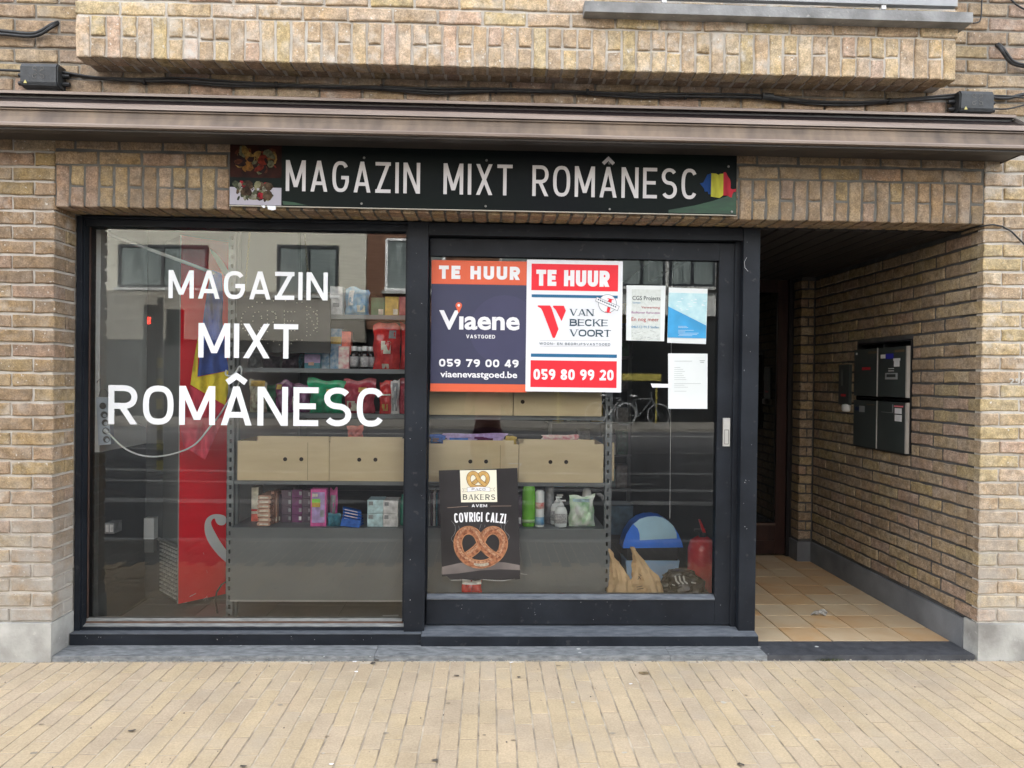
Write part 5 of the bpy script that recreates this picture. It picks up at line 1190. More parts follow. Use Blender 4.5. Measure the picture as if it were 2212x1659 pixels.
def pouch(name, label, cat, px0, px1, py0, zb, Y, dep, mt, ds=(), group=None, seed=0, flare=0.0, top=0.12):
    x0_, x1_, z1_ = rng(px0, px1, py0, Y, zb); r = random.Random(seed); w_ = x1_-x0_; h = z1_-zb
    P_ = empty(name, ((x0_+x1_)/2, Y+dep/2, zb), label, cat, group)
    nx_, nz_ = 14, 14; m = MB(); fr = []; bk = []
    ph_ = [r.uniform(0, 6) for _ in range(6)]
    for j in range(nz_+1):
        v = j/nz_; A = []; B = []
        th_ = max(0.0, sin(pi*min(1, (v+0.02)/(1-top))) )**0.55 if v < 1-top else 0.0
        fl = 1+flare*(v-0.3)
        for i in range(nx_+1):
            u = i/nx_; e = sin(pi*u)**0.6 if 0 < u < 1 else 0
            x = x0_+w_*(0.5+(u-0.5)*(fl if v > .3 else 1)*(1-0.06*th_)); x += w_*(0.035*sin(7*v+ph_[5])*(1 if u > .5 else -1)*v+0.02*sin(13*v+ph_[4]))*(abs(u-.5)*2)**2; z = zb+0.001+h*v*(1+0.045*sin(4.5*u+ph_[0])*v+0.03*sin(9*u+ph_[2])*v-0.05*(abs(u-.5)*2)**3*v*abs(sin(ph_[1])))
            wr = 0.085*dep*(sin(17*u+9*v+ph_[1])+sin(11*v-8*u+ph_[2])+0.7*sin(31*u-13*v+ph_[3]))*th_*e
            d = dep/2*th_*e*(0.95)+wr
            zig = 0.0015*sin(40*u+ph_[4]) if v > 1-top else 0
            A.append(m.vert((x, Y+dep/2-max(d, 0.0006)+zig, z))); B.append(m.vert((x, Y+dep/2+max(d, 0.0006)+zig, z)))
        fr.append(A); bk.append(B)
    for j in range(nz_):
        for i in range(nx_):
            m.face((fr[j][i], fr[j][i+1], fr[j+1][i+1], fr[j+1][i])); m.face((bk[j][i+1], bk[j][i], bk[j+1][i], bk[j+1][i+1]))
    m.build('bag_film', M_[mt], P_, smooth=True)
    for k, (u0, u1, v0, v1, c) in enumerate(ds):
        y = Y+dep*0.0-0.0015-0.0005*k; mm = MB(); g = []
        for j in range(4):
            v = v0+(v1-v0)*j/3; row = []
            for i in range(5):
                u = u0+(u1-u0)*i/4; e = sin(pi*u)**0.6; tv = max(0.02, sin(pi*min(1, v/(1-top))))**0.55 if v < 1-top else 0.05
                d = dep/2*tv*e*0.95*1.12+0.002+0.0006*k; row.append(mm.vert((x0_+w_*u, Y+dep/2-d, zb+h*v)))
            g.append(row)
        for j in range(3):
            for i in range(4): mm.face((g[j][i], g[j][i+1], g[j+1][i+1], g[j+1][i]))
        mm.build('label', M_[c], P_)
    return P_
YI = YS+0.03
# shelf A
z = SHZ['A']
pack('carton_pack', 'white carton with a barcode, first on the topmost shelf', 'pack', 713, 740, 619, z, YI, .12, 'white', [(.1,.8,.72,.73,'grey'),(.1,.8,.62,.63,'grey'),(.25,.75,.28,.42,'grey')])
pouch('plastic_bag', 'clear blue plastic bag on the topmost shelf', 'bag', 741, 796, 620, z, YI, .10, 'blue', [(.55,.85,.12,.35,'cream'),(.2,.4,.35,.9,'white')], seed=1, flare=-0.1)
pack('carton_pack', 'dark green carton on the topmost shelf', 'pack', 802, 831, 643, z, YI, .12, 'green', [(.55,.9,.05,.35,'cream')])
pack('carton_pack', 'ochre yellow carton on the topmost shelf', 'pack', 832, 861, 641, z, YI, .12, 'yellow', [(.6,.95,.05,.35,'cream')])
pack('carton_pack', 'dull red carton on the topmost shelf by the window mullion', 'pack', 862.5, 888, 641, z, YI, .12, 'dred', [])
# shelf B
z = SHZ['B']
pack('tall_carton', 'tall carton with blue and yellow flower print', 'pack', 714, 738, 710, z, YI+.01, .08, 'bluefl', [(0.02,.98,.62,.80,'gold')])
pack('flower_carton', 'lower carton with pink flower print beside the bottles', 'pack', 731.5, 754, 748, z, YI-.02, .06, 'floral', [(.1,.9,.86,.95,'cream')])
pack('red_carton', 'coral red carton standing on the flower print carton', 'pack', 738.5, 758, 716, z+0.078, YI+.0, .05, 'coral', [(.2,.8,.2,.3,'red')])
pack('blue_carton', 'blue and pink carton under the hanging display board', 'pack', 658, 692, 762, z, YI, .10, 'teal', [(0,1,.35,.9,'lilac'),(.25,.6,.2,.4,'brown')])
pack('flat_carton', 'pale blue carton with a tree picture behind the bottles', 'pack', 693, 712, 764, z, YI+.03, .08, 'bluefl', [])
for k, (a, b, c, mt) in enumerate(((528,560,758,'grey'),(561,600,768,'dark'),(602,640,764,'dark'),(641,656,766,'teal'))):
    pouch('dark_pack', ['greyish foil pack','dark foil pack','dark wrinkled pack','small teal pack'][k]+' in shade under the hanging display board', 'pack', a, b, c, z, YI+.05, .10, mt, seed=20+k)
def lathe_item(name, label, cat, pxc, Y, zb, prof, mt, parts=(), group=None, sx=1.0, sy=1.0, n=20):
    x = at(pxc, 900, Y)[0]; P_ = empty(name, (x, Y, zb), label, cat, group)
    m = MB(); m.lathe(prof, (x, Y, zb+0.0005), n, sx, sy); m.build('body', mt, P_, smooth=True)
    for (nm, pr, mm_) in parts: m = MB(); m.lathe(pr, (x, Y, zb+0.0005), n, sx, sy); m.build(nm, mm_, P_, smooth=True)
    return P_
JAR = mat('dark_brown_glass', (0.012,0.008,0.006), 0.1, 0.1); CAP = mat('white_cap', (0.74,0.77,0.76), 0.35, 0.03); LABW = mat('printed_label', (0.55,0.55,0.55), 0.6, 0.5, 110, c2=(0.25,0.25,0.26))
for k, (pc, yy) in enumerate(((763.5, YI+.02), (775, YI+.085), (787, YI+.02), (799, YI+.06))):
    h = 0.118; rr_ = 0.025
    lathe_item('medicine_bottle', ['first dark bottle with a white cap, next to the flower print carton','dark bottle standing behind between two front bottles','front dark bottle with a white cap in the middle of the row','last dark bottle with a white cap, next to the red bag'][k], 'bottle', pc, yy, z,
               [(rr_*.9,0),(rr_,.004),(rr_,.078),(rr_*.8,.090),(rr_*.45,.098),(rr_*.45,.104)], JAR, [('cap', [(rr_*.62,.099),(rr_*.64,.102),(rr_*.64,.122),(rr_*.58,.125)], CAP), ('label', [(rr_*1.02,.012),(rr_*1.02,.068)], LABW)], 'dark bottles with white caps')
pouch('red_bag', 'large glossy red bag with a white price label', 'bag', 804, 863, 699, z, YI-.02, .10, 'red', [(.33,.68,.34,.62,'cream'),(.60,.85,.68,.86,'grey'),(.35,.6,.02,.12,'cream')], seed=2, flare=0.1)
pouch('red_bag', 'second red bag half hidden behind the window mullion', 'bag', 863.5, 905, 700, z, YI+.0, .09, 'red', seed=3)
# shelf C
z = SHZ['C']
pouch('snack_bag', 'yellow and green bag beside the upright', 'bag', 534, 572, 820, z, YI-.01, .08, 'mix', [(.1,.9,.80,.97,'gold')], seed=4)
pouch('snack_bag', 'dull green bag between the yellow and the purple one', 'bag', 560, 596, 832, z, YI+.06, .08, 'green', seed=5)
pouch('snack_bag', 'purple snack bag with a cream corner', 'bag', 590, 628, 824, z, YI-.01, .09, 'purple', [(.1,.4,.75,.9,'gold')], seed=6)
pouch('snack_bag', 'dark purple snack bag next to the green one', 'bag', 624, 666, 828, z, YI+.02, .09, 'purple', [(.05,.4,.08,.55,'cream')], seed=7)
pouch('snack_bag', 'bright green snack bag with a flared top', 'bag', 664, 738, 820, z, YI-.02, .10, 'dgreen', [(.55,.75,.6,.72,'gold')], seed=8, flare=0.12)
pouch('snack_bag', 'burgundy snack bag with a cream label', 'bag', 740, 808, 818, z, YI-.02, .11, 'dred', [(.12,.45,.08,.36,'cream'),(.5,.75,.62,.75,'gold')], seed=9, flare=0.1)
pouch('snack_bag', 'bright red pack with gold script', 'bag', 818, 846, 822, z, YI-.03, .07, 'red', [(.25,.7,.1,.3,'gold'),(0.1,.9,.55,.6,'cream')], seed=10)
pouch('snack_bag', 'white and grey striped pack between two red ones', 'bag', 843, 862, 820, z, YI-.04, .06, 'white', [(.2,.8,.1,.9,'grey')], seed=12)
pouch('snack_bag', 'magenta red pack next to the window mullion', 'bag', 859, 890, 818, z, YI-.02, .07, 'dred', seed=13)
# cardboard boxes
CB = mat('cardboard', (0.70,0.58,0.37), 0.85, 0.10, 5, 0.1, 30, c2=(0.64,0.52,0.32), stretch=(1,1,5)); HOLE = mat('hole_dark', (0.05,0.035,0.028), 0.9, spec=0.0)
def crate(px0, px1, tab0, tab1, ytop, ytab, zb, Y, label, holes, seam=None, group='cardboard boxes on the shelves', hy=None):
    x0_ = at(px0, ytop, Y)[0]; x1_ = at(px1, ytop, Y)[0]; xm_ = (px0+px1)/2; zt_ = at(xm_, ytop, Y)[1]; ztb = at(xm_, ytab, Y)[1]; t0_ = at(tab0, ytop, Y)[0]; t1_ = at(tab1, ytop, Y)[0]
    P_ = empty('cardboard_box', ((x0_+x1_)/2, Y+.15, zb), label, 'cardboard box', group)
    dep = 0.30; th = 0.004
    m = MB(); m.prism([(x0_, zb+.001), (x1_, zb+.001), (x1_, zt_), (t1_, zt_), (t1_, ztb), (t0_, ztb), (t0_, zt_), (x0_, zt_)], 'y', Y, Y+th); m.build('front_panel', CB, P_)
    m = MB(); m.box(x0_, x0_+th, Y+th+.0005, Y+dep, zb+.001, zt_); m.box(x1_-th, x1_, Y+th+.0005, Y+dep, zb+.001, zt_); m.box(x0_, x1_, Y+dep+.0005, Y+dep+th, zb+.001, zt_); m.box(x0_+th, x1_-th, Y+th+.001, Y+dep, zb+.002, zb+.006); m.build('walls', CB, P_)
    if holes:
        m = MB()
        for hx_ in holes:
            x, zz = at(hx_, hy, Y); m.poly(disc(x, zz, 0.0112, 14), Y-0.0006)
        m.build('hand_hole', HOLE, P_)
    if seam:
        xs_ = at(seam, ytop, Y)[0]; m = MB(); m.box(xs_-.0008, xs_+.0008, Y-.0008, Y-.0001, zb+.004, zt_-.006); m.build('seam', mat('seam_shadow_brown', (0.16,0.12,0.07), 0.9), P_)
    return P_
YB2 = YS-0.02
z = SHZ['D']
crate(513.5, 711, 557, 710.5, 953, 942, z, YB2, 'cardboard box beside the slotted upright, under the snack bags', (616, 651), 665, hy=992)
crate(712, 918, 714, 869, 957, 944, z, YB2, 'cardboard box running behind the window mullion', (776, 811), None, hy=993)
crate(919, 1120.5, 957, 1110, 959, 951, z, YB2, 'cardboard box with purple wrappers on top, behind the pretzel poster', (1016, 1050), 1081, hy=997)
crate(1121.5, 1304, 1132, 1284, 959, 950, z, YB2, 'cardboard box with a pale pink packet on top, before the second upright', (1189, 1223), None, hy=998)
x0_ = at(1319.5, 1000, YS+.03)[0]; x1_ = at(1329, 1000, YS+.03)[0]; zt_ = at(1324, 958, YS+.03)[1]
m = MB(); m.box(x0_, x1_, YS+.065, YS+.25, z, zt_); tag(m.build('cardboard_box', CB), 'corner of a cardboard box jutting out behind the second upright', 'cardboard box', 'cardboard boxes on the shelves')
z = SHZ['C']
crate(905, 1108, 930, 1090, 845, 838, z, YB2, 'cardboard box on the shelf under the navy letting board', (), None)
crate(1110, 1300, 1135, 1280, 845, 838, z, YB2, 'cardboard box on the shelf under the white letting board', (1129,), None, hy=868)
z = at(1000, 957, YB2)[1]
pouch('wrapper_pack', 'purple and blue wrapper lying on the cardboard box', 'wrapper', 957, 1092, 937, z-.012, YB2+.03, .06, 'lilac', [(.1,.4,.2,.6,'royal'),(.5,.8,.3,.7,'purple')], seed=30, top=.3)
pouch('wrapper_pack', 'dark blue crinkled wrapper on the cardboard box by the door edge', 'wrapper', 928, 962, 940, z-.012, YB2+.02, .06, 'royal', [(.2,.6,.3,.7,'dark')], seed=31, top=.2)
pouch('wrapper_pack', 'small yellow wrapper on the cardboard box', 'wrapper', 1092, 1117, 943, z-.012, YB2+.05, .05, 'yellow', seed=32, top=.2)
pouch('wrapper_pack', 'pale pink speckled packet lying on the cardboard box', 'wrapper', 1170, 1253, 940, z-.008, YB2+.04, .05, 'floral', seed=33, top=.3)
z = at(765, 943, YB2)[1]
pouch('red_bundle', 'red fluffy bundle sticking out of the cardboard box', 'bundle', 748, 783, 920, z-.02, YB2+.06, .06, 'coral', seed=34, top=.05)
# shelf E
z = SHZ['E']; YE = YS-0.01
def EQ(X): return 482.8+X/5.306
def EY(Y): return 1014.9+Y/5.306
pack('carton_pack', 'pale pink pack behind the stack of brown packets', 'pack', EQ(322), EQ(400), EY(200), z, YE+.13, .08, 'cream', [(0,1,0,.22,'coral'),(0,1,.3,.36,'red')])
for k in range(7):
    x0_, x1_, _ = rng(EQ(388), EQ(540), 1100, YE, z); h = (at(570, EY(290), YE)[1]-z)/7
    P_ = empty('biscuit_packet', ((x0_+x1_)/2, YE+.08, z+h*k), 'brown flow packed packet, '+['at the bottom','second from the bottom','third from the bottom','in the middle','third from the top','second from the top','at the top'][k]+' of its stack', 'packet', 'stack of brown packets')
    m = MB(); dx = random.uniform(-.003, .003); m.prism([(x0_+dx, z+h*k+h*.25), (x0_+dx+.006, z+h*k+.001), (x1_+dx-.006, z+h*k+.001), (x1_+dx, z+h*k+h*.25), (x1_+dx, z+h*k+h*.7), (x1_+dx-.008, z+h*(k+1)-.001), (x0_+dx+.008, z+h*(k+1)-.001), (x0_+dx, z+h*k+h*.7)], 'y', YE, YE+.16); m.build('wrap', M_['brown'], P_)
    m = MB(); m.box(x0_+.012, x1_-.012, YE-.0014, YE-.0004, z+h*k+h*.28, z+h*k+h*.62); m.build('seal', M_['cream'], P_)
for k in range(3):
    pack('biscuit_row', ['row of brown packets standing close to the stack','row of brown packets standing farther behind the stack','dark end of the rows of brown packets'][k], 'packet', EQ(545+k*38), EQ(580+k*38), EY(250+k*20), z, YE+.06+k*.03, .10, 'brown' if k < 2 else 'dark', [(.1,.9,.05,.2,'cream')], 'stack of brown packets')
for k, (a, b, c) in enumerate(((665,780,230),(785,902,225),(905,1000,235))):
    x0_, x1_, zt_ = rng(EQ(a), EQ(b), EY(c), YE+.10, z); h = (zt_-z)/4
    for j in range(4):
        P_ = empty('small_carton', ((x0_+x1_)/2, YE+.14, z+h*j), ['dark','purple','brown black'][k]+' small carton, '+['bottom','lower middle','upper middle','top'][j]+' of its column of four', 'carton', 'columns of small cartons')
        m = MB(); m.box(x0_, x1_, YE+.10, YE+.18, z+h*j+.0006, z+h*(j+1)-.0006); m.build('carton', M_['dark'] if k != 1 else M_['purple'], P_)
        m = MB(); m.box(x0_+(x1_-x0_)*.7, x0_+(x1_-x0_)*.95, YE+.0988, YE+.0998, z+h*j+h*.3, z+h*j+h*.75); m.build('label', M_['grey'] if not (k == 1 and j == 0) else M_['white'], P_)
pack('pink_pack', 'bright pink packet with a yellow and green picture', 'pack', EQ(1000), EQ(1180), EY(222), z, YE, .05, 'pink', [(.08,.90,.10,.92,'lilac'),(.08,.62,.52,.74,'yellow'),(.08,.62,.64,.74,'lime'),(.1,.45,.80,.88,'cream'),(.62,.85,.26,.44,'grey'),(.2,.8,.02,.09,'pink')])
pouch('pink_pouch', 'faded pink pouch behind the bright pink packet', 'pack', EQ(1205), EQ(1300), EY(215), z, YE+.08, .05, 'pink', [(.2,.8,.2,.8,'grey')], seed=40)
for k in range(6):
    x0_, x1_, _ = rng(EQ(1350+k*3), EQ(1560+k*4), 1100, YE, z)
    P_ = empty('blue_sachet', ((x0_+x1_)/2, YE, z+.002+k*.014), 'royal blue sachet, '+['lowest','second','third','fourth','fifth','uppermost'][k]+' in the toppling pile', 'sachet', 'toppled pile of blue sachets')
    m = MB(); m.box(x0_, x1_, YE-.02+k*.012, YE+.08+k*.006, z+.004+k*.014, z+.013+k*.014)
    if k == 0: m.prism([(x0_, z+.001), (x1_, z+.001), (x1_, z+.003)], 'y', YE-.02, YE+.06)
    m.build('foil', M_['royal'], P_); P_.rotation_euler = (0, radians(9+k), radians(4*k-8))
    m = MB(); m.box(x0_+.01, x1_-.02, YE-.0212+k*.012, YE-.0204+k*.012, z+.006+k*.014, z+.0105+k*.014); m.build('white_strip', M_['white'], P_)
x0_, x1_, zt_ = rng(EQ(1330), EQ(1570), EY(455), YE-.04, z)
m = MB(); m.prism([(x0_+.004, z+.012), (x1_-.006, z+.001), (x1_+.002, z+.040), (x0_+.012, z+.052)], 'y', YE-.036, YE-.030); tag(m.build('blue_sachet', M_['royal']), 'large blue sachet leaning in front of the toppled pile', 'sachet', 'toppled pile of blue sachets')
pouch('blue_sachet', 'crumpled dark blue sachet lying flat beside the pile', 'sachet', EQ(1180), EQ(1340), EY(505), z, YE-.02, .05, 'teal', seed=41)
for k, (a, b, c) in enumerate(((1650,1828,345),(1832,2003,352))):
    x0_, x1_, zt_ = rng(EQ(a), EQ(b), EY(c), YE, z); h = (zt_-z)/2
    for j in range(2):
        P_ = empty('tissue_block', ((x0_+x1_)/2, YE+.05, z+h*j), ['pale cyan tissue block','white tissue block'][k]+[' at the bottom',' on top'][j]+' of its pair', 'tissue pack', 'tissue blocks')
        m = MB(); m.box(x0_, x1_, YE, YE+.12, z+h*j+.0006, z+h*(j+1)-.0008); m.build('block', M_['cyan'] if k == 0 else M_['white'], P_)
        deco(P_, x0_, x1_, z+h*j, z+h*(j+1), YE, [(.08,.36,.60,.88,'grey')])
pack('carton_pack', 'thin grey carton behind the white tissue blocks', 'pack', EQ(2005), EQ(2040), EY(420), z, YE+.04, .06, 'grey')
GB = mat('green_bottle_plastic', (0.16,0.50,0.035), 0.25, 0.08); WB = mat('white_bottle_plastic', (0.72,0.76,0.76), 0.25, 0.03); TG = mat('dark_green_plastic', (0.02,0.25,0.16), 0.3)
lathe_item('green_bottle', 'dark green bottle half hidden by the window mullion', 'bottle', 874, YE+.05, z, [(.02,0),(.022,.01),(.022,.12),(.012,.15),(.012,.17)], TG)
def ZB(X): return 1097.2+X/4.32
def ZY(Y): return 932.6+Y/4.32
def hz(py, px=1180, Y=YE+.03): return at(px, py, Y)[1]-z
H_ = hz(ZY(470)); lathe_item('green_bottle', 'lime green bottle right beside the pretzel poster', 'bottle', ZB(203), YE+.03, z, [(.030,0),(.034,.006),(.036,.05),(.037,.11),(.035,H_*.85),(.024,H_*.97),(.010,H_)], GB, [('label', [(.0372,.022),(.0376,.040)], mat('pale_green_label', (0.4,0.6,0.3), 0.4))], sy=0.6)
lathe_item('spray_can', 'white and blue spray can next to the lime green bottle', 'bottle', ZB(308), YE+.03, z, [(.024,0),(.025,.003),(.025,.19),(.018,.20)], WB, [('band', [(.0254,.012),(.0254,.055)], M_['blue']), ('red_mark', [(.0253,.10),(.0253,.135)], mat('white_red_print', (0.75,0.72,0.70), 0.4, 0.5, 30, c2=(0.6,0.08,0.05)))], sy=1.0)
lathe_item('spray_can', 'grey bottle in the shade behind the spray can', 'bottle', ZB(398), YE+.13, z, [(.024,0),(.025,.003),(.025,.20),(.018,.21)], M_['grey'])
for k, (pc, yy, s_) in enumerate(((ZB(505), YE+.02, 1.0), (ZB(468), YE+.09, 1.05), (ZB(478), YE+.16, 1.05))):
    P_ = lathe_item('soap_dispenser', ['front white pump bottle with a printed front','white pump bottle just behind the front one','rearmost white pump bottle in its row'][k], 'soap bottle', pc, yy, z, [(a*s_, b*s_) for a, b in [(.030,0),(.034,.004),(.036,.04),(.035,.085),(.026,.108),(.012,.116)]], WB, [('collar', [(.012*s_,.117*s_),(.012*s_,.128*s_),(.005*s_,.130*s_),(.005*s_,.142*s_)], CAP), ('label', [(.0364*s_,.022*s_),(.0364*s_,.075*s_)], LABW)], 'white pump bottles', sy=0.6)
    x = at(pc, 1100, yy)[0]; m = MB(); m.box(x-.014*s_, x+.020*s_, yy-.006, yy+.006, z+.142*s_, z+.150*s_); m.build('nozzle', CAP, P_)
pouch('tissue_bag', 'white plastic pack with green leaf print beside the pump bottles', 'pack', ZB(578), ZB(832), ZY(612), z, YE-.03, .14, 'tissue', [(.15,.75,.82,.90,'cyan')], seed=44, flare=-0.12, top=.08)
lathe_item('white_bottle', 'speckled white bottle standing behind the leaf print pack', 'bottle', ZB(745), YE+.14, z, [(.030,0),(.032,.004),(.032,.12),(.026,.17),(.018,.20)], WB)
pack('carton_pack', 'dark navy carton half hidden by the pretzel poster', 'pack', ZB(60), ZB(130), ZY(600), z, YE+.02, .06, 'dark', [(.4,.9,.1,.3,'white')])
for k in range(5):
    pack('carton_pack', 'dim carton standing between the mullion and the pretzel poster, '+['nearest','second','third','fourth','fifth'][k]+' to the mullion', 'pack', 926+k*5.2, 930+k*5.2, 1062+3*(k % 2), z, YE+.03, .09, ('grey','dark','white','teal','dark')[k])
pouch('red_packet', 'red packet with a white top lying on the floor under the pretzel poster', 'packet', 996, 1042, 1245, zk-.02, 0.285, .05, 'red', [(.05,.95,.72,.93,'white'),(.45,.52,.05,.95,'dred')], seed=50)
m = MB(); cx_ = at(1019,1270,.31)[0]; m.box(at(990,1270,.3)[0], at(1050,1270,.3)[0], .27, .325, FZ, zk-.0205); tag(m.build('low_box', M_['dark']), 'low dark box on the floor carrying the red packet', 'box')
# floor carton
x0_, x1_ = at(827,1330,.40)[0], at(861,1330,.40)[0]; m = MB(); m.box(x0_, x1_, .36, .42, FZ+.0005, FZ+.035); o = tag(m.build('small_carton', WB, origin=((x0_+x1_)/2,.39,FZ)), 'small white carton alone on the floor close to the mullion', 'carton'); o.rotation_euler = (0, 0, radians(6))
# hanging LED board
LB_Y = 0.315
x0_, z1_ = at(512, 642, LB_Y); x1_, z0_ = at(713, 763, LB_Y)
P = empty('led_board', ((x0_+x1_)/2, LB_Y, z0_), 'black hanging board with an unlit OPEN made of small lamps', 'LED sign')
m = MB(); m.box(x0_, x1_, LB_Y, LB_Y+.015, z0_, z1_); m.build('board', mat('led_board_black', (0.022,0.022,0.021), 0.5, 0.1), P)
dots = []
def onp(X, Y): return at(164.6+X/2.88, 466.3+Y/2.88, LB_Y)
for k in range(40):
    a = 2*pi*k/40; dots.append(onp(1265+238*cos(a), 655+ (128 if k % 2 else 146)*sin(a)))
for ch, xa_, xb_ in (('O',1095,1160),('P',1185,1250),('E',1290,1360),('N',1430,1505)):
    for it in glyph(ch, 0.62, 0.10):
        pts = it[1] if it[0] == 'P' else [(it[1][0], it[1][1]), (it[1][2], it[1][3])]
        if it[0] == 'P' and it[2]: pts = pts+[pts[0]]
        for p, q_ in zip(pts, pts[1:]):
            L_ = math.hypot(q_[0]-p[0], q_[1]-p[1])
            if len(pts) > 4: n_ = 1
            else: n_ = max(1, int(round(L_/0.2)))
            for j_ in range(n_+1 if len(pts) <= 4 else 1):
                t_ = j_/n_; u_ = (p[0]+(q_[0]-p[0])*t_)/0.62; v_ = p[1]+(q_[1]-p[1])*t_
                if len(pts) > 4 and int(abs(p[0]*50+p[1]*37)) % 3: continue
                dots.append(onp(xa_+(xb_-xa_)*u_, 720-130*v_))
m = MB()
for (x, zz) in dots: m.cyl((x, LB_Y-.004, zz), (x, LB_Y-.0002, zz), .0028, .0032, 6)
m.build('lamp', mat('unlit_led', (0.62,0.60,0.50), 0.3), P)
def chain(pxa, pya, pxb, pyb):
    a = Vector((at(pxa,pya,LB_Y)[0], LB_Y+.007, at(pxa,pya,LB_Y)[1])); b = Vector((at(pxb,pyb,LB_Y)[0], LB_Y+.007, at(pxb,pyb,LB_Y)[1])); n = int((a-b).length/0.016); m = MB()
    for k in range(n):
        c = a.lerp(b, (k+.5)/n); L_ = .0105; w_ = .0045; pts = []
        for j in range(9):
            t_ = 2*pi*j/8; u_, v_ = w_*cos(t_), L_*sin(t_); pts.append(c+(Vector((u_, 0, v_)) if k % 2 else Vector((0, u_, v_))))
        m.tube(pts, .0012, 4)
    m.build('chain', mat('brass_chain', (0.40,0.36,0.20), 0.35, 0.1, metal=0.6), P)
chain(541, 470, 527, 645); chain(655, 470, 668, 645)
# ---- fridge standing at an angle
C0 = Vector((*atZ(383, 1316, FZ), FZ)); C1 = Vector((*atZ(316, 1277, FZ), FZ)); lv = (C1-C0); lw = lv.length; lv.normalize(); rv = Vector((-lv.y, lv.x, 0)); rv = rv if rv.x > 0 else -rv
FH = at(383, 508, C0.y)[1]; RW = 0.58
P = empty('drinks_fridge', C0+lv*lw/2+rv*RW/2, 'tall red drinks fridge turned sideways with white swirls, behind the window', 'fridge')
FR = mat('fridge_red', (0.88,0.006,0.022), 0.3, 0.05, 3); FG = mat('fridge_grey_side', (0.17,0.18,0.18), 0.5, 0.08, 3)
def fp(a, b, h, out=0.0):    # a along lv, b along rv, height
    return C0+lv*a+rv*b+Vector((0,0,h-FZ))
def slabq(m, P0, P1, P2, P3): m.quad(P0, P1, P2, P3)
def obox(m, a0, a1, b0, b1, h0, h1):
    i = [m.vert(fp(a, b, h)) for h in (h0, h1) for (a, b) in ((a0,b0),(a1,b0),(a1,b1),(a0,b1))]
    for q in ((0,1,2,3),(7,6,5,4),(0,4,5,1),(1,5,6,2),(2,6,7,3),(3,7,4,0)): m.face([i[k] for k in q])
fb = FZ+0.03
m = MB(); obox(m, 0.0, lw, 0.012, RW, fb, FH); m.build('cabinet', FG, P)
m = MB(); obox(m, -0.003, -0.0002, 0.004, RW, fb, FH); m.build('red_side_panel', FR, P)
m = MB(); obox(m, -0.0032, 0.006, 0.0, 0.0038, fb, FH); m.build('corner_trim', mat('silver_trim', (0.55,0.55,0.53), 0.3, metal=0.3), P)
m = MB()
zz = fb+0.02
while zz < 0.39: obox(m, 0.02, lw-0.02, 0.0, 0.011, zz, zz+0.011); zz += 0.024
m.build('grille', mat('grille_grey', (0.75,0.75,0.72), 0.5, 0.3, 40), P)
m = MB(); obox(m, 0.0, lw, -0.012, -0.0, 0.405, 0.42); m.build('ledge', FG, P)
m = MB()
for a in (0.10, lw-0.08): m.cyl(fp(a, 0.08, FZ), fp(a, 0.08, fb-.001), 0.016, 0.020, 10)
m.build('foot', M_['white'], P)
def onred(px, py, off=0.0045):
    nrm = -lv; P0 = C0+nrm*off; d = ray(px, py); t = (P0-CAM).dot(nrm)/d.dot(nrm); return CAM+d*t
def z5(X, Y): return (164.6+X/2.88, 905.2+Y/2.88)
def z4(X, Y): return (164.6+X/2.88, 466.3+Y/2.88)
SW = mat('white_swirl', (0.72,0.75,0.77), 0.35, 0.03)
def redpoly(pts, name):
    for _ in range(2):
        pts = [q for a, b in zip(pts, pts[1:]+pts[:1]) for q in ((a[0]*.75+b[0]*.25, a[1]*.75+b[1]*.25), (a[0]*.25+b[0]*.75, a[1]*.25+b[1]*.75))]
    m = MB(); m.face([m.vert(onred(*p)) for p in pts]); m.build(name, SW, P)
redpoly([z5(*p) for p in ((935,620),(925,600),(880,590),(840,595),(808,620),(797,660),(800,710),(820,765),(860,820),(900,865),(950,905),(985,935),(985,880),(945,830),(900,770),(860,700),(836,650),(845,625),(862,615),(868,640),(885,660),(915,662),(932,648))], 'swirl')
redpoly([z4(*p) for p in ((822,195),(870,230),(915,285),(950,350),(1000,420),(1000,470),(920,375),(880,300))], 'swirl')
redpoly([z5(*p) for p in ((1003,400),(1030,440),(1060,490),(1090,540),(1090,590),(1060,560),(1030,530),(1003,510))], 'swirl')
redpoly([z5(*p) for p in ((1003,570),(1050,565),(1090,575),(1090,598),(1040,590),(1003,600))], 'swirl')
m = MB()
for a, b in (((705,1105),(745,1085)),((800,1135),(815,1100)),((812,1100),(820,1130)),((805,1110),(790,1125)),((790,830),(796,845)),((812,940),(816,960))):
    A_, B_ = onred(*z5(*a)), onred(*z5(*b)); d = (B_-A_).normalized()*0.0; n_ = Vector((0,0,.0015)); m.quad(A_-n_, B_-n_, B_+n_, A_+n_)
m.build('scratch', SW, P)
# carton on the fridge ledge
A_ = fp(0.30, -0.03, 0.42); m = MB(); m.box(A_.x-.03, A_.x+.03, A_.y-.05, A_.y+.0, 0.4205, 0.545); tag(m.build('small_carton', WB), 'open white carton standing on the grille at the back of the red fridge', 'carton')
m = MB(); m.box(A_.x-.028, A_.x+.026, A_.y-.046, A_.y-.004, 0.34, 0.4200); tag(m.build('shelf_bracket', FG), 'grey bracket under the white carton on the fridge back', 'bracket')
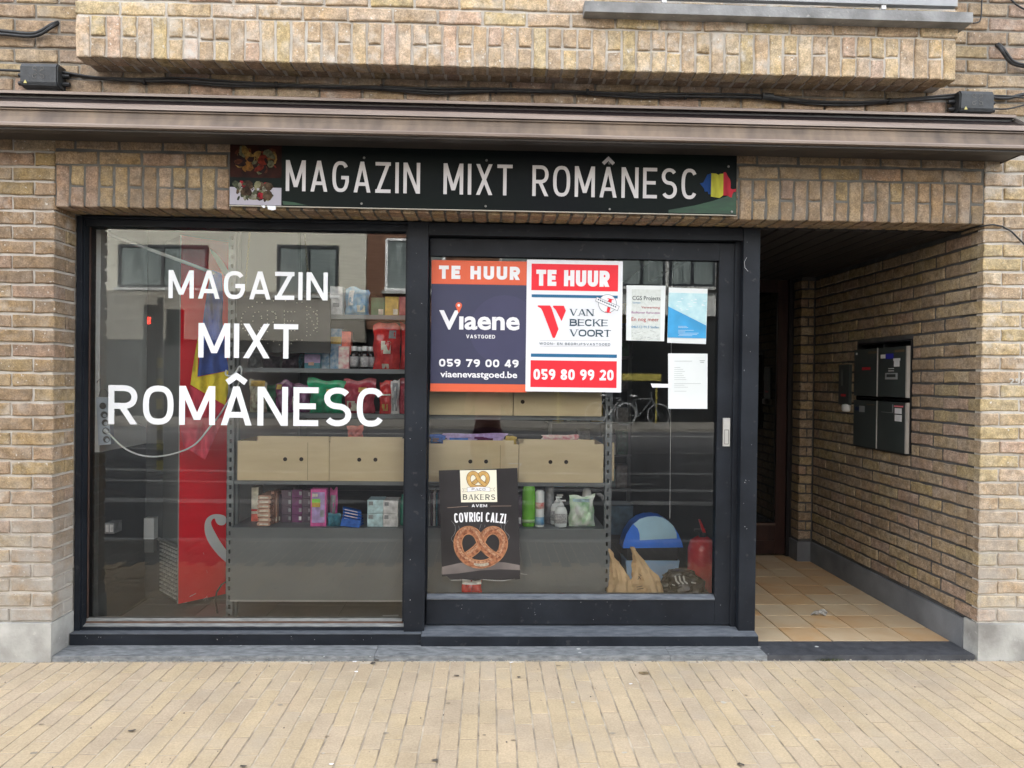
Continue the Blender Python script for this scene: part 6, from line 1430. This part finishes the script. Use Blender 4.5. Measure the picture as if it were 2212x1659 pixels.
# flag and its pole
def cloth(pts, Yf, mt, parent, name, rings=5, th=.002, seed=0):
    cx = sum(p[0] for p in pts)/len(pts); cy = sum(p[1] for p in pts)/len(pts); n0 = []; 
    for a, b in zip(pts, pts[1:]+pts[:1]):
        for k in range(4): n0.append((a[0]+(b[0]-a[0])*k/4, a[1]+(b[1]-a[1])*k/4))
    m = MB(); R_ = []
    for r in range(1, rings+1):
        ring = []
        for p in n0:
            q_ = (cx+(p[0]-cx)*r/rings, cy+(p[1]-cy)*r/rings); Y = Yf(q_[0], q_[1]); x, zz = at(q_[0], q_[1], Y); ring.append(m.vert((x, Y, zz)))
        R_.append(ring)
    Y = Yf(cx, cy); x, zz = at(cx, cy, Y); c = m.vert((x, Y, zz)); n = len(n0)
    for k in range(n): m.face((c, R_[0][k], R_[0][(k+1) % n]))
    for A, B in zip(R_, R_[1:]):
        for k in range(n): m.face((A[k], B[k], B[(k+1) % n], A[(k+1) % n]))
    return m.build(name, mt, parent, smooth=True)
P = empty('flag', (at(450,600,.42)[0], .42, at(450,600,.42)[1]), 'blue, yellow and red flag drooping from a pole in front of the red fridge', 'flag')
YF = lambda x, y: 0.42+0.018*sin(x*0.22+y*0.02)+0.012*sin(x*0.4-y*0.03)
FB = mat('flag_blue', (0.03,0.10,0.50), 0.75, 0.3, 8, 0.3, 200); FY_ = mat('flag_yellow', (0.88,0.72,0.03), 0.75, 0.15, 8, 0.3, 200); FRD = mat('flag_red', (0.80,0.05,0.10), 0.75, 0.15, 8, 0.3, 200)
cloth([z4(*p) for p in ((845,335),(905,360),(915,530),(908,640),(930,820),(948,962),(830,985),(755,1000),(765,880),(780,740),(795,600),(815,470))], YF, FB, P, 'blue_field')
cloth([z4(*p) for p in ((782,690),(758,860),(755,1000),(735,1050),(711,1052),(722,960),(745,820),(765,730))], YF, FY_, P, 'yellow_field')
cloth([z4(*p) for p in ((755,1003),(830,988),(947,964),(950,1080),(925,1178),(860,1140),(800,1105),(715,1052),(740,1025))], YF, FY_, P, 'yellow_field')
cloth([z4(*p) for p in ((705,1055),(800,1108),(860,1143),(925,1181),(938,1200),(900,1290),(870,1360),(802,1517),(735,1475),(665,1430),(645,1300),(680,1140))], YF, FRD, P, 'red_field')
a, b = at(232,505,.37), at(462,590,.41); m = MB(); m.tube([(a[0],.37,a[1]),(b[0],.41,b[1])], .0095, 10); m.build('pole', WB, P, smooth=True)
# wall bracket and strips top left
x_, z_ = at(232, 500, .36); m = MB(); m.cyl((XW, .36, z_+.01), (x_+.01, .365, z_), .012, .012, 8); tag(m.build('pole_bracket', WB), 'white bracket holding the flag pole high on the side wall', 'bracket')
# power strip
def zs(X, Y): return (186.5+X/5.04, 822.8+Y/5.04)
PYY = 0.292
q = [at(*zs(*p), PYY) for p in ((107,178),(236,176),(268,690),(132,702))]
P = empty('power_strip', ((q[0][0]+q[1][0])/2, PYY, q[2][1]), 'white power strip with five sockets hanging at the window edge', 'power strip')
m = MB(); qq = [q[3], q[2], q[1], q[0]]; A = [m.vert((p[0], PYY, p[1])) for p in qq]; B = [m.vert((p[0], PYY+.035, p[1])) for p in qq]; m.face(A); m.face(B[::-1])
for k in range(4): m.face((A[k], B[k], B[(k+1)%4], A[(k+1)%4]))
m.build('housing', mat('bluish_white_plastic', (0.52,0.60,0.68), 0.35, 0.1, 10), P)
SKD = mat('socket_recess', (0.10,0.11,0.115), 0.4, 0.3, 60)
for k, (X, Y) in enumerate(((183,272),(197,368),(208,455),(216,545),(224,636))):
    x, zz = at(*zs(X, Y), PYY); m = MB(); m.cyl((x, PYY-.003, zz), (x, PYY-.0002, zz), .0195, .0195, 18); sk = m.build('socket', SKD if k != 0 else SKD, P)
    m = MB(); m.ribbon(disc(x, zz, .0190, 18), .003, PYY-.0034, closed=True)
    if k: m.poly(disc(x+.003, zz-.004, .010, 10), PYY-.0036)
    m.build('rim', mat('socket_rim', (0.40,0.47,0.54), 0.35), sk)
path = [zs(*p) for p in ((216,545),(270,595),(350,680),(430,745),(560,805),(700,828),(850,818),(1000,780),(1120,735),(1220,665),(1330,520),(1440,390),(1540,230),(1640,80))]+[z4(*p) for p in ((1022,1010),(1032,960),(1018,926),(995,975),(960,1000),(925,988),(935,958))]
W = []
for k, p in enumerate(path): x, zz = at(p[0], p[1], 0.275); W.append((x, 0.275, zz))
for _ in range(2):
    o = [W[0]]
    for a, b in zip(W, W[1:]): o.append(tuple(a[i]*.75+b[i]*.25 for i in range(3))); o.append(tuple(a[i]*.25+b[i]*.75 for i in range(3)))
    o.append(W[-1]); W = o
m = MB(); m.tube(W, .0048, 6); tag(m.build('power_cable', WB, origin=W[0], smooth=True), 'white cord swinging from the power strip across to the slotted upright', 'cord')
x, zz = at(*zs(222, 548), .28); m = MB(); m.cyl((x-.012, .288, zz+.004), (x+.014, .268, zz-.008), .011, .007, 10); tag(m.build('plug', WB), 'white plug in the fourth socket of the power strip', 'plug')
m = MB()
W = [(at(*z5(*p), .55)[0], .55, at(*z5(*p), .55)[1]) for p in ((985,985),(945,1005),(905,1030),(875,1075),(865,1130),(875,1190),(885,1235))]
m.tube(W, .005, 6); tag(m.build('floor_cable', CABLE, origin=W[0], smooth=True), 'black cable curving to the floor in front of the red fridge', 'cable')
# wall socket on the side wall
y0_, z0_ = atX(241, 1150, XW+.03); y0_ = 0.44; zz = at(225, 1138, .40)[1]
m = MB(); m.box(XW+.0005, XW+.05, .36, .44, zz-.028, zz+.030); so_ = tag(m.build('wall_socket', M_['grey']), 'grey double wall socket low on the dark dado', 'socket')
m = MB(); m.box(XW+.006, XW+.022, .3575, .3595, zz-.018, zz+.02); m.box(XW+.028, XW+.045, .3575, .3595, zz-.018, zz+.02); m.build('socket_face', M_['white'], so_)
m = MB(); W = [(at(p[0],p[1],.30)[0], .30, at(p[0],p[1],.30)[1]) for p in ((209,826),(216,818),(217,845),(214,857))]; m.tube(W, .003, 5); W = [(at(p[0],p[1],.34)[0], .34, at(p[0],p[1],.34)[1]) for p in ((216,838),(228,842),(240,858),(262,890),(300,915),(316,925))]; m.tube(W, .0025, 5)
tag(m.build('loose_wire', M_['grey']), 'loose grey wire over the power strip running down the side wall', 'wire')
# ---- things behind the sliding door
x, zz = at(1450, 745, .62); x2, zz2 = at(1447, 1120, .62); m = MB(); m.tube([(x,.62,2.3),(x,.62,zz),(x2,.62,zz2)], .0016, 5); tag(m.build('hanging_cord', M_['white']), 'thin pale cord hanging straight down over the blue bin', 'cord')
YBn = 0.78
def zq(X, Y, yy=YBn): return at(1097.2+X/4.32, 932.6+Y/4.32, yy)
P = empty('swing_bin', (zq(1350,1300)[0], YBn+.12, FZ), 'blue waste bin with a domed swing lid behind the sliding door', 'waste bin')
BLID = mat('blue_plastic', (0.04,0.24,1.0), 0.3, 0.06); BFL = mat('pale_blue_plastic', (0.50,0.80,1.0), 0.35, 0.05); BBODY = mat('light_blue_plastic', (0.45,0.70,0.98), 0.4, 0.06)
xa_, zl0 = zq(1075, 1085); xb_, _ = zq(1632, 1085); zl1 = zq(1370, 787)[1]; cxb = (xa_+xb_)/2; rw = (xb_-xa_)/2
m = MB(); m.prism([zq(*p) for p in ((1072,1088),(1078,1040),(1105,955),(1165,862),(1230,814),(1300,790),(1375,786),(1440,799),(1500,834),(1548,884),(1592,955),(1626,1040),(1635,1080))], 'y', YBn, YBn+.12); m.build('lid', BLID, P)
fa = [zq(*p) for p in ((1232,1012),(1228,960),(1215,915),(1165,860))]; 
fl = [zq(1232,1012,YBn-.004)]+[zq(*p, YBn-.004) for p in ((1228,950),(1212,905),(1170,862),(1230,815),(1300,792),(1375,788),(1440,800),(1500,835),(1545,880),(1572,940),(1575,995))]
m = MB(); m.prism([(p[0], p[1]) for p in fl], 'y', YBn-.006, YBn-.0005); m.build('flap', BFL, P)
xa2, zb1 = zq(1100, 1205); xb2, _ = zq(1605, 1205)
m = MB(); i = [m.vert(p) for p in ((xa2+.03,YBn+.03,FZ),(xb2-.03,YBn+.03,FZ),(xb2-.03,YBn+.21,FZ),(xa2+.03,YBn+.21,FZ),(xa2,YBn+.005,zb1),(xb2,YBn+.005,zb1),(xb2,YBn+.24,zb1),(xa2,YBn+.24,zb1))]
for q_ in ((0,3,2,1),(4,5,6,7),(0,1,5,4),(1,2,6,5),(2,3,7,6),(3,0,4,7)): m.face([i[k] for k in q_])
m.build('bucket', BBODY, P)
m = MB(); m.box(xa2+.01, xb2-.01, YBn+.012, YBn+.235, zb1+.0005, zl0-.0005); m.build('liner', mat('black_liner', (0.03,0.03,0.032), 0.3, 0.2), P)
xe = at(1521, 1200, .66)[0]; ze1 = at(1515, 1167, .60)[1]
P = empty('fire_extinguisher', (xe, .70, FZ), 'red fire extinguisher half hidden by the door stile', 'fire extinguisher')
m = MB(); hb = ze1-FZ; m.lathe([(.06,0),(.082,.008),(.085,.03),(.085,hb-.07),(.070,hb-.025),(.035,hb-.002),(.022,hb)], (xe,.70,FZ), 24); m.build('cylinder', mat('extinguisher_red', (0.75,0.03,0.04), 0.25, 0.05), P, smooth=True)
m = MB(); m.lathe([(.021,0),(.021,.03),(.015,.035),(.015,.05)], (xe,.70,FZ+hb), 12); m.box(xe-.05, xe+.02, .69, .71, FZ+hb+.03, FZ+hb+.045); m.build('valve', BLACKP, P)
m = MB(); a = at(1521,1150,.68); b = at(1511,1122,.68); m.prism([(a[0]-.010,a[1]),(a[0]+.010,a[1]),(b[0]+.004,b[1]),(b[0]-.006,b[1])], 'y', .675, .69); m.build('lever', mat('lever_red', (0.60,0.02,0.02), 0.3), P)
def sack(name, label, cat, ctr, Y, prof, dep, mt, seed, n=22):
    """prof: (px of centre, py, half width in px) from base to tip"""
    r = random.Random(seed); m = MB(); R_ = []; ph_ = [r.uniform(0, 6) for _ in range(5)]
    hw0 = prof[0][2]; prof = [tuple(a[i]+(b[i]-a[i])*t/3 for i in range(3)) for a, b in zip(prof, prof[1:]) for t in range(3)]+[prof[-1]]
    for k, (pc, py, hw_) in enumerate(prof):
        x, zz = at(pc, py, Y); w_ = abs(at(pc+hw_, py, Y)[0]-x); t_ = k/(len(prof)-1); ring = []
        for j in range(n):
            a = 2*pi*j/n; wr = 1+0.12*sin(4*a+ph_[0]+5*t_)+0.09*sin(7*a+ph_[1]-14*t_)+r.uniform(-.09,.09); ring.append(m.vert((x+w_*cos(a)*wr, Y+dep*0.5+dep*0.5*min(1, hw_/prof[0][2])*sin(a)*wr, max(zz, FZ+.001) if k else FZ+.001)))
        R_.append(ring)
    for A, B in zip(R_, R_[1:]):
        for j in range(n): m.face((A[j], A[(j+1)%n], B[(j+1)%n], B[j]))
    m.face(R_[0][::-1]); m.face(R_[-1]); x, zz = at(*prof[0][:2], Y)
    return tag(m.build(name, mt, origin=(x, Y, FZ)), label, cat)
KR = mat('kraft_paper', (0.70,0.50,0.28), 0.6, 0.3, 9, 1.0, 18, c2=(0.52,0.34,0.17))
def zz_(X, Y): return (1097.2+X/4.32, 932.6+Y/4.32)
def pr(rows): return [(1097.2+a/4.32, 932.6+b/4.32, c/4.32) for a, b, c in rows]
sack('paper_bag', 'brown paper bag with a twisted top, right beside the slotted upright', 'paper bag', 0, .33, pr([(1060,1640,112),(1062,1500,112),(1052,1400,92),(1030,1300,62),(1005,1230,36),(990,1195,18),(978,1150,22),(955,1110,8)]), .10, KR, 1)
sack('paper_bag', 'larger brown paper bag with printed lettering and a pointed top', 'paper bag', 0, .34, pr([(1325,1640,150),(1322,1500,148),(1300,1400,125),(1262,1300,80),(1235,1220,48),(1205,1160,26),(1190,1125,20),(1178,1098,22)]), .11, KR, 2)
m = MB(); 
for a, b in (((1225,1325),(1245,1345)),((1215,1350),(1240,1375)),((1235,1345),(1212,1380)),((1200,1450),(1255,1440)),((1205,1470),(1265,1462))): m.ribbon([at(*zz_(*a), .336), at(*zz_(*b), .336)], .003, .336)
tag(m.build('bag_print', DK), 'black print marks on the larger paper bag', 'print')
BKB = mat('black_bag_film', (0.022,0.021,0.020), 0.3, 0.3, 8, 0.5, 20)
sack('black_bag', 'slumped black bag with white lettering before the fire extinguisher', 'bag', 0, .36, pr([(1668,1640,200),(1668,1500,198),(1665,1420,185),(1650,1370,150),(1640,1335,120),(1650,1320,85)]), .14, BKB, 3)
m = MB(); GW_ = mat('grey_white_ink', (0.5,0.5,0.48), 0.5)
for k in range(3): m.ribbon([at(*zz_(1560+k*38,1345), .352), at(*zz_(1572+k*38,1395), .352), at(*zz_(1600+k*38,1420), .352)], .009, .352)
m.ribbon([at(*zz_(1530,1425), .352), at(*zz_(1560,1435), .352)], .006, .352); m.ribbon([at(*zz_(1710,1405), .352), at(*zz_(1755,1415), .352)], .008, .352); tag(m.build('bag_print', GW_), 'white lettering strokes on the slumped black bag', 'print')
# dim rack at the back with goods
P = empty('wall_rack', (0.9, 2.9, FZ), 'dim rack of goods deep inside the shop behind the door papers', 'rack')
m = MB(); 
for x in (0.55, 1.25): m.box(x-.015, x+.015, 2.72, 2.75, FZ, 2.2)
m.build('rack_upright', MET, P)
for k in range(6):
    zz = 0.45+k*0.29; m = MB(); m.box(.53, 1.27, 2.70, 3.0, zz-.02, zz); m.build('rack_shelf', MET, P)
rr = random.Random(21); cn = ['white','cream','grey','cyan','teal','yellow','blue','green']
nm_ = ['bottom','second','third','fourth','fifth','topmost']
on_ = ['first','second','third','fourth','fifth','sixth']
for k in range(6):
    for j in range(6):
        zz = 0.45+k*0.29; x0_ = .57+j*.115; h = rr.uniform(.10,.22); c = rr.choice(cn)
        m = MB(); m.box(x0_, x0_+.10, 2.72, 2.85, zz+.0005, zz+h); tag(m.build('rack_carton', M_[c]), on_[j]+' pale carton on the '+nm_[k]+' board of the dim rack deep in the shop', 'carton', 'cartons on the dim rack')
# crate with blue print to one side of the bin
x0_, z1_ = at(1318, 1093, .95); x1_, z0_ = at(1350, 1155, .95); m = MB(); m.box(x0_, x1_+.05, .95, 1.15, z0_, z1_); tag(m.build('blue_crate', mat('dim_blue_crate', (0.05,0.10,0.14), 0.5, 0.3, 20)), 'dim blue crate between the second upright and the waste bin', 'crate')
m = MB(); m.box(x0_+.01, x1_+.04, .96, 1.14, FZ, z0_-.0005); tag(m.build('crate_stand', DARKW), 'dark stand under the dim blue crate', 'stand')

# ================================================================ the other side of the street (seen mirrored in the glass)
def MIR(px, py, y): return at(px, py, 2*0.243 - y)
OY = -20.0
BEI = mat('beige_render', (0.50,0.485,0.41), 0.9, 0.06, 0.4, 0.2); BEI2 = mat('grey_beige_cladding', (0.22,0.205,0.17), 0.8, 0.2, 0.8, stretch=(.3,1,12)); RBR = mat('red_brown_brick_far', (0.17,0.085,0.05), 0.9, 0.25, 3, stretch=(1,1,6)); BLK = mat('dark_shopfront', (0.02,0.022,0.024), 0.15, 0.2, 1)
DGL = mat('far_window_glass', (0.03,0.04,0.045), 0.08, 0.2, 1); CUR = mat('net_curtain', (0.20,0.235,0.23), 0.8, 0.4, 3, c2=(0.07,0.09,0.09), stretch=(5,1,.3)); PAL = mat('pale_render', (0.40,0.41,0.40), 0.9, 0.08, 0.5)
def house(name, label, x0_, x1_, zt, mt, g_h, wins, gmat=BLK, band=None, bandmat=None):
    P_ = empty(name, ((x0_+x1_)/2, OY, 0), label, 'building', 'houses across the street')
    m = MB(); m.box(x0_, x1_, OY-8, OY, g_h, zt); m.build('wall', mt, P_)
    m = MB(); m.box(x0_, x1_, OY-7.8, OY-.15, 0.01, g_h-.005); m.build('shopfront', gmat, P_)
    if band: m = MB(); m.box(x0_+.01, x1_-.01, OY+.001, OY+.12, band[0], band[1]); m.build('fascia', bandmat, P_)
    for (a, b, c, d, fr) in wins:
        m = MB(); t_ = .09; m.box(a, b, OY+.002, OY+.06, c, c+t_); m.box(a, b, OY+.002, OY+.06, d-t_, d); m.box(a, a+t_, OY+.002, OY+.06, c+t_+.001, d-t_-.001); m.box(b-t_, b, OY+.002, OY+.06, c+t_+.001, d-t_-.001)
        m.box((a+b)/2-.05, (a+b)/2+.05, OY+.002, OY+.058, c+t_+.001, d-t_-.001); w_ = m.build('window', fr, P_)
        m = MB(); m.box(a+t_, b-t_, OY+.003, OY+.02, c+t_, d-t_); m.build('pane', CUR, w_)
        m = MB(); m.box(a-.1, b+.1, OY+.0, OY+.16, c-.10, c-.005); m.build('sill', PAL, w_)
    return P_
BKF = mat('dark_window_frame', (0.02,0.025,0.03), 0.4); WHF = mat('white_window_frame', (0.75,0.76,0.76), 0.4)
def MW(a, b, yt, yb, fr): x0_, zt = MIR(a, yt, OY); x1_, zb = MIR(b, yb, OY); return (x0_, x1_, zb, zt, fr)
xb0 = MIR(60,600,OY)[0]; xb1 = MIR(791,600,OY)[0]; gz_ = MIR(500,737,OY)[1]; bz_ = MIR(500,615,OY)[1]
house('opposite_building', 'beige house across the street mirrored in the shop window', xb0, xb1, 11.5, BEI, gz_, [MW(256,450,526,624,BKF), MW(599,729,529,640,BKF), (MIR(256,0,OY)[0], MIR(450,0,OY)[0], 7.6, 9.2, BKF), (MIR(599,0,OY)[0], MIR(729,0,OY)[0], 7.6, 9.2, BKF)], band=(gz_+.01, bz_-.25), bandmat=BEI2)
xr1 = MIR(1325,600,OY)[0]
house('opposite_building', 'red brown brick house across the street with white windows', xb1+.02, xr1, 11.0, RBR, 3.0, [MW(834,960,516,632,WHF), MW(1080,1220,516,632,WHF), (xb1+.9, xb1+2.8, 7.4, 9.0, WHF)])
house('opposite_building', 'pale house across the street with a long row of curtained windows', xr1+.02, MIR(2300,600,OY)[0], 11.8, PAL, 3.6, [MW(1335+k*110, 1435+k*110, 500, 622, BKF) for k in range(8)])
house('opposite_building', 'plain brick house far along the street on the window side', -34, xb0-.02, 10.5, RBR, 3.0, [(-30+k*4, -28+k*4, 4.2, 6.0, WHF) for k in range(3)])
x0_, z1_ = MIR(1335, 806, -18.9); x1_, z0_ = MIR(1440, 822, -18.9)
m = MB(); m.box(x0_-2, x1_-.2, -19.2, -18.9, z0_, z1_); m.cyl((x0_-1.9,-19.1,.01),(x0_-1.9,-19.1,z0_-.001),.03); m.cyl((x1_-.3,-19.1,.01),(x1_-.3,-19.1,z0_-.001),.03); tag(m.build('market_stall', mat('dull_yellow_awning', (0.35,0.30,0.06), 0.7, 0.2)), 'stall with a dull yellow band before the houses across the street', 'stall')
# ---- traffic light
TY = -7.3
P = empty('traffic_light', (MIR(346,900,TY)[0], TY, -0.1), 'pedestrian traffic light on a yellow and black striped pole', 'traffic light')
px_, _ = MIR(346, 900, TY)
YEL = mat('pole_yellow', (0.50,0.42,0.06), 0.5, 0.1)
m1 = MB(); m2 = MB(); zz = -0.1; k = 0
while zz < 2.5:
    z2_ = zz+0.16 if zz < 1.6 else 2.6; (m1 if k % 2 == 0 else m2).cyl((px_, TY, zz), (px_, TY, z2_), .045, .045, 12); zz = z2_; k += 1
m1.build('pole', YEL, P); m2.build('pole_band', BLACKP, P)
x0_, z1_ = MIR(317, 660, TY); x1_, z0_ = MIR(341, 860, TY)
m = MB(); m.box(x0_, x1_, TY-.1, TY+.08, z0_, z1_); hd = m.build('signal_head', BLACKP, P)
xx, zz = MIR(329, 693, TY); m = MB(); m.box(xx-.025, xx+.025, TY+.081, TY+.09, zz-.06, zz+.05); m.build('red_lamp', emit('red_signal', (1.0,0.05,0.03), 3.0), hd)
x0_, z1_ = MIR(357, 668, TY); x1_, z0_ = MIR(392, 745, TY); m = MB(); m.box(x0_, x1_, TY-.12, TY-.08, z0_, z1_); m.build('back_board', mat('dark_grey_board', (0.05,0.055,0.06), 0.6), P)
# ---- bicycles
def bicycle(px, py, y, label, lean=0.0, rz=0.0):
    x, _ = MIR(px, py, y); P_ = empty('bicycle', (x, y, 0.0), label, 'bicycle', 'bicycles across the street'); R_ = .34
    BK = M_['grey']; GM = mat('dull_bike_paint', (0.12,0.13,0.14), 0.4)
    for wx in (-.52, .52):
        m = MB(); m.tube([(x+wx+R_*cos(2*pi*k/20), y, R_+.01+R_*sin(2*pi*k/20)) for k in range(21)], .018, 5)
        wl = m.build('wheel', BK, P_)
        m = MB()
        for k in range(10): a = 2*pi*k/10; m.tube([(x+wx, y, R_+.01), (x+wx+R_*cos(a), y, R_+.01+R_*sin(a))], .003, 3)
        m.build('spokes', GM, wl)
    m = MB(); z_ = R_+.01
    A, B, C_, D_, E_ = (x-.52,y,z_), (x-.1,y,z_-.05), (x-.22,y,z_+.48), (x+.32,y,z_+.50), (x+.52,y,z_)
    for a, b in ((A,B),(A,C_),(B,C_),(C_,D_),(B,D_),(D_,E_)): m.tube([a,b], .017, 6)
    m.build('frame', GM, P_)
    m = MB(); m.tube([(x+.30,y,z_+.50),(x+.27,y,z_+.68)], .014, 6); m.tube([(x+.27,y-.28,z_+.70),(x+.30,y-.1,z_+.68),(x+.30,y+.1,z_+.68),(x+.27,y+.28,z_+.70)], .013, 6); m.build('handlebar', GM, P_)
    m = MB(); m.lathe([(.02,0),(.10,.02),(.08,.06),(.01,.07)], (x-.26,y,z_+.55), 10, 1.3, .7); m.build('saddle', BK, P_)
    P_.rotation_euler = (0, 0, rz); return P_
bicycle(1385, 885, -18.0, 'bicycle parked across the street, mirrored beside the typed letter', rz=.3)
bicycle(1320, 885, -18.6, 'second bicycle parked across the street, nearer the mirrored stall', rz=-.2)
# ================================================================ the person taking the picture
def skin(name, verts, edges, radii, mt, parent, root=0, sub=2):
    me = bpy.data.meshes.new(name); base = wloc(parent); me.from_pydata([tuple(Vector(v)-base) for v in verts], edges, []); me.materials.append(mt)
    o = link(name, me, parent); md = o.modifiers.new('skin', 'SKIN'); sv = me.skin_vertices[0] if me.skin_vertices else None
    if not me.skin_vertices:
        import bmesh
        bm = bmesh.new(); bm.from_mesh(me); bm.verts.layers.skin.verify(); bm.to_mesh(me); bm.free()
    for k, r in enumerate(radii):
        s_ = me.skin_vertices[0].data[k]; s_.radius = (r, r) if not isinstance(r, tuple) else r; s_.use_root = (k == root)
    md.use_smooth_shade = True
    sb = o.modifiers.new('subsurf', 'SUBSURF'); sb.levels = sub; sb.render_levels = sub
    return o
PX, PYp, GZ = 0.0, -3.98, -0.10
P = empty('person', (PX, PYp, GZ), 'person in a pinkish top and plum shorts holding up a phone, mirrored in the door', 'person')
SKN = mat('skin', (0.55,0.30,0.22), 0.5, 0.05); TOP = mat('dusty_pink_top', (0.75,0.40,0.38), 0.8, 0.1); SHO = mat('plum_shorts', (0.13,0.035,0.07), 0.8, 0.15); HAIR = mat('brown_hair', (0.06,0.035,0.02), 0.6, 0.2, 30)
V = [(0,0,.93),(0,.0,1.08),(0,.0,1.24),(0,-.01,1.38),(0,0,1.47),(0,.015,1.53),(0,.02,1.60),(0,.01,1.67)]
Ed = [(0,1),(1,2),(2,3),(3,4),(4,5),(5,6),(6,7)]; Rd = [(.15,.11),(.13,.095),(.15,.10),(.12,.08),.05,(.058,.065),(.072,.088),(.055,.065)]
for s_ in (-1, 1):
    n = len(V); V += [(s_*.17,-.01,1.37),(s_*.22,.06,1.22),(s_*.23,.12,1.12),(s_*.16,.27,1.28),(s_*.105,.38,1.42),(s_*.09,.415,1.46)]
    Ed += [(3,n),(n,n+1),(n+1,n+2),(n+2,n+3),(n+3,n+4),(n+4,n+5)]; Rd += [.055,.045,.040,.036,.026,(.022,.034)]
    n = len(V); V += [(s_*.09,0,.86),(s_*.10,.01,.66),(s_*.10,.01,.48),(s_*.10,-.01,.30),(s_*.10,-.02,.10),(s_*.105,.05,.045),(s_*.11,.14,.035)]
    Ed += [(0,n),(n,n+1),(n+1,n+2),(n+2,n+3),(n+3,n+4),(n+4,n+5),(n+5,n+6)]; Rd += [.095,.080,.058,.054,.036,.042,(.038,.028)]
off = Vector((PX, PYp, GZ))
body = skin('body', [Vector(v)+off for v in V], Ed, Rd, SKN, P)
skin('top', [Vector(v)+off for v in [(0,0,.95),(0,0,1.08),(0,0,1.24),(0,-.01,1.37),(-.17,-.01,1.37),(-.215,.04,1.26),(.17,-.01,1.37),(.215,.04,1.26),(0,0,1.42)]], [(0,1),(1,2),(2,3),(3,4),(4,5),(3,6),(6,7),(3,8)], [(.165,.125),(.15,.115),(.17,.125),(.14,.10),.072,.062,.072,.062,.075], TOP, P)
skin('shorts', [Vector(v)+off for v in [(0,0,1.0),(0,0,.90),(-.095,0,.82),(-.10,.01,.58),(.095,0,.82),(.10,.01,.58)]], [(0,1),(1,2),(2,3),(1,4),(4,5)], [(.15,.115),(.175,.13),.118,.105,.118,.105], SHO, P)
for s_ in (-1, 1):
    skin('shoe', [Vector(v)+off for v in [(s_*.10,-.06,.045),(s_*.105,.05,.042),(s_*.11,.15,.035)]], [(0,1),(1,2)], [(.045,.05),(.050,.048),(.045,.035)], M_['grey'], P)
    for k in range(4):
        f0 = Vector((s_*.088, .425+.004*k, 1.475-.018*k)); L_ = (.040,.046,.042,.034)[k]
        skin('finger', [f0+off, f0+Vector((-s_*.008, .022, .004))+off, f0+Vector((-s_*(.012+L_*.5), .030, .003))+off, f0+Vector((-s_*(.014+L_*.8), .024, 0))+off], [(0,1),(1,2),(2,3)], [.0095,.009,.008,.0065], SKN, P, sub=1)
    t0 = Vector((s_*.085, .400, 1.47)); skin('thumb', [t0+off, t0+Vector((-s_*.012, -.006, .012))+off, t0+Vector((-s_*.032, -.006, .018))+off], [(0,1),(1,2)], [.011,.010,.008], SKN, P, sub=1)
    m = MB(); m.lathe([(.004,-.010),(.011,-.005),(.012,0),(.011,.005),(.004,.010)], (PX+s_*.030, PYp+.092, GZ+1.605), 10); m.build('eye', M_['white'], P, smooth=True)
    m = MB(); m.lathe([(.002,-.028),(.010,-.018),(.013,0),(.012,.018),(.003,.028)], (PX+s_*.074, PYp+.012, GZ+1.595), 10, .5, 1.0); m.build('ear', SKN, P, smooth=True)
m = MB(); m.prism([(PYp+.088, GZ+1.612), (PYp+.118, GZ+1.570), (PYp+.088, GZ+1.562)], 'x', PX-.011, PX+.011); m.build('nose', SKN, P)
m = MB(); m.box(PX-.022, PX+.022, PYp+.080, PYp+.093, GZ+1.540, GZ+1.549); m.build('mouth', mat('lips', (0.40,0.12,0.11), 0.5), P)
m = MB(); m.lathe([(.070,-.04),(.088,0),(.088,.04),(.072,.08),(.035,.105),(.005,.112)], (PX, PYp-.012, GZ+1.60), 20, 1.0, 1.05); m.build('hair', HAIR, P, smooth=True)
m = MB(); m.box(-.078, .078, -DIST-.022, -DIST-.014, EYE-.040, EYE+.036); tag(m.build('phone', BLACKP), 'black phone held sideways at eye height by the person in the street', 'phone')
